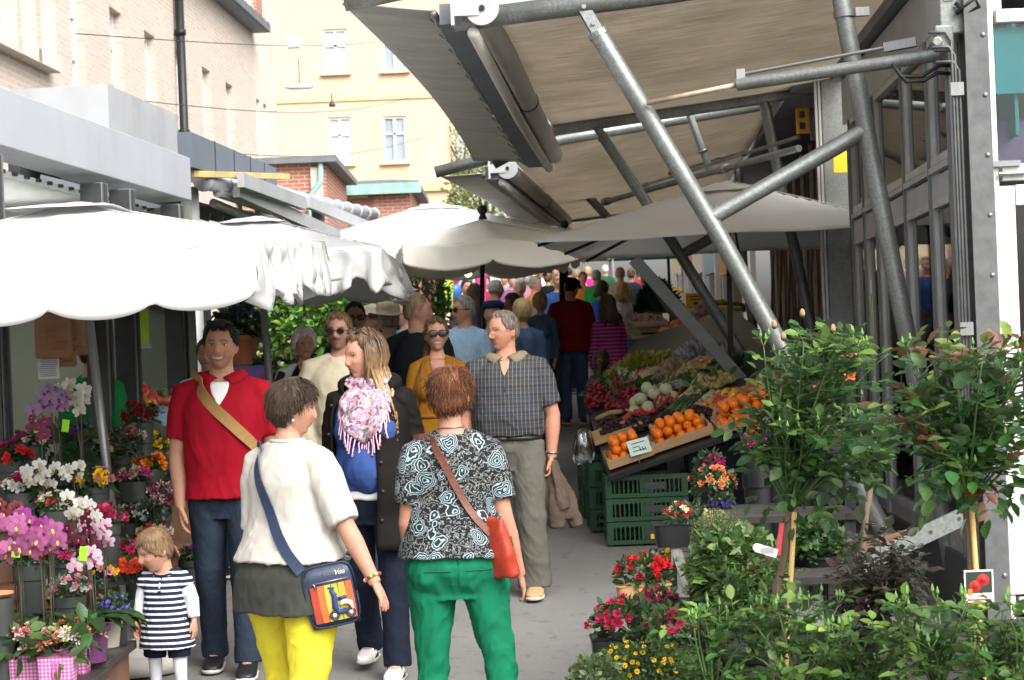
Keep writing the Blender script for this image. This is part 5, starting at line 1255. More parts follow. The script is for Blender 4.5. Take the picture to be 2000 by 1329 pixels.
# ------------------------------------------------------------------ market umbrellas
def umbrella(label, c, hw, hd, ze, zp, val, m_, pole, rot=0, crum=(), finial=False, vent=True, scal=4, polem=None, poler=.022, seed=1, ripple=.012, zb=None, tilt=0, ribs=True, sag=.10, base=None):
    """c (x,y) centre; hw, hd half sizes; ze rim height, zp peak height; crum: sides whose valance is rumpled"""
    zb = gz(pole[1] if pole else c[1]) if zb is None else zb
    pb = Vector((pole[0], pole[1], zb)) if pole else Vector((c[0], c[1], zb))
    t_ = thing('market_umbrella', label, 'umbrella', pb, 0, 'white umbrellas over the stalls')
    R = Matrix.Rotation(rot, 3, 'Z'); r = random.Random(seed)
    def W(x, y, z): q = R@Vector((x, y, 0)); return Vector((c[0]+q.x-pb.x, c[1]+q.y-pb.y, z-zb))
    N = 28; V = []
    def top(u, v):
        a, b = abs(u), abs(v); mx = max(a, b); mn = min(a, b)
        ra = 1-mx; rib = 0 if mx < 1e-6 else min(abs(mn/mx), abs(1-mn/mx))*2
        z = ze+(zp-ze)*ra-sag*rib*mx*(1.2-mx)*1.6+(tilt[0]*u*hw+tilt[1]*v*hd if tilt else 0)
        return z
    for j in range(N+1):
        for i in range(N+1):
            u, v = -1+2*i/N, -1+2*j/N; V.append(W(u*hw, v*hd, top(u, v)+.006*mnoise.noise(Vector((u*4, v*4, seed)))))
    m = MB(); m.add(V, [(j*(N+1)+i, j*(N+1)+i+1, (j+1)*(N+1)+i+1, (j+1)*(N+1)+i) for j in range(N) for i in range(N)])
    o = m.build('canopy', m_, t_, True); o.modifiers.new('t', 'SOLIDIFY').thickness = .004
    sm = []
    for a, b in ((1, 1), (1, -1), (-1, 1), (-1, -1)):
        m = MB(); m.tube([W(a*hw*f, b*hd*f, top(a*f, b*f)+.004) for f in np.linspace(.05, 1, 14)], .0035, 5); m.build('seam', m_, t_, True)
    if val:
        for sd in range(4):
            n = 72; V = []; nv = 9
            for j in range(nv+1):
                for i in range(n+1):
                    s = -1+2*i/n; u, v = ((s, -1), (1, s), (-s, 1), (-1, -s))[sd]
                    zt = top(u, v); f = j/nv; ou = Vector(((0, -1), (1, 0), (0, 1), (-1, 0))[sd])
                    sc = abs(math.sin((s+1)/2*PI*scal)); h = val*(.74+.26*sc**.45)
                    rip = ripple*math.sin(s*19+seed)*f+ripple*.7*mnoise.noise(Vector((s*6, f*2, seed+sd)))
                    x, y = u*hw, v*hd; dz = h*f
                    if sd in crum:
                        k = .5+.5*math.sin(s*9+seed); n1 = mnoise.noise(Vector((s*9, f*1.1, seed*3+sd))); n2 = mnoise.noise(Vector((s*24, f*1.6, seed*5+sd)))
                        rip = .10*f*n1+.05*f*n2+.05*math.sin(s*34+2.5*n1)*f**.7; dz = h*f*(1.0+.30*n1+.14*math.sin(s*15+seed))
                        x += .035*n2*f; y += .035*n2*f
                    V.append(W(x+ou.x*(rip+.012*f), y+ou.y*(rip+.012*f), zt-dz))
            m = MB(); m.add(V, [(j*(n+1)+i, (j+1)*(n+1)+i, (j+1)*(n+1)+i+1, j*(n+1)+i+1) for j in range(nv) for i in range(n)])
            o = m.build('valance', m_, t_, True); o.modifiers.new('t', 'SOLIDIFY').thickness = .004
    if vent:
        V = []; K = 10; s0 = .24
        for j in range(K+1):
            for i in range(K+1):
                u, v = -1+2*i/K, -1+2*j/K; V.append(W(u*hw*s0, v*hd*s0, ze+(zp-ze)*(1-s0*.35)-(zp-ze)*s0*.75*max(abs(u), abs(v))+.035+.010*mnoise.noise(Vector((u*3, v*3, seed)))))
        m = MB(); m.add(V, [(j*(K+1)+i, j*(K+1)+i+1, (j+1)*(K+1)+i+1, (j+1)*(K+1)+i) for j in range(K) for i in range(K)]); o = m.build('vent_cap', m_, t_, True); o.modifiers.new('t', 'SOLIDIFY').thickness = .004
    pm = polem or MT['black']; m = MB(); topc = W(0, 0, zp-.02); m.tube([(0, 0, 0), topc], poler, 12); m.tube([topc*.93, topc*.95], poler*2.2, 12); m.build('pole', pm, t_, True)
    if ribs:
        for a, b in ((1, 1), (1, -1), (-1, 1), (-1, -1), (1, 0), (-1, 0), (0, 1), (0, -1)):
            e = W(a*hw*.98, b*hd*.98, top(a, b)-.03); i0 = W(a*.03, b*.03, zp-.05); m = MB(); m.beam(i0, e, .018, .025); m.beam(topc*.84, i0.lerp(e, .5)-Vector((0, 0, .02)), .014, .018); m.build('rib', pm, t_)
    if finial:
        q = W(0, 0, zp+(.06 if vent else .0)); m = MB(); m.ball(q+Vector((0, 0, .10)), .055, 12, 8); m.lathe(q, [(.05, 0), (.035, .04), (.03, .06)], 12); m.build('finial', MT['black'], t_, True)
    if base:
        m = MB(); m.lathe((0, 0, .004), [(base, 0), (base, .07), (base*.9, .09), (base*.2, .10), (.05, .16)], 28); m.build('base', MT['concrete'], t_, True)
    return t_
pb = at(255, 1312, 9.77)
umbrella('nearest white umbrella over the orchids on a leaning steel pole', (-2.32, 9.95), 1.18, 1.6, 2.18, 2.49, .29, MT['umb'], (pb.x, 9.77), crum=(1,), scal=5, polem=MT['steel'], poler=.026, seed=3, zb=gz(9.77), base=.30, ripple=.010, sag=.03, tilt=(.045, .06))
q = at(537, 640, 12.9)
umbrella('white umbrella with a rumpled edge on a brown pole behind the nearest one', (q.x-.10, 12.9), .95, 1.15, 2.30, 2.62, .27, MT['umb'], (q.x, 12.9), crum=(0, 1), polem=MT['post_grey'], poler=.026, seed=5, sag=.03)
q = at(864, 560, 22); pk = at(862, 392, 22)
umbrella('big white umbrella with a vent cap at its peak in mid street', (q.x-.05, 22), 1.4, 1.4, 2.98, pk.z-.02, .40, MT['umb_lifted'], (q.x, 22), crum=(0, 3), seed=8, poler=.045, rot=.10, sag=.05)
q = at(926, 560, 19.5); pk = at(921, 415, 19.5)
umbrella('cream umbrella with a black ball finial and straight flap edges', (at(948, 560, 19.5).x, 19.5), .90, .95, 2.76, pk.z-.08, .27, MT['umb_cream'], (q.x, 19.5), finial=True, vent=False, seed=9, poler=.026, rot=.10, scal=2, ripple=.008)
pk = at(1420, 346, 16.2)
umbrella('large white umbrella without flaps over the fruit stall', (pk.x, 16.2), 1.50, 1.45, 2.50, pk.z-.03, 0, MT['umb_lifted'], (pk.x-.05, 16.2), seed=11, poler=.024, rot=-.18, vent=True, sag=.06)
q = at(1085, 600, 22.8); pk = at(1067, 440, 22.8)
umbrella('brownish umbrella with a black ball finial behind the cream one', (q.x+.15, 22.8), 1.0, 1.0, 2.98, pk.z-.10, .16, mat('brown_umbrella_cloth', (.16, .10, .075), .85, 0, .1, 4), (q.x, 22.8), finial=True, vent=False, seed=12, poler=.055)
q = at(1305, 500, 27); umbrella('far beige umbrella down the row of stalls', (q.x, 27), 1.1, 1.1, 3.3, 3.8, .25, MT['umb_cream'], (q.x, 27), seed=14)
# ------------------------------------------------------------------ steel canopy on the right
Y1, Y2, Y3 = 10.7, 16.5, 23.0
def rel(o, p): return Vector(p)-o.location
def frame(label, Y, rak, colu, tie, r, beamp=None, extra=None):
    base = at(*colu[-1], Y); f = thing('steel_trestle', label, 'frame', base, 0, 'steel frames carrying the awnings')
    def T(name, pts, rr, Yq=None):
        m = MB(); m.tube([rel(f, at(x, y, Yq or Y)) for x, y in pts], rr, 16); return m.build(name, MT['galv'], f, True, angle=.6)
    if rak: T('raker', rak, r); 
    T('column', colu, r)
    if tie: T('tie', tie, r*.9)
    if rak:
        a, b = rel(f, at(*rak[0], Y)), rel(f, at(*rak[-1], Y)); d = (a-b).normalized(); s = Vector((0, 1, 0)); m = MB()
        for o in (-.035, .035): m.beam(a-d*.03+s*o, a+d*.22+s*o, .012, .07, d.cross(s))
        m.tube([a-d*.02, a+d*.015], r*1.12, 16); hd = m.build('fork', MT['galv'], f)
        m = MB()
        for k in (.06, .17): m.tube([a+d*k-s*.06, a+d*k+s*.06], .014, 8)
        m.each('bolt', MT['steel'], hd)
    return f
f1 = frame('nearest galvanised frame of raker, column and tie among the roses', Y1, [(1168, 66), (1400, 452), (1800, 1168)], [(1632, -60), (1690, 250), (1880, 1200)], [(1385, 428), (1686, 257)], .054)
m = MB(); q = rel(f1, at(1650, 28, Y1)); m.tube([q-Vector((0, 0, .02)), q+Vector((-.002, 0, .02))], .066, 16); m.box(q+Vector((.10, 0, .01)), (.08, .04, .05)); m.build('clamp', MT['steel'], f1, True, angle=.6)
f2 = frame('second galvanised frame behind the first, under the white umbrella', Y2, [(1178, 268), (1330, 500), (1550, 860)], [(1492, 195), (1530, 385), (1640, 900)], [(1332, 497), (1534, 386)], .050)
f3 = frame('third galvanised frame farther along the stalls', Y3, [(1098, 328), (1200, 440), (1420, 770)], [(1440, 300), (1452, 520), (1490, 760)], None, .055)
m = MB(); a, b = at(1238, 506, 15.2), at(1500, 800, 15.2); t_ = thing('steel_strut', 'slanting steel channel strut with a cut top below the fruit umbrella', 'strut', b); m.beam(a-b, (0, 0, 0), .10, .012, (0, 1, 0)); m.beam(a-b+Vector((.03, .03, .03)), Vector((.03, .03, .03)), .012, .07, (0, 1, 0)); m.beam(a-b-Vector((.03, -.03, .03)), -Vector((.03, -.03, .03)), .012, .07, (0, 1, 0)); m.build('channel', MT['post_grey'], t_)
def awning(label, A, B, C, D, fl, tipin, rl, rr, bm1, bm2, seed, lace=14):
    """A,B near/far front corners of the main cloth, C,D far/near back corners"""
    t_ = thing('canopy_awning', label, 'awning', A, 0, 'cloth awnings over the stalls')
    q = lambda p: Vector(p)-t_.location
    def surf(name, c, n1, n2, sag, mt, th=.01, edge=0):
        V = []
        for j in range(n2+1):
            for i in range(n1+1):
                u, v = i/n1, j/n2; p_ = c[0].lerp(c[1], v).lerp(c[3].lerp(c[2], v), u)
                p_ = p_+Vector((0, 0, -sag*16*u*(1-u)*v*(1-v)))
                if edge: p_ += (c[3]-c[0]).normalized()*edge*4*v*(1-v)*(1-u)
                V.append(q(p_))
        m = MB(); m.add(V, [(j*(n1+1)+i, j*(n1+1)+i+1, (j+1)*(n1+1)+i+1, (j+1)*(n1+1)+i) for j in range(n2) for i in range(n1)]); o = m.build(name, mt, t_, True); o.modifiers.new('t', 'SOLIDIFY').thickness = th; return o
    surf('cloth', (A, B, C, D), 20, 20, .06, MT['canopy'])
    surf('front_flap', fl, 8, 16, .02, MT['flap'], .008, tipin)
    for bp, nm in ((bm1, 'beam'), (bm2, 'beam')):
        if bp: m = MB(); m.tube([q(p_) for p_ in bp[0]], bp[1], 16, None, 0, False); o = m.build(nm, MT['galv'], t_, True); o.modifiers.new('t', 'SOLIDIFY').thickness = .006
    m = MB(); a, b = fl[3], fl[2]; m.tube([q(a)+Vector((0, 0, -.02)), q(b)+Vector((0, 0, -.02))], .024, 10); eo = m.build('edge_tube', MT['galv'], t_, True)
    m = MB()
    for i in range(lace):
        p_ = q(a.lerp(b, (i+.5)/lace)); m.tube([p_+Vector((-.05, 0, -.005)), p_+Vector((.0, 0, -.05)), p_+Vector((.03, 0, -.02))], .009, 6)
    m.each('lacing_hook', MT['steel'], eo)
    o_ = (rl[0]-fl[3])*.45; m = MB(); m.beam(q(fl[3]+o_+Vector((0, 0, -.02))), q(fl[2]+(rl[1]-fl[2])*.45+Vector((0, 0, -.02))), .19, .12); go = m.build('gutter', MT['slate'], t_)
    m = MB(); V0, V1 = q(rl[0]), q(rl[1]); m.tube([V0, V1], rr, 20); n_ = V0.lerp(V1, .52); d = (V1-V0).normalized(); m.tube([n_-d*.02, n_+d*.02], rr*1.06, 20, None, 1); m.build('roller', [MT['roller'], MT['rubber']], t_, True, angle=.6)
    m = MB(); m.tube([V0-Vector((.06, 0, .13)), V0.lerp(V1, .5)-Vector((.06, 0, .15)), V1-Vector((.05, 0, .12))], rr*.45, 12); m.build('drop_bar', MT['roller'], t_, True)
    m = MB(); m.tube([V0-d*.05, V0-d*.02], rr*1.25, 24); m.tube([V0-d*.062, V0-d*.05], rr*.22, 12, None, 1); m.box(V0-d*.03+Vector((-rr*1.2, 0, 0)), (rr*1.9, .05, rr*1.0)); m.box(V0-d*.03+Vector((-rr*2.2, 0, 0)), (.02, .08, rr*2.4)); ec = m.build('end_bracket', [MT['alu_lt'], MT['rubber']], t_, True, angle=.6)
    return t_
MT['flap'] = mat('awning_flap_cloth', (.42, .41, .375), .85, 0, .10, 2.5, .12, 40, stretch=(.7, 4, .7), transl=.3, grime=.2)
a1 = awning('nearest beige cloth awning with a rolled blind along its front', at(942, 38, Y1), at(1078, 244, Y2), at(1640, 160, Y2), at(1950, -130, Y1),
       (at(668, 6, Y1), at(924, 313, Y2), at(1026, 315, Y2), at(846, 20, Y1)), .10, (at(943, 20, Y1-.1), at(1082, 303, Y2)), .078,
       ((at(886, 42, Y1), at(1300, -12, Y1), at(1800, -90, Y1)), .062), ((at(962, 318, Y2), at(1085, 252, Y2), at(1492, 190, Y2), at(1600, 172, Y2)), .064), 1)
m = MB(); q = [rel(a1, at(672, 4, Y1)), rel(a1, at(1000, -62, Y1))]; m.tube(q, .058, 16, None, 0, False); o = m.build('tip_arm', MT['galv'], a1, True); o.modifiers.new('t', 'SOLIDIFY').thickness = .008
Y2b = 17.3
a2 = awning('second beige cloth awning, lower and farther along', at(985, 292, Y2b), at(1108, 430, 26), at(1400, 392, 26), at(1540, 162, Y2b),
       (at(862, 345, Y2b), at(1012, 436, 26), at(1062, 432, 26), at(945, 338, Y2b)), .05, (at(992, 330, Y2b), at(1108, 430, 26)), .078,
       ((at(850, 337, Y2b), at(1100, 272, Y2b), at(1490, 205, Y2b)), .055), ((at(1012, 438, 26), at(1108, 428, 26), at(1420, 390, 26)), .06), 2)
a3 = awning('third cloth awning deep along the row', at(1095, 440, 27), at(1150, 472, 36), at(1310, 450, 36), at(1420, 380, 27),
       (at(1030, 445, 27), at(1110, 476, 36), at(1130, 474, 36), at(1075, 442, 27)), .03, (at(1095, 438, 27), at(1152, 470, 36)), .08,
       ((at(1020, 444, 27), at(1420, 372, 27)), .06), None, 3, 8)
for i, (p0, p1, y0, y1, r_, lab) in enumerate((((1345, 218), (1386, 332), 17, 17, .035, 'short galvanised strut hanging under the second awning'), ((1258, 362), (1560, 268), 16.4, 13.5, .014, 'thin tension rod running from the second raker to the kiosk'), ((1180, 395), (1560, 290), 21, 15.5, .03, 'dark pipe running under the second awning'), ((1310, 340), (1450, 300), 19.5, 18, .022, 'pale pipe below the second awning'))):
    a, b = at(*p0, y0), at(*p1, y1); t_ = thing('steel_strut', lab, 'strut', b, 0, 'struts and rods under the awnings'); m = MB(); m.tube([a-b, (0, 0, 0)], r_, 10); m.build('rod', MT['galv'], t_, True, angle=.6)
    m = MB(); d = (a-b); L_ = d.length; d.normalize(); m.tube([d*L_*.97, d*L_*1.0], r_*1.5, 10); m.tube([d*L_*.3, d*L_*.34], r_*1.4, 10); m.each('coupling', MT['steel'], t_, True)
# hydraulic arm from the kiosk post to the first raker
a, b, c = at(1838, 107, 10.1), at(1440, 166, 10.5), at(1264, 202, 10.62)
t_ = thing('hydraulic_arm', 'telescopic hydraulic arm from the kiosk post to the nearest raker', 'arm', a)
m = MB(); m.tube([(0, 0, 0), b-a], .036, 14); m.build('cylinder', MT['galv'], t_, True, angle=.6)
m = MB(); m.tube([b-a, c-a], .016, 10); m.build('rod', mat('rusty_rod', (.42, .33, .24), .5, .5, .35, 12), t_, True)
m = MB(); p_ = at(1446, 146, 10.5)-a; e_ = at(1790, 82, 10.2)-a; m.tube([p_, e_], .010, 8); m.box(p_, (.05, .04, .06)); m.beam(p_.lerp(e_, .82), e_, .05, .05); m.build('feed_pipe', MT['steel'], t_)
for i, pts in enumerate((((1742, 125), (1760, 150), (1800, 150), (1835, 128), (1862, 128)), ((1744, 128), (1770, 160), (1805, 158), (1830, 143), (1856, 144)))):
    m = MB(); m.tube([at(x, y, 10.05)-a for x, y in pts], .011, 8); m.build('hose', MT['rubber'], t_, True)
# ---- the glazed kiosk on the right
X0, X1, YA, YB = 2.458, 2.72, 10.0, 14.6
kv = Vector((X1-X0, YB-YA)).normalized(); ka = math.atan2(kv.y, kv.x)-PI/2; KLn = math.hypot(X1-X0, YB-YA)
gk = thing('glass_kiosk', 'grey metal and glass market kiosk at the right edge', 'kiosk', (X0, YA, 0), ka)
def kpx(px, y=520):
    dx, dy = px-PX, PY-y; t = (dx*CR+dy*SR)/F; kk = kv.x/kv.y; Y = (X0-kk*YA)/(t-kk); return (Y-YA)/kv.y
m = MB(); m.box((.12, KLn/2, 3.47), (.30, KLn, .34)); m.build('fascia', MT['alu_lt'], gk, bevel=.006)
m = MB(); m.box((1.6, KLn/2, 3.70), (3.4, KLn+.3, .08)); m.build('roof', MT['slate'], gk)
us = [kpx(x) for x in (1885, 1830, 1779, 1722, 1697, 1674)]
us[0] = .10
for i, u in enumerate(us):
    w = .055 if i != 4 else .04
    m = MB(); m.box((.01, u, 1.65), (.05, w, 3.30)); m.build('mullion', MT['alu'], gk)
    m = MB(); m.box((-.024, u, 1.65), (.016, w*.5, 3.30)); m.build('cover_strip', MT['post_grey'], gk)
for i in range(len(us)-1):
    a_, b_ = us[i]+.028, us[i+1]-.028
    for z, h, x in ((2.44, .14, .0), (2.545, .035, -.025), (.42, .10, 0)): m = MB(); m.box((x+.012, (a_+b_)/2, z), (.04, b_-a_, h)); m.build('transom', MT['alu_lt'] if z > 1 else MT['alu'], gk)
    for z0, z1 in ((.47, 2.37), (2.57, 3.30)):
        m = MB(); t = .045
        for p, q, s in (((0, a_+t/2, z0), (0, a_+t/2, z1), t), ((0, b_-t/2, z0), (0, b_-t/2, z1), t)): m.beam(p, q, .028, s, (0, 1, 0))
        m.beam((0, a_+t, z1-t/2), (0, b_-t, z1-t/2), .05, t); m.beam((0, a_+t, z0+t/2), (0, b_-t, z0+t/2), .05, t); wf = m.build('window', MT['alu'], gk)
        m = MB(); m.box((.012, (a_+b_)/2, (z0+z1)/2), (.008, b_-a_-.08, z1-z0-.08)); m.build('pane', MT['glass'], wf)
m = MB(); m.box((0, KLn/2, .18), (.08, KLn, .38)); m.build('plinth', MT['dark_frame'], gk)
for i in range(3):
    m = MB(); m.box((.35, us[i]+.25, 2.98), (.02, .5, .62)); m.build('blind', MT['teal'], gk)
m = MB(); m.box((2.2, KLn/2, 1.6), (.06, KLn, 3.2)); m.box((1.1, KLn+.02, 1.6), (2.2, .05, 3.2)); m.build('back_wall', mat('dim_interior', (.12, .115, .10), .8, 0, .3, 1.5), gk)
m = MB(); m.box((1.2, KLn/2, .03), (2.4, KLn, .04)); m.build('floor', MT['concrete'], gk)
m = MB(); rr = random.Random(3)
for z in (.8, 1.25, 1.7, 2.15): m.box((1.5, KLn/2, z), (.35, KLn-.4, .03), None, (.12, .1, .08, 1))
for z in (.8, 1.25, 1.7, 2.15):
    for i in range(22): h = rr.uniform(.1, .3); m.box((1.42+rr.uniform(-.08, .05), .3+i*.19, z+.015+h/2), (.11, .13, h), None, rr.choice([(.4, .05, .03, 1), (.05, .2, .08, 1), (.45, .35, .08, 1), (.03, .06, .2, 1), (.4, .38, .33, 1), (.03, .25, .26, 1)]))
m.build('shelf', MT['v'], gk)
q = kpx(1729, 660); m = MB(); m.box((-.079, q, 1.62), (.004, .05, .56)); m.build('sticker', mat('lime_strip', (.40, .55, .06), .5), gk); m = MB(); m.box((-.083, q, 1.96), (.004, .05, .10)); m.box((-.083, q, 1.28), (.004, .05, .10)); m.each('sticker', MT['paper'], gk)
# end wall facing the camera
def ex(px, y): p_ = at(px, y, 9.96); return p_-Vector((X0, YA, 0))
wl = thing('kiosk_end', 'white framed end window and door of the glass kiosk at the right frame edge', 'kiosk front', (2.605, 9.97, 0))
m = MB()
for x in (.03, 1.05, 2.0): m.box((x, 0, 1.65), (.055, .07, 3.9-.02*x))
for z in (3.30, 2.455, .12): m.box((1.0, -.004, z), (1.85, .072, .09 if z < 3 else .07))
m.build('frame', MT['white_pvc'], wl, bevel=.004)
for x in (.50, 1.525):
    m = MB()
    for p_, q_ in (((x-.42, .46), (x-.42, 2.38)), ((x+.42, .46), (x+.42, 2.38))): m.beam((p_[0], -.02, p_[1]-.28), (q_[0], -.02, q_[1]), .11, .06, (0, 1, 0))
    m.beam((x-.36, -.018, 2.33), (x+.36, -.018, 2.33), .06, .11); m.beam((x-.36, -.018, .32), (x+.36, -.018, .32), .06, .28); d_ = m.build('door', MT['white_pvc'], wl, bevel=.004)
    m = MB(); m.box((x, -.01, 1.37), (.74, .01, 1.82)); m.build('pane', MT['specs'], d_)
    m = MB(); m.box((x, .0, 2.88), (.86, .01, .76)); m.build('upper_pane', MT['specs'], wl)
    m = MB(); m.box((x, .06, 3.07), (.86, .012, .36)); m.build('blind', MT['teal'], wl)
    m = MB(); m.box((x, .3, 2.62), (.86, .012, .3), None, (.2, .18, .33, 1)); m.build('display', MT['v'], wl)
m = MB(); m.box((.06, -.05, 2.50), (.22, .03, .03)); m.tube([(.05, -.06, 2.445), (.2, -.06, 2.445)], .012, 8); m.build('hinge', MT['steel'], wl)
m = MB(); m.box((1.5, 2.2, 1.6), (2.4, .05, 3.2)); m.box((1.0, 1.1, .03), (2.0, 2.2, .04)); m.build('inner_wall', MT['warm'], wl)
# H post with pipes
pc = at(1918, 520, 9.9); MT_ = MT['hpost']; hp = thing('steel_post', 'riveted galvanised H post with thin pipes at the corner of the glass kiosk', 'post', (pc.x, 9.9, 0), -.05)
zt = 4.0; m = MB(); m.box((0, 0, zt/2), (.012, .16, zt)); m.box((0, -.085, zt/2), (.125, .014, zt)); m.box((0, .085, zt/2), (.125, .014, zt)); m.build('profile', MT['hpost'], hp, bevel=.003)
m = MB()
for z in np.arange(.3, 3.9, .32): m.ball((.035, -.093, z), (.014, .008, .014), 10, 6)
m.each('rivet', MT['steel'], hp, True)
for i, x in enumerate((-.092, -.112, -.128)): m = MB(); m.tube([(x, -.06, 0), (x, -.06, 3.0+.08*i), (x-.03, -.06, 3.05+.08*i), (x-.12, -.06, 3.05+.08*i)], .0085, 8); m.build('pipe', MT['hpost'], hp, True)
m = MB()
for z in (.9, 1.62, 2.9): m.box((-.11, -.075, z), (.07, .02, .07))
m.each('pipe_clip', MT['steel'], hp)
m = MB(); m.box((-.06, -.03, 3.45), (.24, .02, .5)); m.box((-.16, -.02, 3.18), (.10, .05, .14)); m.tube([(-.2, -.06, 3.16), (-.2, .06, 3.16)], .03, 12); m.build('bracket', MT['galv'], hp, bevel=.01)
m = MB()
for z in (3.4, 3.54): m.box((-.13, -.046, z), (.05, .012, .04))
m.each('bracket_block', MT['whiteplastic'], hp)
m = MB(); m.tube([(-.1, -.07, 3.36), (-.04, -.08, 3.30), (.02, -.09, 3.33), (.0, -.09, 3.38), (-.10, -.08, 3.30)], .012, 8); m.build('cable', MT['rubber'], hp, True)
fk = thing('far_kiosk_row', 'long dark kiosk row far down the right side', 'kiosk', (3.6, 27.2, gz(27)))
m = MB(); m.beam((0, 0, 1.9), (2.6, 40, 3.6), .1, 3.8); m.build('wall', mat('dark_far_wall', (.09, .08, .07), .7, 0, .3, 1), fk)
for i in range(14): m = MB(); q = Vector((-.1+2.6*i/14, 40*i/14, 1.9+1.7*i/14)); m.box(q, (.12, .12, 3.8)); m.build('pilaster', MT['alu'], fk)
for i in range(6): m = MB(); q = Vector((-.16+2.6*(i+.5)/6, 40*(i+.5)/6, 2.2+1.7*i/6)); m.box(q, (.08, 2.2, .7), None, rng.choice([(.5, .3, .05, 1), (.1, .3, .3, 1), (.5, .45, .4, 1)]) if 0 else ((.5, .3, .05, 1), (.08, .25, .28, 1), (.45, .42, .36, 1), (.35, .06, .05, 1), (.4, .4, .42, 1), (.5, .4, .1, 1))[i]); m.build('sign_board', MT['v'], fk)
# ---- next kiosk behind
nk = thing('brown_kiosk', 'brown slatted kiosk front behind the fruit stall', 'kiosk', (2.90, 16.2, 0), math.atan2(.06, 1)*-1)
m = MB(); m.box((.35, 5.2, 2.15), (.08, 10.4, 3.4)); m.build('wall', mat('dark_brown_wall', (.10, .075, .055), .6, 0, .3, 1.2), nk)
for i in range(30): m = MB(); m.box((.26, .25+.34*i, 2.2), (.06, .05, 3.2)); m.build('slat', MT['brownwood'] if i % 3 else MT['alu'], nk)
for i in range(7):
    m = MB(); m.beam((.15, .6+1.3*i, 3.1), (.15, 2.2+1.3*i, 1.0), .035, .05); m.build('brace', MT['greywood'], nk)
m = MB(); m.box((.1, 5.2, 3.92), (.9, 10.6, .2)); m.build('fascia', MT['slate'], nk)
m = MB(); m.box((0, -.05, 2.1), (.22, .20, 4.2)); m.build('corner_post', MT['galv'], nk, bevel=.01)
for x in (-.16, -.13, .16): m = MB(); m.box((x, -.16, 2.1), (.02, .05, 4.0)); m.build('post_fin', MT['alu'], nk)
m = MB(); m.box((.55, -.1, 2.05), (.5, .02, .9)); m.build('pane', MT['teal'], nk)
m = MB(); m.box((.25, -.12, 2.0), (.06, .06, 4.0)); m.build('door_frame', MT['white_pvc'], nk)
m = MB(); m.box((.6, 1.0, 2.2), (.06, 2.0, 2.6)); m.build('inner_wall', MT['warm'], nk)
for i, (x0, x1, y0, y1, Y, lab) in enumerate(((1556, 1580, 208, 262, 17.5, 'orange cut-out sign with square holes high on the brown kiosk'), (1628, 1658, 290, 338, 15.8, 'yellow sign board behind the corner of the glass kiosk'))):
    a_, b_ = at(x0, y1, Y), at(x1, y0, Y); t_ = thing('hanging_sign', lab, 'sign', a_); w, h = b_.x-a_.x, b_.z-a_.z; m = MB()
    if i == 0:
        m.box((w*.12, 0, h/2), (w*.24, .04, h)); m.box((w*.85, 0, h/2), (w*.3, .04, h))
        for z in (.08, .5, .92): m.box((w*.5, 0, h*z), (w*.52, .04, h*.16))
    else: m.box((w/2, 0, h/2), (w, .03, h))
    m.build('board', MT['orangeboard'] if i == 0 else MT['yellow'], t_, bevel=.004)
    if i == 0: m = MB(); m.box((w*1.6, .02, h*.5), (w*1.1, .05, h*1.5)); m.build('plate', MT['galv'], t_, bevel=.005)
# ------------------------------------------------------------------ leaves, flowers, plants
def _unit(a): return a/(np.linalg.norm(a, axis=1, keepdims=True)+1e-9)
LEAFT = {'rose': np.array([(0, 0, 0), (.22, .38, .06), (.5, .5, .09), (.8, .30, .05), (1, 0, 0), (.8, -.30, .05), (.5, -.5, .09), (.22, -.38, .06)]),
         'ivy': np.array([(0, 0, 0), (-.08, .55, .05), (.36, .30, .05), (.55, .42, .03), (1, 0, 0), (.55, -.42, .03), (.36, -.30, .05), (-.08, -.55, .05)]),
         'thin': np.array([(0, 0, 0), (.25, .42, .03), (.5, .5, .02), (.75, .36, -.05), (1, 0, -.16), (.75, -.36, -.05), (.5, -.5, .02), (.25, -.42, .03)])}
def leaf_arrays(P, D, N, Ln, Wd, kind='rose'):
    T = LEAFT[kind]; D = _unit(D); N = _unit(N-D*np.sum(N*D, 1, keepdims=True)); Sd = np.cross(N, D)
    V = P[:, None, :]+D[:, None, :]*(T[None, :, 0:1]*Ln[:, None, None])+Sd[:, None, :]*(T[None, :, 1:2]*Wd[:, None, None])+N[:, None, :]*(T[None, :, 2:3]*Wd[:, None, None]*2)
    n = len(P); b = (np.arange(n)*8)[:, None]
    Fa = np.concatenate([b+np.array([[0, 4, 3, 2, 1]]), b+np.array([[0, 7, 6, 5, 4]])], 0)
    return V.reshape(-1, 3), Fa
def leaves(name, P, D, N, Ln, Wd, C, parent, kind='rose', mt=None):
    V, Fa = leaf_arrays(P, D, N, Ln, Wd, kind); C4 = np.concatenate([C, np.ones((len(C), 1))], 1)
    return npmesh(name, V, Fa, np.concatenate([C4, C4], 0), mt or MT['leaf'], parent)
def lcols(n, base, var=.35, new=None, frac=.12, rg=None):
    rg = rg or rng; b = np.array(base)[None, :]*rg.uniform(1-var, 1+var, (n, 1))*np.array([1, 1, 1])+0
    b[:, 0] *= rg.uniform(.7, 1.35, n); b[:, 2] *= rg.uniform(.6, 1.3, n)
    if new is not None: k = rg.random(n) < frac; b[k] = np.array(new)[None, :]*rg.uniform(.75, 1.25, (k.sum(), 1))
    return b.clip(0, 1)
def sphere_pts(n, r, shell=.55, rg=None, up=0):
    rg = rg or rng; d = _unit(rg.normal(size=(n, 3)))
    if up: d[:, 2] = np.where(d[:, 2] < -up, -d[:, 2]*.6, d[:, 2])
    lump = 1+.22*wob(d, 3.0, int(rg.integers(1000)))
    return d*np.array(r)[None, :]*(rg.uniform(shell**3, 1, (n, 1))**(1/3))*lump[:, None], d
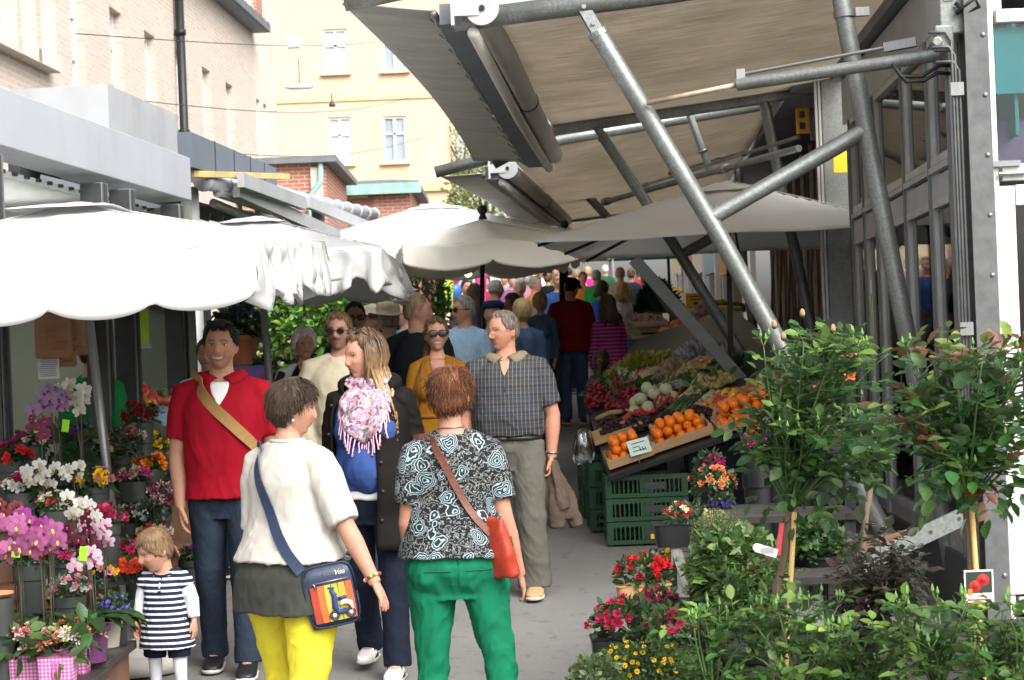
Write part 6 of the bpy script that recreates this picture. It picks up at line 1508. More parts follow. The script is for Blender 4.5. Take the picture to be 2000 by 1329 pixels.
def bush(name, parent, c, r, n, L, W, col, kind='rose', new=None, frac=.12, shell=.45, upb=.35, mt=None, seed=0, var=.35):
    rg = np.random.default_rng(seed+int(n)); P, d = sphere_pts(n, r, shell, rg)
    D = d+rg.normal(size=(n, 3))*.7; D[:, 2] += upb*.3; N = d*.5+rg.normal(size=(n, 3))*.5; N[:, 2] += .9
    s = rg.uniform(.65, 1.25, n)
    return leaves(name, P+np.array(c), D, N, L*s, W*s, lcols(n, col, var, new, frac, rg), parent, kind, mt)
def rose_crown(parent, base, c, r, nst, L, col, new, seed, stemcol=(.07, .13, .03, 1), buds=.5, step=.055, dark=None, wild=.0, fill=1):
    """arching stems from base fill an ellipsoid c, r; compound leaves sit along them"""
    rg = np.random.default_rng(seed); base = Vector(base); sm = MB(); bm_ = MB(); LP = []; LD = []; LN = []; LL = []; age = []
    for i in range(nst):
        d = rg.normal(size=3); d /= np.linalg.norm(d); d[2] = d[2]*.8+.15
        e = Vector((c[0]+d[0]*r[0]*rg.uniform(.6, 1.05), c[1]+d[1]*r[1]*rg.uniform(.6, 1.05), c[2]+d[2]*r[2]*rg.uniform(.6, 1.08)))
        if rg.random() < wild: e = Vector((e.x, e.y, c[2]+r[2]*rg.uniform(1.0, 1.35)))
        mid = base.lerp(e, .5)+Vector((rg.normal()*.03, rg.normal()*.03, .04+abs(rg.normal())*.05)); n = max(5, int((e-base).length/step)); pts = []
        for j in range(n+1): t = j/n; pts.append(base*((1-t)**2)+mid*(2*t*(1-t))+e*(t*t))
        sm.tube(pts, [lerp(.0055, .0018, j/n) for j in range(n+1)], 5, stemcol)
        for j in range(2, n+1):
            t = j/n; dd = (pts[j]-pts[j-1]).normalized(); a = rg.uniform(0, 2*PI); o = dd.orthogonal().normalized(); o.rotate(Quaternion(dd, a+2.4*j))
            rd = (o+dd*.55+Vector((0, 0, .1))).normalized(); rl = L*rg.uniform(1.1, 1.7); up_ = Vector((rg.normal()*.3, rg.normal()*.3, 1)); sd = rd.cross(up_).normalized(); dr = Vector((0, 0, -.25))
            for k, (f, s_) in enumerate(((1, 0), (.68, 1), (.68, -1), (.32, 1), (.32, -1))):
                if k > 2 and rg.random() < .25: continue
                p_ = pts[j]+rd*rl*f+dr*rl*f*f*.4
                LP.append(p_); LD.append(rd*(1 if s_ == 0 else .45)+sd*s_+dr*.5); LN.append(up_+Vector((rg.normal()*.25, rg.normal()*.25, 0))); LL.append(L*rg.uniform(.55, 1.25)*(1 if k == 0 else .86 if k < 3 else .7)); age.append(t)
            sm.tube([pts[j], pts[j]+rd*rl*.5, pts[j]+rd*rl+dr*rl*.4], .0012, 4, stemcol)
        if rg.random() < buds:
            for q in range(rg.integers(1, 4)):
                b0 = pts[-1]; b1 = b0+Vector((rg.normal()*.012, rg.normal()*.012, rg.uniform(.015, .045))); sm.tube([b0, b1], .0014, 4, (.12, .22, .05, 1)); bm_.lathe(b1, [(.002, 0), (.0055, .004), (.006, .010), (.003, .018), (.0008, .026)], 7, (.13, .26, .06, 1), 0, None)
    nf = int(nst*fill)
    if nf:
        P_, d_ = sphere_pts(nf, np.array(r)*1.0, .35, rg)
        for q, d in zip(P_, d_):
            if q[2] < -r[2]*.95: continue
            if q[2] < 0: k_ = .85/max(.35, math.sqrt(max(0, 1-(q[2]/r[2])**2))); q = np.array((q[0]*k_, q[1]*k_, q[2]))
            rd = Vector(d)+Vector((rg.normal()*.4, rg.normal()*.4, -.15)); rd.normalize(); q = Vector(q)+Vector(c); up_ = Vector((rg.normal()*.35, rg.normal()*.35-.25, 1)); sd = rd.cross(up_).normalized(); rl = L*1.3; dr = Vector((0, 0, -.3))
            for f, s_ in ((1, 0), (.62, 1), (.62, -1)):
                LP.append(q+rd*rl*f+dr*rl*f*f*.5); LD.append(rd*(1 if s_ == 0 else .4)+sd*s_+dr*.7); LN.append(up_+Vector((rg.normal()*.3, rg.normal()*.3, 0))); LL.append(L*rg.uniform(.75, 1.2)*(1 if s_ == 0 else .85)); age.append(rg.uniform(.2, .75))
    n = len(LP); LP, LD, LN, LL = np.array(LP), np.array(LD), np.array(LN), np.array(LL); age = np.array(age)
    C = lcols(n, col, .35, None, 0, rg); k = (age > .8) & (rg.random(n) < .55); C[k] = np.array(new)*rg.uniform(.75, 1.2, (k.sum(), 1))
    k = rg.random(n) < .15; C[k] = C[k]*np.array([1.5, 1.35, 1.1])
    if dark is not None: k = (age > .85) & (rg.random(n) < .35); C[k] = np.array(dark)
    leaves('foliage', LP, LD, LN, LL, LL*.62, C, parent)
    sm.build('stems', MT['stem'], parent, True)
    if bm_.v: bm_.each('bud', MT['stem'], parent, True)
def bloom(mb, c, r, col, n=14, nrm=(0, -.4, .8), rg=None):
    rr = rg or random; N = Vector(nrm).normalized(); u = N.orthogonal().normalized(); v = N.cross(u); c = Vector(c)
    for i in range(n):
        f = i/n; a = i*2.4; el = lerp(1.35, .15, f); d = (u*math.cos(a)+v*math.sin(a)); w = r*lerp(.35, .75, f); ln = r*lerp(.7, 1.05, f)
        b0 = c+d*r*.1; ax = (d*math.cos(el)+N*math.sin(el)); sd = N.cross(d).normalized(); k = rr.uniform(.75, 1.12); cc = tuple(min(1, x*k) for x in col[:3])+(1,)
        t1 = b0+ax*ln*.6; t2 = b0+ax*ln+d*r*.12
        mb.add([b0, t1+sd*w*.55, t2+sd*w*.35, t2-sd*w*.35, t1-sd*w*.55, t1-N*r*.06], [(0, 1, 5), (0, 5, 4), (5, 1, 2), (5, 2, 3), (5, 3, 4)], cc)
def daisy(mb, c, r, col, mid, n=7, nrm=(0, -.5, .8)):
    N = Vector(nrm).normalized(); u = N.orthogonal().normalized(); v = N.cross(u); c = Vector(c)
    for i in range(n):
        a = 2*PI*i/n+.3; d = u*math.cos(a)+v*math.sin(a); s = N.cross(d); k = random.uniform(.8, 1.1)
        mb.add([c, c+d*r*.6+s*r*.34+N*r*.1, c+d*r, c+d*r*.6-s*r*.34+N*r*.1], [(0, 1, 2, 3)], tuple(min(1, x*k) for x in col[:3])+(1,))
    mb.ball(c+N*r*.08, r*.22, 6, 4, mid)
def pot(parent, r, h, m_, z=0, name='pot'):
    mb = MB(); mb.lathe((0, 0, z), [(r*.72, 0), (r*.78, h*.02), (r*.95, h*.82), (r*1.06, h*.83), (r*1.08, h), (r*.98, h), (r*.92, h*.9)], 20); return mb.build(name, m_, parent, True, angle=.6)
FM = {}
def flower_mesh(style, col, mid, rr):
    k = (style, col, rr.randrange(3))
    if k not in FM:
        m = MB(); f = (.82, 1, 1.15)[k[2]]; cc = tuple(min(1, x*f) for x in col[:3])+(1,)
        if style == 'bloom': bloom(m, (0, 0, 0), 1, cc, 12, (0, 0, 1), rr)
        elif style == 'tuft':
            for q in range(6): bloom(m, (rr.gauss(0, .5), rr.gauss(0, .5), rr.gauss(0, .3)), .55, cc, 5, (rr.gauss(0, .3), rr.gauss(0, .3), 1), rr)
        else: daisy(m, (0, 0, 0), 1, cc, mid, 7, (0, 0, 1))
        FM[k] = m.mesh('flower'); FM[k].materials.append(MT['petal'])
    return FM[k]
def flowering(label, cat, loc, ph, pr, potm, crown, n, leafcol, blooms, group=None, name='potted_flower', L=.035, kind='rose', seed=0, box=None, leafm=None, fsize=.02, style='bloom', up=.1, mid=(.5, .35, .03, 1), potname='pot', W=.55, low=-.1, new=None):
    """blooms: list of (colour, count)"""
    t_ = thing(name, label, cat, loc, 0, group); rr = random.Random(seed)
    if box: m = MB(); m.loft([(Vector((0, 0, z)), (box[0]*s, 0, 0), (0, box[1]*s, 0), 8) for z, s in ((0, .92), (ph*.97, 1), (ph, 1.04))], 24); m.build(potname, potm, t_)
    elif potm: pot(t_, pr, ph, potm, 0, potname)
    c = (0, 0, ph+crown[2]*(.55 if not box else .5))
    bush('foliage', t_, c, crown, n, L, L*W, leafcol, kind, seed=seed, mt=leafm, new=new)
    sm = MB()
    for col, k in blooms:
        for i in range(k):
            d = Vector((rr.gauss(0, 1), rr.gauss(0, 1)-.35, abs(rr.gauss(0, .8))+low)).normalized(); p_ = Vector((c[0]+d.x*crown[0]*rr.uniform(.8, 1.05), c[1]+d.y*crown[1]*rr.uniform(.8, 1.05), c[2]+d.z*crown[2]*rr.uniform(.85, 1.1)+up*rr.uniform(0, .3)*crown[2]))
            nn = (d+Vector((0, -.5, .25))); s = fsize*rr.uniform(.75, 1.2)
            o = bpy.data.objects.new('flower', flower_mesh(style, col, mid, rr)); COL.objects.link(o); o.parent = t_; o.location = p_; o.scale = (s,)*3; o.rotation_euler = (Vector((0, 0, 1)).rotation_difference(nn)@Quaternion((0, 0, 1), rr.uniform(0, 6))).to_euler()
            sm.tube([p_, p_.lerp(Vector(c), .5)], .0016, 4, (.06, .12, .03, 1))
    if sm.v: sm.build('stems', MT['stem'], t_)
    return t_
# ---- standard roses and shrubs in front on the right
GR = (.022, .060, .014); GRL = (.040, .105, .026); NEW = (.14, .25, .05); YG = (.10, .20, .03)
def standard(label, pts, Y, cpx, crad, seed, nst, L, crown_kw, gap):
    P = [at(x, y, Y) for x, y in pts]; t_ = thing('standard_rose', label, 'rose tree', P[0], 0, 'rose trees on tall stems'); q = lambda p_: p_-P[0]
    m = MB(); pp = [q(p_)+Vector((random.gauss(0, .004), random.gauss(0, .004), 0)) for p_ in P]; m.tube(pp, [.017, .016, .0145, .0135, .016][:len(pp)], 10); m.build('trunk', MT['bark'], t_, True)
    m = MB(); m.tube([pp[0]+Vector((gap, -.01, 0)), pp[-1 if gap > .02 else 1]+Vector((gap*.3, -.02, -.0))], .009, 8); m.build('bamboo_cane', MT['bamboo'], t_, True)
    m = MB()
    for f in (.3, .75): a = pp[0].lerp(pp[-1], f); m.tube([a+Vector((.026*math.cos(x), .026*math.sin(x), 0)) for x in np.linspace(0, 2*PI, 13)], .003, 5)
    m.each('tie', MT['black'], t_)
    c = q(at(*cpx, Y)); rose_crown(t_, pp[-1], (c.x, c.y, c.z), crad, nst, L, seed=seed, **crown_kw); return t_, q, P
t1, q1, P1 = standard('left standard rose with green buds, bamboo cane and white tag', [(1506, 1500), (1510, 1300), (1518, 1150), (1530, 1080), (1543, 1000)], 6.3, (1590, 860), (.26, .24, .26), 21, 50, .056, dict(col=GRL, new=NEW, buds=.55, wild=.4, fill=1.9), .035)
m = MB(); a = q1(at(1527, 1022, 6.25)); m.beam(a, q1(at(1520, 1085, 6.25)), .016, .004, (0, -1, 0)); m.build('ribbon', MT['redplastic'], t1)
m = MB(); a, b = q1(at(1478, 1070, 6.24)), q1(at(1518, 1082, 6.24)); m.beam(a, b, .030, .004, (0, -1, 0)); m.ball(a, (.014, .003, .015), 12, 6)
for i in range(4): m.box(a.lerp(b, .5)+Vector((0, -.004, .008-.005*i)), (.045, .001, .0015), None, (.3, .3, .3, 1), 1)
tg = m.build('plant_tag', [MT['whiteplastic'], MT['v']], t1)
t2, q2, P2 = standard('right standard rose with bronze shoot tips and a picture card of red roses', [(1912, 1480), (1906, 1300), (1900, 1180), (1895, 1080), (1890, 995)], 5.7, (1895, 850), (.25, .20, .21), 22, 40, .064, dict(col=GRL, new=(.20, .28, .06), buds=.3, dark=(.16, .05, .025), wild=.35, fill=1.9), .028)
m = MB(); c = q2(at(1912, 1145, 5.62)); cw, chh = 56/632, 62/632; m.box(c, (cw, .003, chh)); cd = m.build('picture_card', MT['whiteplastic'], t2)
m = MB(); m.box(c+Vector((0, -.002, chh*.12)), (cw*.9, .002, chh*.66), None, (.02, .035, .02, 1)); m.build('photo', MT['v'], cd)
m = MB()
for x, z, r in ((.012, .018, .019), (-.012, .0, .018)): 
    for j in range(4): m.ball(c+Vector((x, -.003-.001*j, z)), (r*(1-.22*j), .0015, r*(1-.22*j)), 14, 6, (.5*(1-.18*j), .012, .012, 1))
m.box(c+Vector((-.028, -.003, -.017)), (.013, .002, .018), None, (.75, .2, .02, 1)); m.box(c+Vector((0, -.003, -.041)), (cw*.8, .002, .004), None, (.6, .03, .03, 1)); m.box(c+Vector((.012, -.003, -.031)), (.035, .002, .005), None, (.7, .45, .45, 1)); m.box(c+Vector((.005, -.003, -.030)), (.012, .002, .004), None, (.02, .2, .05, 1)); m.build('rose_print', MT['v'], cd)
BOARDS = ((.35, 1.2, 6.9, 7.7, .20), (.75, 2.2, 6.2, 7.5, .42), (.72, 1.40, 7.5, 8.1, .62), (.80, 1.50, 8.1, 8.8, .82))
def rz(x, y):
    z = gz(y)
    for x0, x1, y0, y1, h in BOARDS:
        if x0 <= x <= x1 and y0 <= y <= y1: z = max(z, h)
    return z
def shrub(label, px, py, Y, rad, nst, L, kw, seed, name='rose_bush', cat='rose bush', drop=1.1, potr=.11, poth=.2, potm=None, group='potted rose bushes'):
    c = at(px, py, Y); zb = c.z-rad[2]*drop; z0 = min(rz(c.x, c.y), zb-.12); poth = zb-z0; t_ = thing(name, label, cat, (c.x, c.y, z0), 0, group)
    pot(t_, potr, poth, potm or MT['black']); rose_crown(t_, (0, 0, poth), (0, 0, poth+rad[2]*drop), rad, nst, L, seed=seed, **kw); return t_
lime = dict(col=(.062, .145, .03), new=(.17, .29, .055), buds=.7, wild=.5, fill=.6)
for i, (px, py, Y, rad, n, L, lab) in enumerate(((1390, 1300, 6.0, (.14, .12, .12), 18, .050, 'low bright green rose bush left of the left rose trunk'), (1560, 1290, 5.9, (.17, .13, .13), 22, .052, 'bright green rose bush at the foot of the left rose trunk'), (1690, 1325, 5.7, (.16, .13, .12), 20, .050, 'bright green rose bush in the middle of the lower edge'), (1830, 1285, 5.5, (.15, .13, .12), 18, .052, 'bright green rose bush left of the picture card cane'), (1970, 1300, 5.3, (.15, .12, .14), 18, .054, 'bright green rose bush in the lower right corner'), (1470, 1205, 6.7, (.16, .12, .12), 20, .045, 'yellowish-green young rose bush with coppery tips before the ivy'))):
    kw = dict(lime); 
    if i == 5: kw['dark'] = (.22, .09, .03)
    shrub(lab, px, py, Y, rad, n, L, kw, 40+i)
shrub('dark purple-leaved rose bush in front of the steel raker', 1712, 1135, 6.9, (.17, .14, .17), 34, .045, dict(col=(.028, .03, .018), new=(.05, .018, .014), buds=.1, stemcol=(.06, .03, .02, 1), fill=3), 51)
standard('rear standard rose between the two front ones, bare stem hidden in leaves', [(1668, 1420), (1672, 1200), (1690, 1000), (1712, 890)], 8.0, (1730, 845), (.20, .16, .12), 52, 26, .05, dict(col=GRL, new=NEW, buds=.2, fill=.5), .02)
tb = shrub('tall rose bush with pale pink buds behind the left rose tree', 1600, 720, 8.6, (.20, .17, .19), 30, .05, dict(col=(.026, .07, .016), new=(.05, .1, .02), buds=.3), 54, drop=1.3)
m = MB()
for x, y in ((1627, 640), (1660, 641), (1530, 655), (1567, 610), (1512, 632)):
    c = at(x, y, 8.5)-tb.location; m.lathe(c-Vector((0, 0, .025)), [(.003, 0), (.011, .008), (.0135, .020), (.010, .034), (.003, .042)], 10, (.55, .30, .20, 1)); m.lathe(c-Vector((0, 0, .028)), [(.002, 0), (.012, .008), (.0125, .016)], 8, (.05, .12, .03, 1)); 
m.each('rosebud', MT['petal'], tb, True, 2)
m = MB(); rr = random.Random(2)
for x, y, c in ((1625, 735, (.6, .05, .02, 1)), (1600, 760, (.6, .05, .02, 1)), (1660, 735, (.65, .16, .04, 1)), (1680, 685, (.6, .14, .09, 1)), (1655, 690, (.6, .14, .09, 1)), (1612, 780, (.6, .12, .02, 1))):
    m = MB(); bloom(m, at(x, y, 8.45)-tb.location, .028, c, 14, (0, -.8, .5), rr); m.build('flower', MT['petal'], tb)
# ---- the stepped plant stand
st = thing('plant_stand', 'stepped plant stand of grey boards and steel rails on the right', 'stand', (1.3, 7.5, gz(7.5)))
g0 = gz(7.5)
def stp(p_): return Vector(p_)-st.location
for i, (x0, x1, y0, y1, z) in enumerate(BOARDS):
    m = MB(); n = max(2, int((y1-y0)/.16))
    for j in range(n): m.box(stp(((x0+x1)/2, y0+(j+.5)*(y1-y0)/n, z-.015)), (x1-x0, (y1-y0)/n-.012, .028))
    m.each('board', MT['standwood'], st)
    for x in (x0+.04, x1-.04):
        for y in (y0+.05, y1-.05): m = MB(); m.box(stp((x, y, (z-.03+gz(y))/2)), (.05, .05, z-.03-gz(y))); m.build('leg', MT['standwood'], st)
a, b = at(1490, 1192, 8.0), at(1900, 1000, 8.6); m = MB(); m.beam(stp(a), stp(b), .012, .085, (0, 0, 1))
for i in range(7): q = stp(a).lerp(stp(b), (i+.5)/7); m.tube([q+Vector((0, -.014, 0)), q+Vector((0, .01, 0))], .009, 8, None, 1)
m.build('rail', [MT['galv'], MT['dark_frame']], st)
a, b = at(1600, 1150, 8.05), at(1690, 1150, 8.3); m = MB(); m.beam(stp(a), stp(b), .01, .055, (0, 0, 1)); m.build('rail', MT['galv'], st)
for (x0, y0), (x1, y1) in (((1500, 1130), (1790, 1040)), ((1520, 1150), (1760, 1075))): m = MB(); m.beam(stp(at(x0, y0, 8.4)), stp(at(x1, y1, 9.0)), .10, .03); m.build('slat', MT['brownwood'], st)
a, b = at(1308, 1035, 8.25), at(1348, 1160, 8.2); m = MB(); m.beam(stp(a), stp(b), .045, .03, (0, -1, 0)); m.build('upright', MT['greywood'], st)
a, b = at(1310, 1090, 8.22), at(1395, 1088, 8.3); m = MB(); m.beam(stp(a), stp(b), .012, .055, (0, 0, 1)); m.tube([stp(a)+Vector((.03, -.02, 0)), stp(a)+Vector((.03, 0, 0))], .008, 8); m.build('rail', MT['galv'], st)
# ---- flowering plants on the right
DG = (.028, .072, .018)
def fl(label, px, py, Y, crown, n, lc, blooms, zb=None, **kw):
    c = at(px, py, Y); ph = kw.pop('ph', .10); z0 = min(rz(c.x, Y), c.z-crown[2]*.55-.05) if c.z-crown[2]*.55-rz(c.x, Y) < .5 or 'box' not in kw else c.z-crown[2]*.55-ph; ph = c.z-crown[2]*.55-z0; loc = Vector((c.x, Y, z0))
    return flowering(label, kw.pop('cat', 'potted flower'), loc, ph, kw.pop('pr', .07), kw.pop('potm', MT['black']), crown, n, lc, blooms, seed=int(px), **kw)
tr = dict(box=(.15, .10), potm=MT['black'], potname='tray')
fl('red roses in a small orange crate beside the grey stand post', 1255, 1120, 8.2, (.13, .11, .085), 420, DG, [((.55, .008, .012), 26)], fsize=.022, L=.032, box=(.12, .1), potm=MT['wood'], potname='crate', group='flower trays on the right')
fl('yellow roses behind the red roses', 1290, 1095, 8.6, (.07, .06, .05), 150, DG, [((.85, .55, .02), 5), ((.75, .68, .5), 2)], fsize=.03, L=.032, group='flower trays on the right')
fl('dark magenta primulas below the grey stand post', 1285, 1165, 7.9, (.08, .06, .04), 200, DG, [((.38, .01, .09), 26)], fsize=.014, L=.03, group='flower trays on the right', **tr)
fl('deep pink miniature roses at the left end of the stand', 1225, 1215, 7.5, (.15, .11, .10), 520, (.045, .10, .025), [((.58, .02, .10), 24), ((.5, .008, .04), 8)], fsize=.022, L=.036, group='flower trays on the right', **tr)
fl('pink miniature roses right of the deep pink ones', 1310, 1225, 7.2, (.10, .1, .08), 300, (.06, .13, .03), [((.60, .03, .12), 12)], fsize=.02, L=.034, group='flower trays on the right')
fl('bushy creeping plant with tiny yellow daisies at the lower edge', 1255, 1300, 6.9, (.20, .14, .10), 1500, (.06, .13, .02), [((.75, .45, .01), 46)], fsize=.011, L=.020, style='daisy', mid=(.12, .06, .01, 1), group='flower trays on the right', **tr)
fl('red and cream dianthus in a black tray above the grey post', 1340, 1008, 8.3, (.10, .09, .055), 420, (.05, .11, .045), [((.6, .03, .02), 14), ((.7, .6, .42), 9)], fsize=.013, L=.035, W=.22, kind='thin', up=.9, group='flower trays on the right', **tr)
fl('grey-green cushion of lavender cotton', 1400, 1040, 7.4, (.105, .10, .085), 2800, (.17, .22, .085), [], L=.014, W=.3, leafm=MT['leafd'], kind='thin', name='potted_plant', cat='potted plant')
fl('salmon and orange flowers in front of the stall', 1392, 945, 8.7, (.11, .09, .08), 420, DG, [((.75, .20, .08), 20), ((.6, .5, .2), 8)], fsize=.018, L=.03, group='flower trays on the right')
fl('magenta carnations beside the orange crate', 1385, 905, 9.0, (.07, .06, .05), 160, DG, [((.42, .01, .14), 8)], fsize=.026, style='tuft', group='flower trays on the right')
fl('purple and lilac flowers half hidden in the rose leaves', 1410, 985, 8.6, (.06, .06, .05), 140, DG, [((.10, .04, .35), 9)], fsize=.012, L=.03, group='flower trays on the right')
fl('lilac and white flowers behind the orange crates', 1520, 840, 10.2, (.09, .08, .06), 200, DG, [((.45, .25, .5), 14), ((.6, .55, .6), 6)], fsize=.016, L=.03, group='flower trays on the right')
fl('magenta asters among the left rose leaves', 1475, 870, 9.4, (.07, .06, .05), 160, DG, [((.45, .02, .18), 9)], fsize=.02, L=.03, group='flower trays on the right')
fl('orange flowers deep between the rose stems', 1565, 830, 8.6, (.09, .08, .07), 240, DG, [((.7, .12, .02), 10)], fsize=.022, L=.035, group='flower trays on the right')
iv = fl('cascading light green ivy between the grey post and the left rose trunk', 1435, 1115, 7.3, (.19, .14, .16), 1300, (.11, .21, .05), [], L=.046, W=.9, kind='ivy', new=(.22, .32, .12), name='ivy', cat='ivy', potm=MT['black'], pr=.1)
iv = fl('dark trailing ivy behind the trunk of the left rose', 1590, 1060, 7.9, (.14, .12, .10), 700, (.04, .10, .025), [], L=.034, W=.9, kind='ivy', name='ivy', cat='ivy', potm=MT['black'], pr=.1)
iv = fl('pale broad-leaved plant at the lower left corner of the stand', 1165, 1330, 6.6, (.10, .08, .09), 420, (.10, .16, .05), [], L=.03, W=.7, name='potted_plant', cat='potted plant', potm=MT['black'])
# ---- the left flower display
ls = thing('flower_stand', 'stepped stand of dark and brown boards under the orchids', 'stand', (-2.5, 9.2, gz(9.2)))
def lp(p_): return Vector(p_)-ls.location
for i, (x0, x1, y0, y1, z, mt) in enumerate(((-2.9, at(182, 1300, 8.15).x, 7.75, 8.45, .215, 'darkwood'), (-2.9, at(250, 1245, 8.9).x, 8.45, 9.1, .245, 'darkwood'), (-3.0, -2.28, 9.1, 9.6, .50, 'brownwood'), (-3.0, -2.33, 9.6, 10.1, .80, 'brownwood'), (-3.1, -2.45, 10.1, 10.6, 1.05, 'brownwood'), (-2.75, -1.92, 10.75, 11.15, .22, 'darkwood'), (-2.75, -2.0, 11.15, 11.6, .50, 'brownwood'), (-2.75, -2.05, 11.6, 12.1, .82, 'brownwood'))):
    m = MB(); m.box(lp(((x0+x1)/2, (y0+y1)/2, z-.02)), (x1-x0, y1-y0-.01, .04)); m.build('board', MT[mt], ls, bevel=.004)
    m = MB(); m.box(lp(((x0+x1)/2-.02, y0+.06, (z-.04+gz(y0))/2)), (x1-x0-.10, .03, z-.04-gz(y0)-.002)); m.build('front_board', MT['brownwood' if i > 1 else 'darkwood'], ls)
    m = MB(); m.box(lp((x1-.06, (y0+y1)/2, (z-.04+gz(y0))/2)), (.06, y1-y0-.12, z-.04-gz(y0))); m.build('support', MT['brownwood'], ls)
def tierz(Y): return .215 if Y < 8.45 else .245 if Y < 9.1 else .50 if Y < 9.6 else .80 if Y < 10.1 else 1.05 if Y < 10.7 else .22 if Y < 11.15 else .5 if Y < 11.6 else .82
def orchid_flower(col, lip, r, seed):
    m = MB(); rr = random.Random(seed)
    for a, l, w in ((90, 1, .62), (210, .95, .6), (330, .95, .6), (25, 1.05, 1.05), (155, 1.05, 1.05)):
        a = math.radians(a); d = Vector((math.cos(a), 0, math.sin(a))); s = Vector((-math.sin(a), 0, math.cos(a))); k = rr.uniform(.85, 1.1); cc = tuple(min(1, x*k) for x in col)+(1,); pale = tuple(min(1, x*.75+.12) for x in col)+(1,)
        q = [d*r*.08, d*r*.4*l+s*r*.42*w, d*r*.8*l+s*r*.34*w, d*r*l, d*r*.8*l-s*r*.34*w, d*r*.4*l-s*r*.42*w]; yy = (0, -.05, .02, .10, .02, -.05)
        q = [p_+Vector((0, y*r-.002*abs(w), 0)) for p_, y in zip(q, yy)]; c = d*r*.5*l+Vector((0, -.10*r, 0)); q.append(c)
        m.add(q, [(i, (i+1) % 6, 6) for i in range(6)], cc)
    m.ball(Vector((0, -.12*r, -.12*r)), (.16*r, .16*r, .22*r), 8, 6, lip); m.ball(Vector((0, -.10*r, .06*r)), .10*r, 6, 5, (.7, .55, .2, 1))
    return m.mesh('flower')
OF = {}
def orchid(label, Y, stems, col, lip, r, potm, potr=.075, poth=.13, nl=5, seed=0, tag_=None, leafL=.26):
    """stems: list of [(px,py) of the tip, number of flowers, bow]"""
    rr = random.Random(seed); xs = [at(x, y, Y).x for (x, y), _, _ in stems]; X = sum(xs)/len(xs); z0 = tierz(Y)
    t_ = thing('orchid', label, 'orchid', (X, Y, z0), 0, 'potted orchids'); pot(t_, potr, poth, potm)
    for i in range(nl):
        a = rr.uniform(-.5, .5)+PI*(i % 2)-.0; a = a if rr.random() < .7 else a-PI/2; Ld = leafL*rr.uniform(.7, 1.15); m = MB(); d = Vector((math.cos(a), math.sin(a)*.8-.25, 0)).normalized(); s = Vector((-d.y, d.x, 0)); V = []; n = 7
        for j in range(n+1):
            f = j/n; w = .042*math.sin(PI*min(1, f*.93+.08))**.6; p_ = Vector((0, 0, poth))+d*Ld*f+Vector((0, 0, Ld*(.75*f-.75*f*f*1.1)+.01*rr.uniform(-1, 1)))
            V += [p_+s*w+Vector((0, 0, .012)), p_, p_-s*w+Vector((0, 0, .012))]
        k = rr.uniform(.8, 1.3); m.add(V, [(j*3+q, j*3+q+1, (j+1)*3+q+1, (j+1)*3+q) for j in range(n) for q in range(2)], (.030*k, .075*k, .022*k, 1)); m.build('leaf', MT['leaf'], t_, True)
    key = (col, lip, r)
    for (x, y), nf, bow in stems:
        tip = at(x, y, Y)-t_.location; b0 = Vector((rr.uniform(-.02, .02), 0, poth)); h = tip.z-poth; m = MB(); pts = [b0, Vector((b0.x, 0, poth+h*.45)), Vector((lerp(b0.x, tip.x, .35), -.01, poth+h*.85)), tip+Vector((-bow*.25, -.03, .03)), tip+Vector((bow*.25, -.08, -.02))]
        m.tube(pts, [.004, .0038, .0033, .0026, .002], 6, (.07, .06, .03, 1)); m.tube([Vector((b0.x+.008, .01, poth)), Vector((b0.x+.008, .01, poth+h*.8))], .0025, 5, (.03, .03, .025, 1)); sm = m.build('stem', MT['stem'], t_, True)
        if key not in OF: me = orchid_flower(col, lip, r, seed); me.materials.append(MT['petal']); OF[key] = me
        for i in range(nf):
            f = (i+.5)/nf; p_ = pts[2].lerp(pts[3], min(1, f*1.7)) if f < .6 else pts[3].lerp(pts[4], (f-.6)/.4); p_ = p_+Vector(((-1)**i*r*.85+rr.uniform(-.3, .3)*r, -.02-rr.uniform(0, .02), rr.uniform(-.9, .7)*r-(f > .7)*r*.4))
            o = bpy.data.objects.new('flower', OF[key]); COL.objects.link(o); o.parent = t_; o.location = p_; o.rotation_euler = (rr.uniform(-.3, .25), rr.uniform(-.4, .4), rr.uniform(-.7, .6)); s = rr.uniform(.85, 1.15); o.scale = (s, s, s)
    if tag_:
        c = at(*tag_, Y-.10)-t_.location; m = MB(); m.box(c, (.038, .002, .065), Matrix.Rotation(.15, 3, 'Y')); m.build('price_tag', MT['lime'], t_)
MT['lime'] = mat('lime_tag', (.25, .60, .02), .6, 0, .05)
W_, LI, PU, DR, PK, WP = (.62, .62, .58), (.33, .21, .38), (.24, .03, .18), (.08, .010, .025), (.36, .10, .24), (.50, .34, .42)
PP = mat('plum_pot', (.13, .04, .12), .35, 0, .1); PKP = mat('pink_pot', (.42, .10, .26), .4, 0, .1); CRP = mat('cream_pot', (.55, .50, .42), .5, 0, .12, 8)
yl = (.6, .4, .1, 1); mg = (.35, .01, .12, 1)
orchid('tall lilac orchid on the top step at the left', 9.7, [((95, 775), 8, -.14), ((120, 765), 5, .1)], LI, mg, .043, CRP, seed=1, tag_=(74, 834))
orchid('tall white orchid beside the lilac one', 9.75, [((135, 775), 7, .12), ((165, 765), 6, .12)], W_, yl, .043, CRP, seed=2, tag_=(128, 832))
orchid('small burgundy orchid under the lilac one', 9.5, [((78, 818), 5, -.08)], (.18, .03, .08), mg, .035, PP, seed=3)
orchid('white orchid with drooping flowers on the second step', 9.4, [((75, 925), 6, .08), ((105, 915), 4, .1)], W_, yl, .040, CRP, seed=4)
orchid('white orchid with small flowers near the brown board', 9.45, [((142, 912), 7, -.1)], W_, yl, .034, CRP, seed=5)
orchid('white orchid beside the leaning pole', 9.0, [((150, 980), 5, -.08), ((180, 985), 5, .12)], W_, yl, .040, CRP, seed=6)
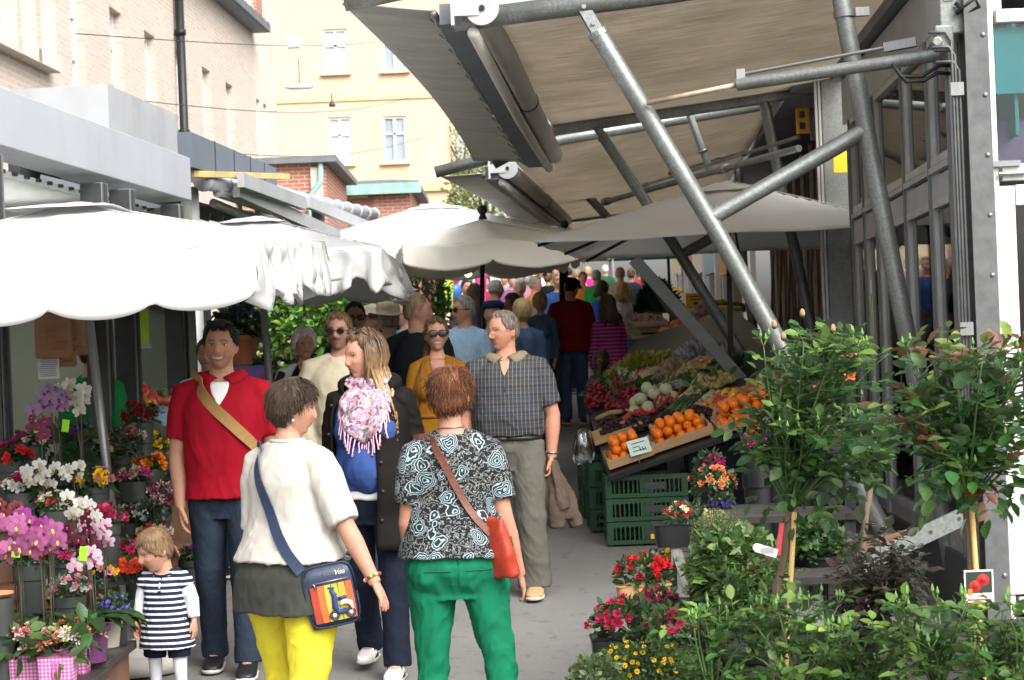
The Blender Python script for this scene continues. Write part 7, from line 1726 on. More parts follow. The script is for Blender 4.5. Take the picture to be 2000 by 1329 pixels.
orchid('dark burgundy orchid in front of the white one', 8.8, [((155, 1035), 7, -.08), ((175, 1050), 5, .06)], DR, mg, .038, PP, seed=7)
orchid('white and purple spotted orchid next to the pole', 8.9, [((200, 1030), 6, .12)], WP, mg, .040, CRP, seed=8)
orchid('large purple orchid in the front row', 8.6, [((82, 1015), 6, .12), ((110, 1035), 6, .1)], PU, yl, .045, PP, seed=9)
orchid('mauve pink orchid in the front row, left', 8.3, [((25, 1015), 5, .1), ((48, 1060), 5, .08)], PK, yl, .048, PKP, seed=10, tag_=(32, 1075))
orchid('dark red orchid above the mauve one', 8.9, [((30, 985), 6, .08)], (.16, .02, .03), yl, .036, PP, seed=11)
orchid('pink orchid with a wide spray of flowers in the front row', 8.25, [((75, 1045), 4, -.16), ((100, 1050), 5, .12)], (.34, .09, .22), yl, .048, PKP, seed=12)
orchid('white orchid with a purple throat low beside the pole', 8.45, [((172, 1095), 4, .06)], WP, mg, .042, PP, seed=13, potr=.085, poth=.17, tag_=(163, 1082))
MT['bucket'] = mat('dark_florist_bucket', (.035, .04, .036), .5, 0, .2, 5)
def lf(label, px, py, Y, crown, n, lc, blooms, **kw):
    c = at(px, py, Y); z0 = tierz(Y); ph = kw.pop('ph', .11); top = c.z-crown[2]*.3; ph = max(.05, c.z-crown[2]*.55-z0); t_ = flowering(label, 'potted flower', Vector((c.x, Y, z0)), ph, kw.pop('pr', .07), kw.pop('potm', MT['bucket']), crown, n, lc, blooms, seed=int(px+py), group='potted flowers on the left stand', **kw)
    return t_
lf('pink and cream flowers behind the pole on the upper step', 180, 880, 10.3, (.13, .09, .07), 260, DG, [((.5, .12, .22), 12), ((.6, .55, .3), 12)], fsize=.022)
lf('yellow and white flowers at the left on the second step', 110, 925, 9.8, (.10, .08, .05), 160, DG, [((.6, .5, .05), 4), ((.6, .6, .5), 8)], fsize=.02)
lf('dark red roses in front of the kiosk counter', 275, 812, 11.4, (.12, .08, .08), 180, DG, [((.25, .004, .008), 12)], fsize=.032)
lf('bright yellow lilies behind the orange flowers', 298, 868, 11.5, (.09, .07, .06), 200, DG, [((.8, .52, .01), 12)], fsize=.034)
lf('bright orange gerberas in the middle of the stand', 290, 908, 11.2, (.08, .06, .05), 160, DG, [((.85, .25, .01), 14)], fsize=.036)
lf('mixed pink and red cut flowers below the yellow ones', 320, 890, 11.65, (.10, .07, .06), 160, DG, [((.5, .03, .1), 9), ((.5, .35, .1), 4)], fsize=.026)
lf('magenta and pale pink hydrangeas', 310, 975, 11.1, (.13, .10, .08), 260, DG, [((.5, .03, .18), 10), ((.6, .35, .42), 9)], fsize=.034, style='tuft')
lf('white and green flowers next to the red polo shirt', 345, 950, 11.6, (.07, .06, .06), 120, DG, [((.6, .6, .5), 8)], fsize=.02)
lf('purple and pink petunias low behind the toddler', 270, 1095, 10.9, (.10, .08, .06), 220, DG, [((.48, .02, .12), 14)], fsize=.022)
lf('orange-red begonias left of the toddler', 232, 1128, 9.3, (.15, .09, .05), 240, DG, [((.72, .07, .02), 26)], fsize=.022)
lf('violet bellflowers beside the foot of the pole', 222, 1190, 8.95, (.085, .08, .075), 240, DG, [((.13, .08, .48), 40)], fsize=.013, style='daisy', mid=(.4, .4, .5, 1))
lf('single yellow pansies between the toddler and the red polo man', 372, 1085, 11.0, (.06, .05, .05), 120, DG, [((.75, .5, .02), 3), ((.25, .06, .2), 3)], fsize=.026)
lf('blue violas on the lower step', 205, 1065, 9.3, (.07, .06, .05), 140, DG, [((.10, .08, .35), 10)], fsize=.016)
lf('pink cyclamen behind the purple orchids', 118, 1085, 9.15, (.09, .08, .06), 200, DG, [((.5, .03, .12), 8), ((.6, .45, .45), 6)], fsize=.022)
lf('dark leafy plant with white blossoms under the kiosk window', 285, 1010, 10.85, (.12, .10, .10), 320, (.02, .05, .014), [((.35, .35, .55), 6)], fsize=.014)
lf('dark foliage plant on the lower step behind the pole', 235, 965, 10.4, (.12, .10, .10), 320, (.02, .05, .014), [((.3, .05, .04), 3)], fsize=.02)
lf('big-leaved dark plant in the middle of the stand', 120, 875, 10.0, (.16, .12, .07), 60, (.03, .07, .02), [], L=.13, W=.5)
EXTRA = (('pink', (.55, .06, .2)), ('cream', (.6, .55, .4)), ('scarlet', (.6, .02, .02)), ('violet', (.16, .06, .36)), ('golden', (.75, .42, .02)), ('rose', (.55, .2, .28)), ('white', (.62, .62, .58)), ('crimson', (.34, .01, .06)))
for i, (px, py, Y, place) in enumerate(((60, 860, 9.9, 'under the lilac orchid'), (150, 850, 10.2, 'left of the leaning pole, upper step'), (40, 950, 9.5, 'beside the kiosk post'), (110, 985, 9.2, 'between the white orchids'), (185, 940, 9.7, 'touching the leaning pole'), (205, 1010, 9.2, 'right of the white orchid by the pole'), (60, 1090, 8.9, 'below the mauve orchid'), (250, 850, 11.3, 'right of the leaning pole under the roses'), (262, 930, 11.05, 'below the orange gerberas'), (330, 930, 11.7, 'behind the arm of the red polo man'), (255, 1010, 10.85, 'in the dark middle of the rear stand'), (300, 1040, 10.8, 'above the head of the toddler'), (190, 1120, 9.15, 'low beside the pole foot'), (240, 1075, 9.5, 'behind the begonias'), (20, 890, 9.8, 'at the left frame edge'), (135, 1150, 8.6, 'among the broad orchid leaves'))):
    nm, c_ = EXTRA[(i*3) % 8]; n2, c2 = EXTRA[(i*3+1) % 8]
    lf(nm+' and '+n2+' small blossoms '+place, px, py, Y, (.10, .08, .06), 170, DG, [(c_, 14), (c2, 8)], fsize=.018+.004*(i % 3))
# hydrangeas in pink checked gift bags
t = NT('pink_gingham'); t.set(.4, 0, .4); x, y, z = t.sep(t.coord()); cx = t.math('FRACT', t.math('MULTIPLY', x, 62)); cz = t.math('FRACT', t.math('MULTIPLY', z, 62)); s_ = t.math('ADD', t.math('LESS_THAN', cx, .5), t.math('LESS_THAN', cz, .5)); t.base(t.ramp(t.math('MULTIPLY', s_, .5), [(0, (.66, .42, .56)), (.5, (.50, .17, .36)), (1, (.40, .07, .26))], 'CONSTANT')); GING = t.m
for i, (px, py, Y, cols, lab) in enumerate(((10, 1245, 8.3, [((.5, .12, .08), 4), ((.6, .5, .3), 3)], 'leftmost, cut by the frame'), (55, 1240, 8.12, [((.6, .42, .40), 7), ((.55, .10, .12), 3)], 'in the middle'), (112, 1225, 8.0, [((.62, .48, .50), 8), ((.45, .5, .2), 4), ((.55, .2, .12), 4)], 'rightmost with the pink ribbon'), (140, 1190, 8.35, [((.5, .1, .06), 5), ((.6, .4, .3), 3)], 'rear right'))):
    c = at(px, py+62, Y); z0 = tierz(Y); t_ = flowering('pink hydrangea in a pink checked gift bag, '+lab, 'potted flower', (c.x, Y, z0), .135, .07, GING, (.12, .10, .07), 46, (.055, .13, .03), cols, seed=60+i, group='hydrangeas in checked bags', box=(.078, .06), potname='gift_bag', L=.085, W=.62, fsize=.034, style='tuft', low=.15)
    if i == 2: m = MB(); m.tube([(-.0, -.065, .12), (-.005, -.07, .06), (.0, -.068, .03), (.012, -.07, .028), (.018, -.066, .12)], .0035, 6); m.build('ribbon', mat('pink_ribbon', (.6, .1, .35), .4), t_, True)
q = at(8, 1155, 8.1); t_ = thing('terracotta_saucer', 'terracotta pot rim at the left frame edge', 'pot', (q.x-.02, 8.1, .215)); m = MB(); h = q.z-.215; m.lathe((0, 0, 0), [(.05, 0), (.06, h-.03), (.05, h-.03)], 20); m.build('pot', MT['bucket'], t_, True, angle=.6); m = MB(); m.lathe((0, 0, h-.028), [(.03, 0), (.06, .018), (.06, .026), (.02, .02)], 20); m.build('saucer', MT['terracotta'], t_, True, angle=.6)
# ---- middle distance greenery by the terracotta pot
c = at(470, 665, 13.9); gp = thing('potted_hydrangea', 'blue hydrangea in a big terracotta pot on a purple crate', 'potted plant', (c.x, 13.9, at(470, 714, 13.9).z)); pot(gp, .135, .225, MT['terracotta']); bush('foliage', gp, (0, 0, .30), (.17, .15, .11), 170, .09, .06, (.05, .12, .03), seed=3)
m = MB(); rr = random.Random(8)
for i, (x, z) in enumerate(((-.08, .40), (.02, .41), (.09, .38), (-.02, .36))):
    for j in range(26): d = Vector((rr.gauss(0, 1), rr.gauss(0, 1), rr.gauss(0, 1))).normalized(); daisy(m, Vector((x, -.08, z))+d*.05, .018, (.22, .24, .62), (.3, .3, .6, 1), 4, d)
m.build('flowers', MT['petal'], gp)
zt = at(470, 714, 13.9).z; cr = thing('purple_crate', 'purple box under the terracotta hydrangea pot', 'crate', (c.x+.02, 13.9, zt-.12)); m = MB(); m.box((0, 0, .058), (.42, .35, .115)); m.build('box', mat('purple_box', (.22, .14, .42), .5), cr, bevel=.008)
tb_ = thing('display_table', 'low table carrying the purple box and lime hydrangea', 'table', (c.x+.15, 14.0, gz(14))); hh = zt-.122-gz(14); m = MB(); m.box((0, 0, hh-.02), (.9, .6, .04)); m.build('tabletop', MT['greywood'], tb_)
for x in (-.4, .4):
    for y in (-.25, .25): m = MB(); m.box((x, y, (hh-.04)/2), (.05, .05, hh-.04)); m.build('leg', MT['greywood'], tb_)
def tree(label, px, py, Y, rad, n, L, col, seed, blooms=None, new=None, name='potted_shrub', cat='shrub', trunk=True):
    c = at(px, py, Y); zb = gz(Y); t_ = thing(name, label, cat, (c.x, Y, zb), 0, 'shrubs for sale in the street'); H = c.z-zb; pot(t_, .17, .28, MT['terracotta'] if seed % 2 else MT['black'])
    m = MB(); r_ = random.Random(seed); m.tube([(0, 0, .25), (.02, 0, H*.5), (0, .02, H)], [.03, .024, .014], 8)
    for i in range(12): a = r_.uniform(0, 6.3); z = H*r_.uniform(.6, 1); m.tube([(0, 0, z*.9), (math.cos(a)*rad[0]*.5, math.sin(a)*rad[1]*.5, z+rad[2]*.2), (math.cos(a)*rad[0]*.8, math.sin(a)*rad[1]*.8, z+rad[2]*.3)], [.012, .008, .003], 5)
    m.build('trunk', MT['bark'], t_, True)
    bush('crown', t_, (0, 0, H), rad, n, L, L*.6, col, seed=seed, shell=.25, new=new, frac=.2)
    if blooms:
        m = MB()
        for i in range(30): d = Vector((r_.gauss(0, 1), r_.gauss(0, 1)-.6, r_.gauss(0, .8))).normalized(); m = MB(); bloom(m, (d.x*rad[0], d.y*rad[1], H+d.z*rad[2]), .035, blooms, 8, d, r_); m.build('flower', MT['petal'], t_)
tree('dense dark green shrub behind the hydrangea pot', 512, 620, 17.0, (.42, .4, .42), 1300, .075, (0.054, 0.145, 0.032), 1)
tree('bright green spreading shrub left of the grey-haired man', 600, 605, 16.2, (.48, .4, .40), 1700, .075, (0.180, 0.408, 0.064), 2, new=(.22, .38, .07))
tree('bright green shrub above the white-haired woman', 672, 600, 17.2, (.46, .4, .38), 1500, .075, (0.162, 0.357, 0.064), 3, new=(.2, .36, .07))
tree('dark conifer-like shrub behind the caps', 725, 610, 20.0, (.44, .4, .45), 1500, .07, (0.022, 0.068, 0.022), 4)
tree('loose green shrub left of the black pole', 825, 600, 21.0, (.36, .35, .40), 900, .075, (0.090, 0.204, 0.048), 5)
tree('shrub with orange fruits beside the brown umbrella pole', 640, 690, 16.6, (.34, .3, .34), 900, .06, (0.063, 0.153, 0.035), 6, (.75, .25, .01))
tree('low green shrub under the brown umbrella pole', 500, 745, 16.0, (.30, .3, .30), 800, .065, (0.090, 0.221, 0.048), 7, (.55, .5, .2))
tree('dark low shrub behind the white-haired woman', 570, 660, 18.0, (.40, .35, .40), 1100, .07, (0.032, 0.093, 0.026), 8)
fl('lime green hydrangea on the display table', 500, 730, 13.9, (.15, .12, .08), 140, (.05, .12, .03), [((.36, .45, .08), 14)], fsize=.035, style='tuft', L=.07, group='flowers on the display table')
# roof-level tree seen through the canopy gap and beyond the yellow house
for i, (px, py, Y, r, lab) in enumerate(((1622, 150, 40, (2.2, 2, 2.4), 'pale spring tree seen past the canopy edge'), (905, 320, 78, (2.0, 2, 1.9), 'yellow-green spring tree right of the yellow house'), (940, 410, 60, (1.3, 1.3, 1.6), 'low yellow-green tree behind the umbrellas'))):
    c = at(px, py, Y); zb = gz(min(Y, 66)); t_ = thing('spring_tree', lab, 'tree', (c.x, Y, zb), 0, 'trees behind the market'); H = c.z-zb
    m = MB(); r_ = random.Random(i); m.tube([(0, 0, 0), (.1, 0, H*.6), (0, 0, H)], [.16, .12, .06], 8)
    for j in range(16): a = r_.uniform(0, 6.3); z = H+r[2]*r_.uniform(-.6, .3); e = Vector((math.cos(a)*r[0]*.8, math.sin(a)*r[1]*.8, z+r[2]*.45)); m.tube([(0, 0, z-r[2]*.3), e*.5+Vector((0, 0, z*.5)), e], [.06, .035, .01], 5)
    m.build('trunk', MT['bark'], t_, True); bush('crown', t_, (0, 0, H), r, 1500 if i else 900, .16, .10, (.24, .30, .06) if i else (.36, .34, .12), seed=i, shell=.2, upb=0)
# ------------------------------------------------------------------ the fruit and vegetable stall
XL = lambda Y: .62 if Y < 16 else .62+.18*(Y-16)
def sf(X, Y): return .70+.122*(Y-13.1)+.30*(X-.62)
EX, EY = Vector((1, 0, .30)).normalized(), Vector((0, 1, .122)); EZ = EX.cross(EY).normalized(); EY = EZ.cross(EX)
TM = Matrix((EX, EY, EZ)).transposed()
def onsf(px, py, h=0):
    dx, dy = px-PX, PY-py; a = (dx*CR+dy*SR)/F; b = (-dx*SR+dy*CR)/F
    # CH+bY = .70+.122(Y-13.1)+.30(aY-.62)+h
    Y = (.70-.122*13.1-.30*.62+h-CH)/(b-.122-.30*a); return Vector((a*Y, Y, CH+b*Y))
GS = 'goods on the fruit stall'
tbl = thing('stall_table', 'sloping stall table hung with dark cloth under the fruit crates', 'table', (1.3, 15.5, gz(15.5)))
def tl(p_): return Vector(p_)-tbl.location
m = MB(); n = 12; V = []
for i in range(n+1):
    Y = 13.05+6.6*i/n
    for X in (XL(Y)+.03, 2.35): V.append(tl((X, Y, sf(X, Y)-.012)))
m.add(V, [(i*2, i*2+1, i*2+3, i*2+2) for i in range(n)]); o = m.build('tabletop', MT['black'], tbl); o.modifiers.new('t', 'SOLIDIFY').thickness = .03
m = MB(); m.add([tl((XL(13.1)+.62, 13.30, gz(13.3))), tl((2.35, 13.30, gz(13.3))), tl((2.35, 13.12, sf(2.35, 13.1)-.05)), tl((XL(13.1)+.62, 13.12, sf(XL(13.1)+.62, 13.1)-.05))], [(0, 1, 2, 3)]); m.build('dark_cloth', cloth('black_cloth', (.010, .012, .018)), tbl)
for x, y in ((1.28, 13.18), (2.3, 13.2), (.8, 18.5), (2.3, 19)): m = MB(); m.beam(tl((x, y, gz(y))), tl((x, y, sf(x, y)-.06)), .05, .05, (0, 1, 0)); m.build('leg', MT['black'], tbl)
# green plastic crates stacked under the table
def crate_proto():
    r = thing('green_crate', 'x', 'crate'); w, d, h = .58, .38, .165; m = MB()
    for s in (-1, 1):
        for z, hh in ((.018, .03), (h-.02, .036)): m.box((0, s*(d/2-.006), z), (w, .012, hh)); m.box((s*(w/2-.006), 0, z), (.012, d-.026, hh))
        for i in range(15): x = -w/2+.06+i*(w-.12)/14; m.box((x, s*(d/2-.006), h*.52), (.010 if i not in (6, 7, 8) else .03, .010, h*.62))
        for i in range(9): y = -d/2+.06+i*(d-.12)/8; m.box((s*(w/2-.006), y, h*.52), (.010, .012, h*.62))
        for t in (-1, 1): m.box((s*(w/2-.02), t*(d/2-.003), h/2), (.042, .012, h-.004)); m.box((s*(w/2+.0005), t*(d/2-.03), h/2), (.012, .05, h-.006))
    m.box((0, 0, .012), (w-.02, d-.02, .012)); m.build('body', MT['greenplastic'], r); 
    m = MB(); m.box((.06, -d/2-.004, h*.5), (.16, .006, .05)); m.build('handle_grip', MT['dark_frame'], r); return r
cpz = crate_proto(); first = True
for nm, X, Y, n, rz in (('front left stack', .925, 13.36, 3, 0), ('front right stack', 1.54, 13.47, 4, .0), ('second stack, left of the front one', .83, 14.05, 3, .05), ('third stack, farther left', .80, 14.75, 3, .08)):
    for i in range(n):
        c = cpz if first else copy_tree(cpz); first = False
        c.location = (X, Y, gz(Y)+.002+.167*i); c.rotation_euler = (0, 0, rz); c['label'] = 'green slatted plastic crate, '+('lowest', 'second from below', 'third from below', 'fourth from below', 'topmost')[i]+' of the '+nm; c['group'] = 'green crates under the stall'
m = MB(); m.box((.06, -.197, .055), (.09, .004, .035)); m.build('label', MT['yellow'], cpz)
# wooden / cardboard fruit boxes
def tray(label, c, w, d, h, name='fruit_box', mt='wood', group='fruit boxes on the stall', rz=0):
    t_ = thing(name, label, 'box', c, 0, group); R = TM@Matrix.Rotation(rz, 3, 'Z'); t_.rotation_euler = R.to_euler(); m = MB()
    for s in (-1, 1): m.box((0, s*(d/2-.006), h/2), (w, .012, h-.004)); m.box((s*(w/2-.006), 0, h/2), (.012, d-.026, h))
    for s in (-1, 1):
        for q in (-1, 1): m.box((s*(w/2-.018), q*(d/2-.018), h*.62), (.022, .022, h*1.2))
    m.box((0, 0, .006), (w-.02, d-.02, .01)); m.build('box', MT[mt], t_, bevel=.002); return t_, R
def fruit(name, cat, labels, mesh, spots, group):
    for i, (p_, s) in enumerate(spots):
        o = bpy.data.objects.new(name, mesh); COL.objects.link(o); o.location = p_; o.scale = (s, s, s); o.rotation_euler = (random.uniform(0, 6), random.uniform(0, 6), random.uniform(0, 6)); tag(o, labels, cat, group)
m = MB(); m.ball((0, 0, 0), (.036, .036, .034), 18, 12, (.86, .20, .008, 1)); m.lathe((0, 0, .032), [(.006, 0), (.004, .003), (.002, .004)], 8, (.15, .2, .04, 1)); om = m.mesh('orange'); om.polygons.foreach_set('use_smooth', [True]*len(om.polygons)); om.materials.append(MT['vgloss'])
MT['card'] = mat('cardboard', (.42, .27, .135), .8, 0, .1, 6)
def fill(c, R, w, d, h, r, layers, jit=.006, keep=1):
    out = []
    for L in range(layers):
        nx, ny = max(1, int((w-.03-L*r)/(2*r))), max(1, int((d-.03-L*r)/(2*r)))
        for i in range(nx):
            for j in range(ny):
                if random.random() > keep: continue
                x = (i-(nx-1)/2)*2*r*1.0; y = (j-(ny-1)/2)*2*r*1.0; p_ = Vector(c)+R@Vector((x+random.uniform(-jit, jit), y+random.uniform(-jit, jit), .012+r+L*r*1.45+random.uniform(0, .006))); out.append((p_, random.uniform(.92, 1.06)))
    return out
for i, (px, py, w, lab) in enumerate(((1233, 905, .34, 'cardboard box of oranges at the front corner of the stall'), (1335, 868, .46, 'cardboard box of oranges, second from the corner'), (1480, 826, .58, 'cardboard box of big oranges below the steel rakers'))):
    c = onsf(px, py); c.y += .16; c.z = sf(c.x, c.y)+.004; t_, R = tray(lab, c, w, .36, .07, mt='card')
    fruit('orange', 'orange', ('ripe orange in the box at the front corner of the stall', 'ripe orange in the second box from the corner', 'large orange in the box below the steel rakers')[i], om, fill(c, R, w, .36, .07, .037, 3, keep=.9), 'oranges in box %s' % ('one', 'two', 'three')[i])
# price card
def card(label, px, py, w, h, tiltz=0, col='paper', lines=3, up=.10, Yo=-.05):
    p_ = onsf(px, py, .10); t_ = thing('price_card', label, 'price card', p_, tiltz, 'price cards on the stall'); m = MB(); R = Matrix.Rotation(-.35, 3, 'X')@Matrix.Rotation(-.22, 3, 'Y'); m.box((0, Yo, 0), (w, .003, h), R); m.build('card', MT[col], t_); m = MB()
    for i in range(lines): m.beam(R@Vector((-w*.33, -.003, h*.25-i*h*.24))+Vector((0, Yo, 0)), R@Vector((w*random.uniform(.0, .35), -.003, h*.25-i*h*.24+random.uniform(-.004, .004)))+Vector((0, Yo, 0)), .006, .002, (0, -1, 0))
    for i in range(3): m.beam(R@Vector((w*(.0+.12*i), -.003, -h*.05))+Vector((0, Yo, 0)), R@Vector((w*(.03+.12*i), -.003, -h*.32))+Vector((0, Yo, 0)), .006, .002, (0, -1, 0))
    m.build('writing', MT['black'], t_)
    m = MB(); m.tube([(0, Yo+.01, -h*.4), (0, Yo+.02, -.12)], .004, 6); m.build('peg', MT['greywood'], t_)
MT['mint'] = mat('mint_card', (.52, .66, .60), .6, 0, .05); MT['greencard'] = mat('green_slate_card', (.16, .24, .20), .7, 0, .1)
card('tilted mint price card with handwriting over the front oranges', 1246, 872, .16, .115, .1, 'mint', 3)
card('green slate price card above the rhubarb', 1316, 752, .14, .075, 0, 'greencard', 2)
card('small white price card by the kohlrabi', 1252, 772, .11, .04, 0, 'paper', 1)
# heaps
def heap(name, label, cat, px, py, rad, n, r, cols, shape='ball', group=GS, sq=(1, 1, 1), mt='veg', hgt=1, leafc=None, leafn=0, leafL=.08):
    c = onsf(px, py); c.z = sf(c.x, c.y)+.002; t_ = thing(name, label, cat, c, 0, group); t_.rotation_euler = TM.to_euler(); m = MB(); rr = random.Random(int(px+py))
    m.lathe((0, 0, 0), [(rad[0]*.92, 0), (rad[0]*.85, rad[2]*.25), (rad[0]*.6, rad[2]*.6), (rad[0]*.25, rad[2]*.8), (.01, rad[2]*.85)], 16, tuple(x*.6 for x in cols[0][:3])+(1,), 0, Matrix.Diagonal((1, rad[1]/rad[0], 1)))
    for i in range(n):
        a = rr.uniform(0, 2*PI); f = rr.random()**.55; z = rad[2]*(1-f**1.8); p_ = Vector((math.cos(a)*rad[0]*f, math.sin(a)*rad[1]*f, max(r*.6, z*rr.uniform(.85, 1.08)))); c_ = rr.choice(cols); k = rr.uniform(.7, 1.2); cc = tuple(min(1, x*k) for x in c_[:3])+(1,); s = r*rr.uniform(.75, 1.25)
        if shape == 'ball': m.ball(p_, (s*sq[0], s*sq[1], s*sq[2]), 8, 6, cc, 0, Matrix.Rotation(rr.uniform(0, 6), 3, 'Z')@Matrix.Rotation(rr.uniform(-.6, .6), 3, 'X'))
        elif shape == 'leaf':
            d = Vector((math.cos(a)*f, math.sin(a)*f, .5+rr.random())).normalized(); sd = d.orthogonal().normalized(); sd.rotate(Quaternion(d, rr.uniform(0, 6))); m.add([p_-d*s*.4, p_+sd*s*.5, p_+d*s, p_-sd*s*.5], [(0, 1, 2, 3)], cc)
    m.build('heap', MT[mt], t_, shape == 'ball')
    if leafn: bush('leaves', t_, (0, 0, rad[2]*.6), (rad[0], rad[1], rad[2]*.7), leafn, leafL, leafL*.4, leafc or (.06, .15, .03), 'thin', seed=int(px))
    return t_
def box_of(label, px, py, w, d, cont, mt='wood', h=.06):
    c = onsf(px, py); c.z = sf(c.x, c.y)+.003; tray(label, c, w, d, h, mt=mt)
box_of('wooden box under the dark grapes at the stall corner', 1205, 850, .42, .36, None); box_of('wooden box under the dark grapes near the price card', 1325, 838, .40, .36, None)
for i, (px, py, lab) in enumerate(((1195, 842, 'dark red grapes in the corner box'), (1248, 838, 'dark grapes in clear film near the corner'), (1308, 832, 'dark purple grapes in the second grape box'), (1362, 822, 'dark purple grapes at the right end of the second grape box'))):
    heap('grapes', lab, 'grapes', px, py, (.15, .17, .11), 210, .0135, [(.035, .008, .014, 1), (.055, .012, .020, 1), (.02, .006, .012, 1)], mt='vgloss', group='dark grapes')
for i, (px, py, lab) in enumerate(((1172, 790, 'bunch of red radishes at the left stall edge'), (1205, 775, 'topmost bunch of red radishes'), (1212, 800, 'bunch of red radishes in front'), (1245, 795, 'bunch of red radishes next to the kohlrabi'))):
    heap('radishes', lab, 'radishes', px, py, (.14, .16, .20-.03*(i % 2)), 130, .017, [(.24, .008, .02, 1), (.32, .014, .03, 1), (.15, .006, .014, 1)], mt='vgloss', group='bunches of radishes', leafc=(.05, .13, .03), leafn=26, leafL=.09)
m = MB(); m.ball((0, 0, 0), (.055, .055, .050), 16, 10, (.50, .52, .32, 1)); m.tube([(0, 0, .045), (.01, 0, .075)], .008, 6, (.35, .42, .2, 1)); km = m.mesh('kohlrabi'); km.polygons.foreach_set('use_smooth', [True]*len(km.polygons)); km.materials.append(MT['vgloss'])
base = onsf(1268, 806); spots = []
for i, (x, z, y) in enumerate(((-.12, 0, 0), (-.01, 0, -.04), (.10, 0, .0), (.20, 0, .05), (-.06, .07, .06), (.05, .08, .05), (.15, .07, .1), (-.10, .05, .12), (.0, .13, .12))): p_ = base+Vector((x, y, 0)); p_.z = sf(p_.x, p_.y)+.05+z; spots.append((p_, 1))
fruit('kohlrabi', 'kohlrabi', 'pale green kohlrabi in the heap right of the radishes', km, spots, 'kohlrabi on the stall')
def sticks(name, label, cat, p0, p1, n, w, r, c0, c1, mt='veg', group=GS, h=.04, tie=None):
    a, b = onsf(*p0), onsf(*p1); t_ = thing(name, label, cat, a, 0, group); m = MB(); rr = random.Random(n)
    d = (b-a); s = d.cross(Vector((0, 0, 1))).normalized()
    for i in range(n):
        o = s*rr.uniform(-w, w)+Vector((0, 0, rr.uniform(.01, h))); k = rr.uniform(.8, 1.15); p_ = [o, d*.5+o*1.0+Vector((0, 0, .015)), d*rr.uniform(.92, 1.05)+o*1.15]
        cc = [tuple(x*k for x in c)+(1,) for c in (c0, c1)]; m.tube(p_[:2], r, 6, cc[0]); m.tube(p_[1:], [r, r*.75], 6, cc[1])
    m.build('stalks', MT[mt], t_, True)
    if tie: m = MB(); q = d*.45+Vector((0, 0, h*.55)); m.tube([q-d*.04, q+d*.04], w*1.05, 14, None, 0, False, .55, s); m.build('band', MT[tie], t_)
    return t_
sticks('rhubarb', 'red rhubarb stalks with leafy tops in the middle of the stall', 'rhubarb', (1300, 800), (1330, 745), 22, .10, .012, (.42, .06, .05), (.25, .22, .06), h=.10)
t_ = heap('rhubarb_leaves', 'crumpled green leaves behind the rhubarb', 'leaves', 1340, 758, (.22, .14, .10), 60, .05, [(.05, .13, .03, 1), (.09, .18, .05, 1)], 'leaf')
sticks('white_asparagus', 'white asparagus bundle at the back left', 'asparagus', (1228, 748), (1216, 722), 26, .07, .009, (.62, .56, .40), (.55, .5, .34), h=.07, tie='mint')
sticks('white_asparagus', 'white asparagus lying across the back of the stall', 'asparagus', (1245, 745), (1300, 728), 26, .08, .010, (.58, .48, .28), (.5, .42, .25), h=.06)
sticks('green_asparagus', 'bundles of green asparagus in front of the white grapes', 'asparagus', (1318, 815), (1352, 785), 34, .12, .008, (.10, .18, .04), (.06, .12, .03), h=.06)
sticks('cane_box', 'pale wooden box lid lying above the dark grapes', 'box lid', (1165, 822), (1215, 808), 3, .05, .02, (.5, .36, .17), (.5, .36, .17), h=.03, mt='v')
heap('white_grapes', 'green grapes in the middle of the stall', 'grapes', 1345, 825, (.17, .14, .09), 170, .014, [(.22, .24, .05, 1), (.3, .3, .08, 1), (.16, .18, .04, 1)], mt='vgloss')
heap('lettuce', 'yellow-green lettuce heap at the far left end', 'lettuce', 1250, 722, (.34, .28, .12), 420, .055, [(.38, .36, .05, 1), (.24, .28, .04, 1), (.45, .40, .10, 1)], 'leaf')
heap('radishes', 'pink radishes below the yellow-green lettuce', 'radishes', 1255, 736, (.30, .12, .06), 130, .014, [(.45, .12, .16, 1), (.5, .3, .3, 1)], mt='vgloss')
heap('cucumbers', 'dark green cucumbers and herbs behind the radishes', 'vegetables', 1250, 770, (.26, .16, .09), 300, .045, [(.03, .08, .025, 1), (.05, .12, .03, 1)], 'leaf')
heap('potatoes', 'heap of brown potatoes at the back of the stall', 'potatoes', 1320, 735, (.24, .22, .14), 150, .026, [(.28, .19, .10, 1), (.22, .15, .08, 1)], sq=(1.25, 1, .9))
heap('potatoes', 'heap of yellow potatoes in the middle of the stall', 'potatoes', 1372, 735, (.30, .24, .15), 200, .025, [(.48, .33, .13, 1), (.40, .26, .10, 1)], sq=(1.25, 1, .9))
heap('potatoes', 'small yellow potatoes left of the cauliflower', 'potatoes', 1315, 760, (.20, .16, .08), 130, .022, [(.46, .32, .12, 1), (.40, .27, .12, 1)])
heap('bagged_vegetables', 'vegetables in crumpled clear bags on top of the stall', 'bags', 1362, 705, (.26, .2, .16), 260, .06, [(.40, .40, .40, 1), (.30, .29, .28, 1), (.48, .48, .48, 1)], 'leaf', mt='vgloss')
heap('cauliflower', 'cream cauliflowers with pale leaves', 'cauliflower', 1376, 760, (.13, .12, .11), 140, .022, [(.55, .46, .22, 1), (.6, .52, .3, 1)], leafc=(.16, .24, .08), leafn=30, leafL=.12)
heap('cauliflower', 'yellowish cauliflower right of the cream ones', 'cauliflower', 1410, 752, (.11, .1, .10), 110, .022, [(.45, .34, .10, 1), (.5, .4, .15, 1)], leafc=(.14, .22, .06), leafn=26, leafL=.11)
heap('mushrooms', 'pale mushrooms in front of the cauliflower', 'mushrooms', 1398, 785, (.16, .12, .07), 90, .022, [(.52, .45, .33, 1), (.42, .33, .2, 1)])
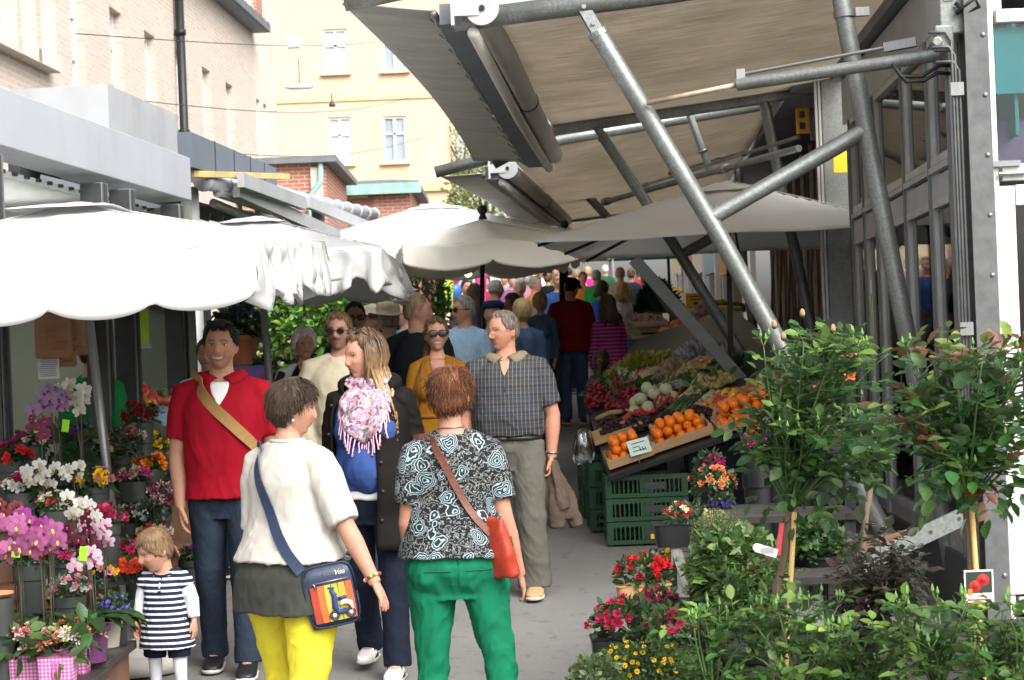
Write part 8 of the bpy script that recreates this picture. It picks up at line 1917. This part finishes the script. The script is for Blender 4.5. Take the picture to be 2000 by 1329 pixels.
heap('leeks', 'dark green leeks at the back right', 'leeks', 1420, 725, (.22, .15, .08), 160, .07, [(.03, .07, .04, 1), (.05, .1, .05, 1)], 'leaf')
heap('garlic', 'brown garlic and ginger heap', 'garlic', 1345, 785, (.12, .1, .06), 70, .02, [(.42, .33, .22, 1), (.5, .42, .33, 1)])
heap('peppers', 'red and yellow peppers at the right of the stall', 'peppers', 1430, 790, (.22, .16, .09), 60, .04, [(.62, .28, .02, 1), (.5, .06, .02, 1), (.6, .4, .03, 1)], mt='vgloss')
heap('net_bag', 'red net bag of lemons, upper one', 'net bag', 1422, 808, (.10, .08, .10), 40, .03, [(.55, .05, .05, 1), (.6, .3, .22, 1)], mt='vgloss'); heap('net_bag', 'red net bag of lemons, lower one', 'net bag', 1424, 832, (.10, .08, .09), 40, .03, [(.5, .03, .05, 1), (.6, .35, .28, 1)], mt='vgloss')
heap('tomatoes', 'strip of red tomatoes behind the grapes', 'tomatoes', 1240, 818, (.18, .08, .05), 60, .02, [(.5, .03, .02, 1)], mt='vgloss')
heap('pineapples', 'orange and brown fruit heap by the rakers', 'fruit', 1500, 775, (.30, .2, .14), 70, .045, [(.62, .2, .02, 1), (.4, .12, .03, 1), (.3, .18, .05, 1)], mt='vgloss')
for i, (px, py) in enumerate(((1438, 822), (1462, 812), (1490, 800), (1478, 835))):
    p_ = onsf(px, py, .06); p_.z = sf(p_.x, p_.y)+.055; o = MB(); o.ball((0, 0, 0), (.062, .062, .058), 18, 12, (.85, .17, .005, 1)); tag(o.build('large_orange', MT['vgloss'], None, True), 'extra large orange stacked beside the red net bags', 'orange', 'large oranges'); bpy.context.scene.objects[-1]
    [q for q in COL.objects if q.name.startswith('large_orange')][-1].location = p_
t_ = thing('plastic_bags', 'clear plastic bags hanging at the left corner of the stall', 'plastic bags', at(1135, 870, 13.5), 0); m = MB(); r_ = random.Random(3)
for j in range(3): m.loft([(Vector((.02*j, .03*j, z)), (w*.5, 0, 0), (0, w*.3, 0), 2) for z, w in ((-.14, .10), (-.10, .13), (0, .12), (.08, .09), (.12, .03))], 18)
me = m.build('bag', MT['bag_plastic'], t_, True)
P = mverts(me.data); N = mnorms(me.data); setv(me.data, P+N*(.018*wob(P, 45, 2))[:, None])
# ---- the stall beyond: wooden boxes, oranges, yellow sign
bx2 = thing('far_stall', 'far stall table with green and black boxes under the brown kiosk', 'stall', (2.0, 22.5, gz(22.5))); m = MB(); zt2 = at(1300, 655, 22.5).z-gz(22.5); m.box((.3, .5, zt2-.03), (2.2, 1.6, .06)); m.build('tabletop', MT['greywood'], bx2)
m = MB(); m.box((.3, -.28, (zt2-.06)/2), (2.1, .04, zt2-.07)); m.build('front', MT['dark_frame'], bx2)
def far(name, label, cat, px, py, Y, rad, n, r, cols, shape='ball', mt='veg'):
    c = at(px, py, Y); t_ = thing(name, label, cat, (c.x, Y, c.z), 0, 'goods on the far stall'); m = MB(); rr = random.Random(int(px))
    m.lathe((0, 0, 0), [(rad[0]*.9, 0), (rad[0]*.7, rad[2]*.5), (.02, rad[2]*.8)], 12, cols[0])
    for i in range(n):
        a = rr.uniform(0, 6.3); f = rr.random()**.5; p_ = Vector((math.cos(a)*rad[0]*f, math.sin(a)*rad[1]*f, rad[2]*(1-f*f)+r*.3)); k = rr.uniform(.75, 1.15); cc = tuple(min(1, x*k) for x in rr.choice(cols)[:3])+(1,)
        if shape == 'ball': m.ball(p_, r*rr.uniform(.8, 1.15), 8, 6, cc)
        else: d = Vector((rr.gauss(0, 1), rr.gauss(0, 1), 1)).normalized(); s = d.orthogonal().normalized(); m.add([p_, p_+s*r, p_+d*r*2, p_-s*r], [(0, 1, 2, 3)], cc)
    m.build('heap', MT[mt], t_, shape == 'ball')
far('oranges', 'heap of oranges on the far stall', 'oranges', 1330, 668, 21.6, (.30, .2, .20), 46, .06, [(.75, .22, .02, 1), (.7, .3, .1, 1)], mt='vgloss')
far('garlic', 'pink and white garlic heap on the far stall', 'garlic', 1265, 640, 22, (.28, .2, .14), 90, .03, [(.5, .36, .34, 1), (.55, .48, .42, 1)])
far('herbs', 'dark green herb heap on the far stall', 'herbs', 1285, 612, 23.5, (.28, .2, .35), 420, .06, [(.03, .09, .03, 1), (.05, .12, .04, 1)], 'leaf')
far('onions', 'onions in the box right of the far oranges', 'onions', 1395, 660, 20.8, (.4, .2, .16), 80, .035, [(.42, .24, .12, 1), (.5, .4, .3, 1)])
far('cabbages', 'pink and brown produce beside the raker', 'vegetables', 1378, 628, 22, (.16, .14, .16), 20, .07, [(.48, .28, .26, 1)])
far('mixed_fruit', 'yellow and green fruit at the back of the far stall', 'fruit', 1395, 610, 24, (.5, .2, .12), 60, .04, [(.6, .42, .04, 1), (.1, .2, .05, 1), (.3, .2, .1, 1)])
for i, (px, py, Y, mt, lab) in enumerate(((1290, 690, 21.8, 'greenplastic', 'green crate on end at the far stall'), (1330, 690, 21.6, 'darkwood', 'black crate under the far oranges'), (1380, 690, 21.2, 'wood', 'wooden crate under the onions'), (1265, 660, 22, 'wood', 'pale wooden box under the garlic'))):
    c = at(px, py, Y); t_ = thing('produce_crate', lab, 'crate', (c.x, Y, c.z-.12), 0, 'crates at the far stall'); m = MB()
    for s in (-1, 1): 
        for z in (.05, .13, .21): m.box((0, s*.18, z), (.5, .012, .05)); m.box((s*.25, 0, z), (.012, .35, .05))
        for q in (-1, 1): m.box((s*.24, q*.17, .12), (.03, .03, .24))
    m.box((0, 0, .02), (.48, .34, .02)); m.build('slats', MT[mt], t_)
a, b = at(1340, 600, 22.5), at(1378, 572, 22.5); t_ = thing('yellow_sign', 'yellow price board standing behind the rakers', 'sign', a); w, h = b.x-a.x, b.z-a.z; m = MB(); m.box((w/2, 0, h/2), (w, .02, h)); m.build('board', MT['yellow'], t_); m = MB()
for i in range(2): m.box((w*.45, -.013, h*(.75-.22*i)), (w*.5, .004, h*.08))
m.ball((w*.5, -.012, h*.25), (w*.16, .004, h*.12), 12, 6, (.05, .2, .05, 1), 1); m.build('writing', [MT['black'], MT['v']], t_); m = MB(); m.tube([(w/2, .03, h*.3), (w/2, .03, -.9)], .015, 6); m.build('post', MT['greywood'], t_)
# glimpses of bright goods beyond the crowd
for i, (px, py, Y, col, lab) in enumerate(((884, 545, 30, (.65, .03, .12), 'pink-red balloon at the far stalls'), (888, 570, 30, (.03, .16, .5), 'blue balloon under the pink-red one'), (852, 660, 20, (.62, .28, .38), 'pink paper lantern by the flower pots'))):
    c = at(px, py, Y); t_ = thing('balloon', lab, 'balloon', c); m = MB(); m.loft([(Vector((0, 0, z)), (r, 0, 0), (0, r, 0), 2) for z, r in ((-.17, .01), (-.13, .06), (-.03, .12), (.05, .125), (.11, .09), (.14, .02))], 14, (*col, 1)); m.build('skin', MT['vgloss'], t_, True); m = MB(); m.tube([(0, 0, -.17), (.02, 0, -.6)], .004, 4); m.build('string', MT['rubber'], t_)
for i, (px, Y, col, lab) in enumerate(((838, 24, (.30, .06, .10), 'dark red flag under the white umbrella'), (848, 24.2, (.10, .28, .13), 'green flag under the white umbrella'), (874, 26, (.45, .6, .08), 'lime and pink hanging ribbon at the far stalls'), (940, 30, (.6, .05, .25), 'pink hanging cloth at the far stalls'))):
    c = at(px, 575, Y); t_ = thing('bunting', lab, 'flag', c); m = MB(); V = []
    for j in range(7):
        for q in range(5): V.append(Vector(((q-2)*.05*(1-.06*j), .03*math.sin(q*1.7+j*.5), .35-.10*j)))
    m.add(V, [(j*5+q, j*5+q+1, (j+1)*5+q+1, (j+1)*5+q) for j in range(6) for q in range(4)], (*col, 1)); o = m.build('cloth', MT['v'], t_, True); o.modifiers.new('t', 'SOLIDIFY').thickness = .004
q = at(914, 534, 21); t_ = thing('bulb', 'warm glowing light bulb under the cream umbrella', 'lamp', q); m = MB(); m.ball((0, 0, 0), .045, 12, 8); tt = NT('lit_bulb'); tt.b.inputs['Emission Color'].default_value = (1, .75, .35, 1); tt.b.inputs['Emission Strength'].default_value = 4; m.build('glass', tt.m, t_, True); m = MB(); m.tube([(0, 0, .04), (0, 0, .3)], .012, 6); m.build('cord', MT['rubber'], t_)
# fruit inside the kiosk behind the red polo man
for i, (px, py, cols, lab) in enumerate(((255, 770, [(.75, .25, .02, 1), (.6, .05, .03, 1)], 'orange and red fruit on the kiosk counter, left'), (292, 790, [(.6, .08, .06, 1), (.65, .3, .05, 1)], 'red fruit punnets on the kiosk counter, middle'), (325, 785, [(.6, .12, .1, 1), (.6, .4, .04, 1), (.1, .2, .06, 1)], 'apples and melon on the kiosk counter, right'))):
    far('fruit_heap', lab, 'fruit', px, py, 12.3, (.12, .1, .06), 26, .03, cols, mt='vgloss')

# stalls at the far end of the street
for i, (px, Y, c1, c2, lab) in enumerate(((985, 50, (.55, .06, .22), (.5, .45, .4), 'far stall with a pink canopy at the end of the street'), (1075, 52, (.6, .6, .56), (.25, .1, .05), 'far stall with a white canopy at the end of the street'), (1170, 50, (.62, .5, .3), (.1, .2, .08), 'far stall with a sand-coloured canopy at the end of the street'), (1265, 48, (.12, .35, .33), (.4, .3, .2), 'far stall with a turquoise canopy at the end of the street'))):
    zb = gz(Y); q = at(px, 500, Y); t_ = thing('market_stall', lab, 'stall', (q.x, Y, zb), 0, 'stalls at the end of the street'); m = MB()
    m.add([(-1.0, -.8, 2.1), (1.0, -.8, 2.1), (1.0, .8, 2.1), (-1.0, .8, 2.1), (0, 0, 2.7), (-1.0, -.8, 1.85), (1.0, -.8, 1.85), (1.0, .8, 1.85), (-1.0, .8, 1.85)], [(0, 1, 4), (1, 2, 4), (2, 3, 4), (3, 0, 4), (5, 6, 1, 0), (6, 7, 2, 1), (7, 8, 3, 2), (8, 5, 0, 3)], (*c1, 1)); o = m.build('canopy', MT['v'], t_); o.modifiers.new('t', 'SOLIDIFY').thickness = .01
    m = MB(); m.box((0, 0, .45), (1.8, 1.2, .9), None, (*c2, 1)); m.build('counter', MT['v'], t_)
    for x in (-.95, .95):
        for y in (-.75, .75): m = MB(); m.tube([(x, y, 0), (x, y, 2.1)], .025, 6); m.build('post', MT['alu'], t_)
    rr = random.Random(i)
    for j in range(9): m = MB(); m.ball((-.8+.2*j, -.3, .98), rr.uniform(.08, .13), 8, 6, rr.choice([(.6, .1, .05, 1), (.6, .4, .05, 1), (.1, .3, .08, 1), (.5, .2, .4, 1)])); m.build('goods', MT['v'], t_, True)
# ------------------------------------------------------------------ camera, light, world
cam = bpy.data.cameras.new('camera'); co_ = bpy.data.objects.new('camera', cam); COL.objects.link(co_)
cam.sensor_width = 22.2; cam.lens = F/2000*22.2; cam.clip_end = 500; cam.clip_start = .1
cam.shift_x = 0; cam.shift_y = (PY-664.5)/2000
Rm = Matrix(((CR, 0, -SR), (SR, 0, CR), (0, -1, 0)))       # rows: right, up, back ... transposed below
right, up = Vector((CR, 0, -SR)), Vector((SR, 0, CR)); back = right.cross(up)
M4 = Matrix((right, up, back)).transposed().to_4x4(); M4.translation = (0, 0, CH); co_.matrix_world = M4
S.camera = co_
cam.dof.use_dof = True; cam.dof.focus_distance = 8.6; cam.dof.aperture_fstop = 5.0
EL, AZ = math.radians(44), math.radians(146)   # high sun behind thin cloud, from the right
sd = bpy.data.lights.new('sun', 'SUN'); sd.energy = .55; sd.angle = math.radians(50); sd.color = (1, .965, .91)
so = bpy.data.objects.new('sun', sd); COL.objects.link(so)
sv = Vector((math.sin(AZ)*math.cos(EL), math.cos(AZ)*math.cos(EL), math.sin(EL)))
so.rotation_euler = sv.to_track_quat('Z', 'Y').to_euler()
W = bpy.data.worlds.new('World'); S.world = W; W.use_nodes = True; nt = W.node_tree
sk = nt.nodes.new('ShaderNodeTexSky'); sk.sky_type = 'NISHITA'; sk.sun_disc = False; sk.sun_elevation = EL; sk.sun_rotation = AZ
sk.dust_density = 6.0; sk.air_density = 1.0
hs = nt.nodes.new('ShaderNodeHueSaturation'); hs.inputs['Saturation'].default_value = .28
nt.links.new(sk.outputs[0], hs.inputs['Color']); nt.links.new(hs.outputs[0], nt.nodes['Background'].inputs[0])
nt.nodes['Background'].inputs[1].default_value = .15
S.view_settings.view_transform = 'Standard'; S.view_settings.look = 'None'; S.view_settings.gamma = 1; S.view_settings.use_curve_mapping = False
S.view_settings.exposure = 1.42
try:
    S.cycles.use_denoising = True; S.cycles.max_bounces = 7; S.cycles.transparent_max_bounces = 12
except Exception: pass
